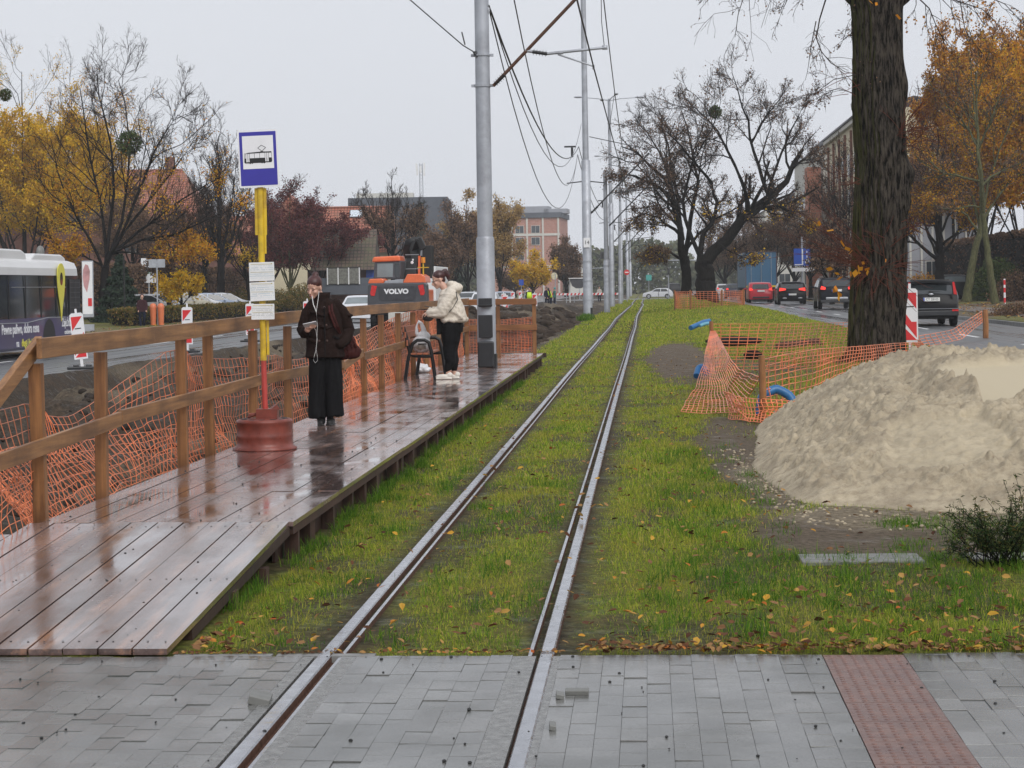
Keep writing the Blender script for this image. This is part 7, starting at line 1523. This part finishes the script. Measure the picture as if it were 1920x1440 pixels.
# near big tree
def bigtree():
    B=Vector((4.68,40.1,.2)); t=thing('near_tree','thick dark ridged trunk nearest the camera with reddish shoots low down','tree',B); D=B.dot(FW)
    pts=[(1642,676,57,0),(1643,655,54,0),(1645,600,52,0),(1647,540,51,0),(1650,470,50,0),(1650,400,48,0),(1652,330,47,0),(1651,270,48,0),(1646,200,47,0),(1646,100,45,0),(1645,20,47,0),(1643,-40,55,0)]
    k=210; m=330; rows=[];ctr=np.array([at(a,b_,D) for a,b_,_,_ in pts]); rr=np.array([c*D/FL for _,_,c,_ in pts]); s=np.linspace(0,1,m); u=np.linspace(0,1,len(pts)); C_=np.stack([np.interp(s,u,ctr[:,i]) for i in range(3)],-1); R=np.interp(s,u,rr)
    th=np.linspace(0,2*PI,k,endpoint=False); S_,T_=np.meshgrid(np.arange(m)*.0252,np.arange(k)*96/210,indexing='ij')
    ridge=(1-np.abs(2*fbm(T_*.30+fbm(S_*1.1,T_*.1,3,4)*2.2,S_*.55,3,11)-1))**2; ridge2=fbm(T_*.9,S_*3,3,12)
    seam=np.minimum(T_,96-T_)/4.0; w=np.clip(seam,0,1)
    r=R[:,None]*(1+.0)+w*(.085*(np.clip(ridge,.25,.85)-.6)+.03*(ridge2-.5)); r+=R[:,None]*(.16*np.clip(np.cos(th[None]*4+1),-.3,1)+.10)*np.clip(1-S_/1.1,0,1)**2
    for (zz,a0,am,sz) in ((4.55,.0,.16,.28),(6.3,.05,.10,.3),(2.1,.3,.05,.3),(4.0,-.15,.08,.25)): r+=am*np.exp(-((S_-zz)/sz)**2-((np.arctan2(np.sin(th[None]-a0),np.cos(th[None]-a0)))/.7)**2)
    V=C_[:,None,:]+r[...,None]*np.stack([np.cos(th)*cs,np.sin(th),np.zeros(k)],-1)[None]
    I=np.arange(m*k).reshape(m,k); A=I[:-1]; Bq=np.roll(A,-1,1); D2=I[1:]; C2=np.roll(D2,-1,1); npmesh('trunk',V.reshape(-1,3)-np.array(B),np.stack([A,Bq,C2,D2],-1).reshape(-1,4),m_bark,t,True)
    rg=np.random.default_rng(2); Bn=np.array(B)
    # big limbs leaving above the frame, drooping twigs
    lim=[(([(1640,30),(1600,0),(1560,-40),(1520,-60)]),.16,.06),([(1660,20),(1690,0),(1730,-40),(1800,-70)],.16,.06),([(1640,-20),(1660,-60),(1680,-100)],.3,.2)]
    P=np.stack([resamp(pxl(p,D),9)-Bn for p,_,_ in lim]); R=np.stack([np.linspace(a,b_,9) for _,a,b_ in lim]); v,f=tubes_np(P,R,10); npmesh('limbs',v,f,m_bark,t,True)
    tw=[]
    for p,r0 in (([(1640,-30),(1500,-40),(1400,-20),(1385,20),(1378,70)],.02),([(1500,-40),(1350,-30),(1310,5)],.015),([(1560,-30),(1540,20),(1530,70),(1545,110),(1585,135),(1610,140)],.018),([(1540,-30),(1480,-10),(1465,25),(1455,50)],.014),([(1530,40),(1520,90),(1515,130),(1510,150)],.012),
      ([(1700,-20),(1740,10),(1760,60),(1790,100)],.016),([(1720,-30),(1790,0),(1850,20),(1880,60)],.018),([(1740,-30),(1820,-20),(1890,10),(1930,60)],.018),([(1800,0),(1810,60),(1850,110)],.012),([(1600,60),(1580,75),(1590,50)],.01),([(1600,-10),(1597,40),(1598,70)],.012),([(1600,175),(1570,165),(1540,180),(1520,190)],.010),([(1605,140),(1560,150),(1530,175),(1500,180)],.010)):
        tw.append((resamp(pxl(p,D,list(rg.uniform(-.8,.3,len(p)))),8)-Bn,np.linspace(r0,r0*.3,8)))
    P=np.stack([a for a,_ in tw]); R=np.stack([b_ for _,b_ in tw]); P1,R1=grow(P,R,9,.38,.6,38,5,rg,up=-.02,t0=.1,jit=.22,minr=.004,droop=.3); P2,R2=grow(P1,R1,5,.5,.7,38,4,rg,up=0,t0=.1,jit=.2,minr=.0032,droop=.3)
    V,F=join([tubes_np(P,R,5),tubes_np(P1,R1,4),tubes_np(P2,R2,3)]); npmesh('hanging_twigs',V,F,m_twig,t)
    tips=np.concatenate([P2[:,-1],P2[:,-2]]); sel=tips[rg.random(len(tips))<.42]; big=sel[:,0]+Bn[0]>5.0; v,f=leaves_np(sel,.045,rg,.8); npmesh('twig_leaves',v,f,L_bro,t)
    sel=tips[(tips[:,0]>.5)&(rg.random(len(tips))<.75)]; v,f=leaves_np(sel,.065,rg,.8); npmesh('orange_leaves',v,f,L_oru,t)
    # epicormic shoots
    sh=[]
    def bunch(px,py,n,L,side,spread,upb=0):
        o=np.array(at(px,py,D-.45))-Bn
        for _ in range(n):
            a=rg.normal(side,spread); d=np.array([math.cos(a)*1.0,-abs(rg.normal(.25,.3)),math.sin(a)+upb]); d/=np.linalg.norm(d); l=L*rg.uniform(.35,1.1); c=np.array([rg.normal(0,.14),0,-.25*rg.random()])
            ts=np.linspace(0,1,6)[:,None]; p=o+rg.normal(size=3)*np.array([.10,.02,.12])+d*l*ts+c*l*ts**2; sh.append(p)
    bunch(1622,495,30,2.1,2.45,.28); bunch(1625,500,20,.7,3.3,.8); bunch(1640,500,26,.7,-1.2,1.2); bunch(1665,500,20,.8,.2,.8); bunch(1700,255,34,1.0,.5,.6); bunch(1700,235,14,.8,1.0,.5); bunch(1603,335,6,1.0,3.0,.3); bunch(1700,420,10,.6,.3,.8); bunch(1650,470,20,.8,1.5,1.2); bunch(1605,160,6,.9,2.9,.4)
    P=np.stack(sh); R=np.linspace(.0065,.003,6)[None].repeat(len(P),0); P1,R1=grow(P,R,2,.35,.8,30,4,rg,minr=.0022,jit=.1); V,F=join([tubes_np(P,R,4),tubes_np(P1,R1,3)]); npmesh('shoots',V,F,m_twigr,t)
    pts=[at(x_,y_,D-.9) for x_,y_ in ((1550,432),(1577,450),(1598,470),(1605,505),(1612,513),(1600,515),(1626,517),(1563,505),(1568,525),(1570,540),(1575,515),(1567,535),(1572,550),(1660,485),(1620,490),(1607,510),(1622,508),(1525,415),(1690,35),(1632,4),(1645,4),(1618,500),(1540,420),(1585,462),(1608,497),(1596,508),(1571,546))]
    v,f=leaves_np(np.array([np.array(p) for p in pts])-Bn,.15,rg,.5); npmesh('yellow_leaves',v,f,island('bright orange leaves',[(0,(.60,.22,.02)),(1,(.70,.36,.03))],.5,.3,.35),t)
bigtree()
# low dark bush in the right foreground
g=gp(1858,1062,0); t=thing('low_bush','dark low bush with narrow drooping leaves at the lower right edge','bush',g); rg=np.random.default_rng(77)
st_=[]
for _ in range(46):
    a=rg.uniform(0,2*PI); d=np.array([math.cos(a)*rg.uniform(.2,1),math.sin(a)*.6,rg.uniform(.35,1.1)]); d/=np.linalg.norm(d); l=rg.uniform(.22,.55)*(1.25 if d[0]>0 else 1); ts=np.linspace(0,1,6)[:,None]; st_.append(np.array([rg.normal(.05,.08),rg.normal(0,.06),0])+d*l*ts+np.array([0,0,-.10])*ts**2*l)
P=np.stack(st_); R=np.linspace(.004,.0018,6)[None].repeat(len(P),0); P1,R1=grow(P,R,5,.45,.7,40,4,rg,minr=.0014,up=.1); V,F=join([tubes_np(P,R,4),tubes_np(P1,R1,3)]); npmesh('stems',V,F,m_barkd,t)
tp=np.concatenate([P1[:,1:].reshape(-1,3),P[:,3:].reshape(-1,3)]); tp=tp[rg.integers(0,len(tp),5200)]+rg.normal(size=(5200,3))*.008; n=len(tp); a_=unit(rg.normal(size=(n,3))*np.array([1,1,.6])-np.array([0,0,.35])); q=rg.normal(size=(n,3)); b_=unit(q-a_*(q*a_).sum(1,keepdims=True)); s=rg.uniform(.022,.042,n)[:,None]; V=np.stack([tp,tp+a_*s*.5+b_*s*.10,tp+a_*s,tp+a_*s*.5-b_*s*.10],1).reshape(-1,3)
npmesh('foliage',V,np.arange(n*4).reshape(-1,4),island('dark narrow leaves',[(0,(.015,.035,.012)),(.6,(.035,.06,.016)),(.9,(.10,.11,.03)),(1,(.16,.09,.03))],.45,.4,.15),t)
# ---------- buildings ----------
def windows(t,mats,rects,frame=None,nm='window',off=.03):
    """rects: list of 4 corner tuples (local)"""
def bldg(name,label,loc,rz=0,group=None): return thing(name,label,'building',loc,rz,group)
def win(t,x,y,z,w,h,axis='y',m=m_win,fr=m_cream,sill=True,par=None):
    b=MB(); o=-.04
    if axis=='y': b.box((x,y-.05,z),(w+.16,.08,h+.16)); f=b.build('window',fr,t); b=MB(); b.box((x,y-.10,z),(w,.03,h)); b.build('pane',m,f); b=MB(); b.box((x,y-.12,z),(.05,.02,h)); b.build('mullion',fr,f)
    else: b.box((x-.05,y,z),(.08,w+.16,h+.16)); f=b.build('window',fr,t); b=MB(); b.box((x-.10,y,z),(.03,w,h)); b.build('pane',m,f); b=MB(); b.box((x-.12,y,z),(.02,.05,h)); b.build('mullion',fr,f)
# right terrace A (beige, seen obliquely)
A=bldg('apartment_house','long beige street front with pilasters behind the trees on the right',(18,159,.1)); hA=15.4
b=MB(); b.box((3.5,19,hA/2-.2),(7,38,hA+.4)); b.build('wall',m_beige,A)
b=MB(); b.prism([(-.5,hA),(3.5,hA+.9),(7.4,hA)],Matrix(((1,0,0,0),(0,0,1,0),(0,1,0,0),(0,0,0,1))),38); b.build('roof',m_roofd,A)
b=MB(); b.box((-.12,19,hA-.15),(.5,38.1,.4)); b.build('cornice',m_cream,A)
for k in range(7):
    y=.6+k*5.4
    b=MB(); b.box((-.08,y+2.9,hA/2-.3),(.22,.55,hA-.8)); b.build('pilaster',M_('pilaster brown',(.20,.09,.06),.8) if k==0 else bpy.data.materials['pilaster brown'],A)
    if True:
        for z in (2.2,5.4,8.6,11.8): win(A,0,y,z,1.3,1.9,'x')
for y in (20,33): b=MB(); b.box((4,y,hA+3.6),(1,1.4,2.4)); b.build('chimney',m_brick,A)
# B with brick stair tower
Bd=bldg('apartment_house','white house with a red brick stair tower and white balconies beyond the beige front',(17.4,200,.2)); hB=15.2
b=MB(); b.box((6,20,hB/2),(11,38,hB)); b.build('wall',m_cream,Bd)
b=MB(); b.prism([(.3,hB),(3.5,hB+3.0),(11.5,hB+3.0),(11.5,hB)],Matrix(((1,0,0,0),(0,0,1,0),(0,1,0,0),(0,0,0,1))),38); b.build('roof',m_roofd,Bd)
b=MB(); b.box((-.5,1.2,6.4),(1.4,3.0,13.2)); b.build('stair_tower',brickm('orange brick',(.40,.14,.085),(.46,.17,.10),(.3,.2,.15),.5,.3),Bd)
for z in (3.2,6.2,9.2): b=MB(); b.box((-.2,10,z),(1.3,9,.9)); b.build('balcony',m_white,Bd)
for y in (6,12,18,24,30):
    for z in (2,5,8,11): win(Bd,.5,y,z,1.4,1.6,'x')
Cc_=bldg('apartment_house','pale far house end just right of the leaning lime limb',(15.5,260,0)); b=MB(); b.box((5,12,5.5),(10,24,11)); b.build('wall',m_cream,Cc_); b=MB(); b.prism([(-.3,11),(5,14),(10.3,11)],Matrix(((1,0,0,0),(0,0,1,0),(0,1,0,0),(0,0,0,1))),24); b.build('roof',m_roofd,Cc_)
for z in (2,5,8): win(Cc_,2.5,0,z,1.4,1.5); win(Cc_,7,0,z,1.4,1.5)
# pale panelled building right of trunk
g=at(1750,556,150); G_=bldg('panelled_building','grey-white building with vertical panels right behind the double trunk',(g.x,g.y,.3),PSI); b=MB(); b.box((0,3,3.3),(7.5,6,6.6)); b.build('wall',m_greyw,G_)
for k in range(9): b=MB(); b.box((-3.4+k*.85,-.05,3.3),(.16,.12,6.4)); b.build('panel_rib',m_cream,G_)
for k in range(3): win(G_,-2.5+k*2.4,0,1.8,.8,2.0)
# red roofed house
g=at(640,552,172); Hs=bldg('red_roofed_house','house with a big red tiled roof and skylight above the purple trees',(g.x,g.y,g.z),PSI); s_=172/FL
def hp(px,py): return ((px-640)*s_,(552-py)*s_)
b=MB(); x0,_=hp(492,0); x1,_=hp(727,0); b.box(((x0+x1)/2,4.5,1.6),(x1-x0,9,5.6)); b.build('wall',m_beige,Hs)
zr0,zr1=3.6,hp(0,386)[1]
b=MB(); xl,xr_=hp(475,0)[0],hp(736,0)[0]; b.add([(xl,-.6,zr0),(xr_,-.6,zr0),(xr_-.1,4.5,zr1),(xl+.5,4.5,zr1),(xl,9.6,zr0),(xr_,9.6,zr0)],[(0,1,2,3),(3,2,5,4),(0,3,4),(1,5,2),(0,4,5,1)]); rf=b.build('roof',m_tile,Hs)
b=MB(); b.tube([(xl+.5,4.5,zr1+.03),(xr_-.1,4.5,zr1+.03)],.12,8); b.build('ridge_tiles',m_tile,rf)
def on(px,py): # on front slope
    x_,z_=hp(px,py); f=(z_-zr0)/(zr1-zr0); return Vector((x_,-.6+5.1*f,z_))
p0=on(664,399); b=MB(); dslope=Vector((0,5.1,zr1-zr0)).normalized(); nrm=Vector((0,-dslope.z,dslope.y)); 
for w_,h_,o_,m_,nm in ((1.25,1.15,.06,m_exg,'skylight_frame'),(1.05,.95,.10,M_('skylight glass',(.55,.60,.66),.1),'skylight')):
    b=MB(); c=p0+nrm*o_; ax=Vector((1,0,0)); b.add([c-ax*w_/2-dslope*h_/2,c+ax*w_/2-dslope*h_/2,c+ax*w_/2+dslope*h_/2,c-ax*w_/2+dslope*h_/2,],[(0,1,2,3)]); b.build(nm,m_,rf)
# small gable peak at left
b=MB(); xa,za=hp(545,362); b.add([(xa-1.7,-.9,za-2.6),(xa+1.7,-.9,za-2.6),(xa,-.9,za),(xa-1.7,4,za-2.6),(xa+1.7,4,za-2.6),(xa,4,za)],[(0,1,2),(0,2,5,3),(1,4,5,2)]); b.build('dormer',m_tile,Hs)
# front lower wing with mossy roof, gable window band
g=at(670,556,150); Wg=bldg('corner_cottage','darker cottage with mossy tiled roof and bay window left of the excavator',(g.x,g.y,g.z),PSI); s_=150/FL
def wp(px,py): return ((px-670)*s_,(556-py)*s_)
b=MB(); b.box((wp(645,0)[0],2.5,.3),(5.5,5,3.6)); b.build('wall',m_brick,Wg)
b=MB(); xl,xr_=wp(585,0)[0],wp(706,0)[0]; zt=wp(0,428)[1]; b.add([(xl,-1.0,2.0),(xr_,-1.0,2.0),(wp(703,0)[0],3,zt),(xl+.4,3,zt),(xl,7,2.0),(xr_,7,2.0)],[(0,1,2,3),(3,2,5,4),(0,3,4),(1,5,2),(0,4,5,1)]); b.build('roof',m_tiled,Wg)
xa,za=wp(648,500); xb_,zb_=wp(0,533)
bw=MB(); bw.box((xa,-1.35,(wp(0,503)[1]+wp(0,532)[1])/2),(2.5,.5,1.3)); bay=bw.build('bay_window',m_black,Wg)
for k in range(3): b=MB(); b.box((xa-.8+k*.8,-1.62,(wp(0,503)[1]+wp(0,532)[1])/2),(.66,.04,1.15)); b.build('pane',M_('curtained glass',(.16,.16,.14),.3,var=.4,scale=6) if k==0 else bpy.data.materials['curtained glass'],bay)
for k in range(4): b=MB(); b.box((xa-1.2+k*.8,-1.66,(wp(0,503)[1]+wp(0,532)[1])/2),(.09,.05,1.25)); b.build('white_bar',m_white,bay)
b=MB(); b.box((wp(655,0)[0],-1.3,.8),(4.0,.5,1.25)); b.build('dark_plinth',m_dgrey,Wg)
b=MB(); b.box((wp(695,0)[0],-.2,1.7),(.6,.1,1.4)); b.build('door',m_blue2,Wg)
# left brick tenement behind the trees
g=at(270,556,200); Lf=bldg('brick_tenement','dull red brick house with a steep gable behind the mistletoe tree',(g.x,g.y,g.z),PSI); s_=200/FL
b=MB(); b.box((0,5,3.3),(12,10,9.4)); b.build('wall',m_brick,Lf)
b=MB(); b.add([(-6.4,-.4,7.8),(6.4,-.4,7.8),(3.2,5,13.2),(-3.4,5,13.2),(-6.4,10.4,7.8),(6.4,10.4,7.8)],[(0,1,2,3),(3,2,5,4),(0,3,4),(1,5,2),(0,4,5,1)]); b.build('roof',m_tile,Lf)
for x_ in (-4,-1.3,1.3,4):
    for z in (2,5.2): win(Lf,x_,0,z,1.1,1.5)
b=MB(); b.box((2,5,13.5),(.9,.9,1.8)); b.build('chimney',m_brick,Lf)
g=at(440,556,190); Lm=bldg('brick_house','dark brick house low behind the hedge and the slender bare tree',(g.x,g.y,.1),PSI); b=MB(); b.box((0,5,2.6),(13,9,5.2)); b.build('wall',m_brick,Lm); b=MB(); b.add([(-6.9,0,5.0),(6.9,0,5.0),(6.3,5,9.0),(-6.3,5,9.0),(-6.9,10,5.0),(6.9,10,5.0)],[(0,1,2,3),(3,2,5,4),(0,3,4),(1,5,2),(0,4,5,1)]); b.build('roof',m_tile,Lm)
for x_ in (-4.5,-1.5,1.5,4.5): win(Lm,x_,.5,2.6,1.1,1.4)
g=at(60,556,175); Lg=bldg('brick_house','reddish house hidden behind the yellow maples',(g.x,g.y,.1),PSI); b=MB(); b.box((0,5,4.0),(13,9,8)); b.build('wall',m_brick,Lg); b=MB(); b.add([(-6.9,0,8.0),(6.9,0,8.0),(6.3,5,11.0),(-6.3,5,11.0),(-6.9,10,8.0),(6.9,10,8.0)],[(0,1,2,3),(3,2,5,4),(0,3,4),(1,5,2),(0,4,5,1)]); b.build('roof',m_tiled,Lg)
for x_ in (-4,-1.3,1.3,4): win(Lg,x_,.5,2.6,1.1,1.4)
# grey block with mast
g=at(755,552,300); Gb=bldg('grey_block','large windowless grey block with a lattice aerial on its roof',(g.x,g.y,g.z),PSI); s_=300/FL
q_=lambda px,py:((px-755)*s_,(552-py)*s_)
b=MB(); b.box(((q_(655,0)[0]+q_(842,0)[0])/2,10,q_(0,370)[1]/2),(q_(842,0)[0]-q_(655,0)[0],20,q_(0,370)[1])); b.build('wall',m_dgrey,Gb)
b=MB(); b.box(((q_(667,0)[0]+q_(775,0)[0])/2,6,q_(0,366)[1]),(q_(775,0)[0]-q_(667,0)[0],4,1.1)); b.build('roof_screen',m_cream,Gb)
an=thing('lattice_aerial','white lattice phone mast standing on the grey block','aerial',Gb.matrix_basis@Vector((q_(790,0)[0],4,q_(0,368)[1])),PSI); hM=(368-304)*s_
b=MB()
for a in (0,2.1,4.2): b.tube([(.35*math.cos(a),.35*math.sin(a),0),(.28*math.cos(a),.28*math.sin(a),hM)],.05,5)
for k in range(10):
    for a in (0,2.1,4.2): b.tube([(.33*math.cos(a),.33*math.sin(a),k*hM/10),(.33*math.cos(a+2.1),.33*math.sin(a+2.1),(k+1)*hM/10)],.025,4)
b.build('lattice_frame',m_galv,an)
for k,(x_,z) in enumerate(((-.6,.9),(.6,.92),(-.5,.75),(.55,.72),(0,.82))): b=MB(); b.box((x_,-.3,hM*z),(.28,.15,1.0)); b.build('antenna_panel',m_white,an)
# far brick block
g=at(1003,550,420); Fb=bldg('far_brick_block','big pinkish brick block with white vertical bands far down the road',(g.x,g.y,g.z),PSI-.12); s_=420/FL
f_=lambda px,py:((px-1003)*s_,(550-py)*s_)
xl,xr_=f_(925,0)[0],f_(1052,0)[0]; hf=f_(0,408)[1]
b=MB(); b.box(((xl+xr_)/2,9,hf/2),(xr_-xl,18,hf)); b.build('wall',m_brickp,Fb)
b=MB(); b.box(((xl+xr_)/2,9,hf+.5),(xr_-xl+.8,18.8,1.1)); b.build('parapet',m_dgrey,Fb)
b=MB(); b.box((f_(990,0)[0],8,hf+1.8),(f_(1022,0)[0]-f_(948,0)[0],6,1.6)); b.box((f_(1040,0)[0],8,hf+1.5),(5,6,1.0)); b.build('roof_plant',m_greyw,Fb)
for px in (962,990,1020,1049): b=MB(); b.box((f_(px,0)[0],-.1,hf/2),(.35,.2,hf)); b.build('white_band',m_cream,Fb)
for py in (440,500): b=MB(); b.box(((xl+xr_)/2,-.08,f_(0,py)[1]),(xr_-xl,.15,.5)); b.build('white_band',m_cream,Fb)
for px in (976,1006):
    for py in (430,452,480): win(Fb,f_(px,0)[0],0,f_(0,py)[1],1.7,1.5)
for i,(px,w_,h_,D_,lab) in enumerate(((1088,4.2,6.0,400,'faint pale house left of the second mast, far in the haze'),(1122,4.5,7.5,430,'faint gabled house right of the second mast, far in the haze'),(1160,5,5,470,'faint low house behind the far masts'))):
    g=at(px,545,D_); t=bldg('far_house',lab,(g.x,g.y,0),PSI); b=MB(); b.box((0,4,h_/2),(w_,8,h_)); b.build('wall',m_cream,t); b=MB(); b.add([(-w_/2-.3,-.2,h_),(w_/2+.3,-.2,h_),(0,-.2,h_+2.2),(-w_/2-.3,8.2,h_),(w_/2+.3,8.2,h_),(0,8.2,h_+2.2)],[(0,1,2),(0,2,5,3),(1,4,5,2),(3,5,4)]); b.build('roof',m_tiled,t)
    for x_ in (-w_*.25,w_*.25): win(t,x_,0,h_*.6,.9,1.2)
# ---------- haze, sky, sun, camera ----------
HZ=0.00036
mb=MB(); mb.box((0,330,29),(400,760,66)); hz=mb.build('haze',None) if False else None
me=bpy.data.meshes.new('haze'); m2=MB(); m2.box((0,330,28),(520,760,64)); me.from_pydata(m2.v,[],m2.f); me.update()
hz=bpy.data.objects.new('haze',me); link(hz); tag(hz,kind='stuff')
hm=bpy.data.materials.new('haze'); hm.use_nodes=True; nt=hm.node_tree; nt.nodes.remove(nt.nodes['Principled BSDF']); pv=nd(nt,'ShaderNodeVolumePrincipled'); pv.inputs['Color'].default_value=(.93,.95,1,1); pv.inputs['Density'].default_value=HZ; pv.inputs['Anisotropy'].default_value=.1
nt.links.new(pv.outputs[0],nt.nodes['Material Output'].inputs['Volume']); me.materials.append(hm)
w=bpy.data.worlds.new('World'); bpy.context.scene.world=w; w.use_nodes=True; nt=w.node_tree; bg=nt.nodes['Background']
sky=nd(nt,'ShaderNodeTexSky'); sky.sky_type='NISHITA'; sky.sun_disc=False; sky.sun_elevation=math.radians(42); sky.sun_rotation=math.radians(150); sky.dust_density=6; sky.air_density=1.6
hs=nd(nt,'ShaderNodeHueSaturation'); hs.inputs['Saturation'].default_value=.15; nt.links.new(sky.outputs[0],hs.inputs['Color'])
nt.links.new(mixc(nt,.86,hs.outputs[0],(6.75,7.0,7.55)),bg.inputs[0]); bg.inputs[1].default_value=.1
for n_ in nt.nodes:
    if n_.type=='MIX': n_.clamp_result=False; n_.clamp_factor=False
sd=bpy.data.lights.new('sun','SUN'); sd.energy=1.5; sd.angle=math.radians(40); sd.color=(1,.97,.93); so=bpy.data.objects.new('sun',sd); C.objects.link(so)
el,az=math.radians(42),math.radians(150); dv=Vector((math.sin(az)*math.cos(el),math.cos(az)*math.cos(el),math.sin(el))); so.rotation_euler=dv.to_track_quat('Z','Y').to_euler()
cd=bpy.data.cameras.new('camera'); cam=bpy.data.objects.new('camera',cd); C.objects.link(cam); bpy.context.scene.camera=cam
cd.sensor_fit='HORIZONTAL'; cd.sensor_width=36; cd.lens=36*FL/1920; cd.shift_y=-184/1920; cd.clip_start=.1; cd.clip_end=3000
Rr=HX*math.cos(ROLL)-ZZ*math.sin(ROLL); Uu=HX*math.sin(ROLL)+ZZ*math.cos(ROLL); Mm=Matrix((Rr,Uu,-FW)).transposed().to_4x4(); Mm.translation=(0,0,CH); cam.matrix_world=Mm
s=bpy.context.scene; s.view_settings.view_transform='Standard'; s.view_settings.look='None'; s.view_settings.gamma=1; s.view_settings.exposure=.26
s.cycles.max_bounces=7; s.cycles.diffuse_bounces=3; s.cycles.glossy_bounces=3; s.cycles.volume_bounces=1; s.cycles.transmission_bounces=3; s.cycles.transparent_max_bounces=8
s.cycles.use_denoising=True; s.cycles.volume_step_rate=10
try: s.cycles.use_adaptive_sampling=True; s.cycles.adaptive_threshold=.012
except Exception: pass
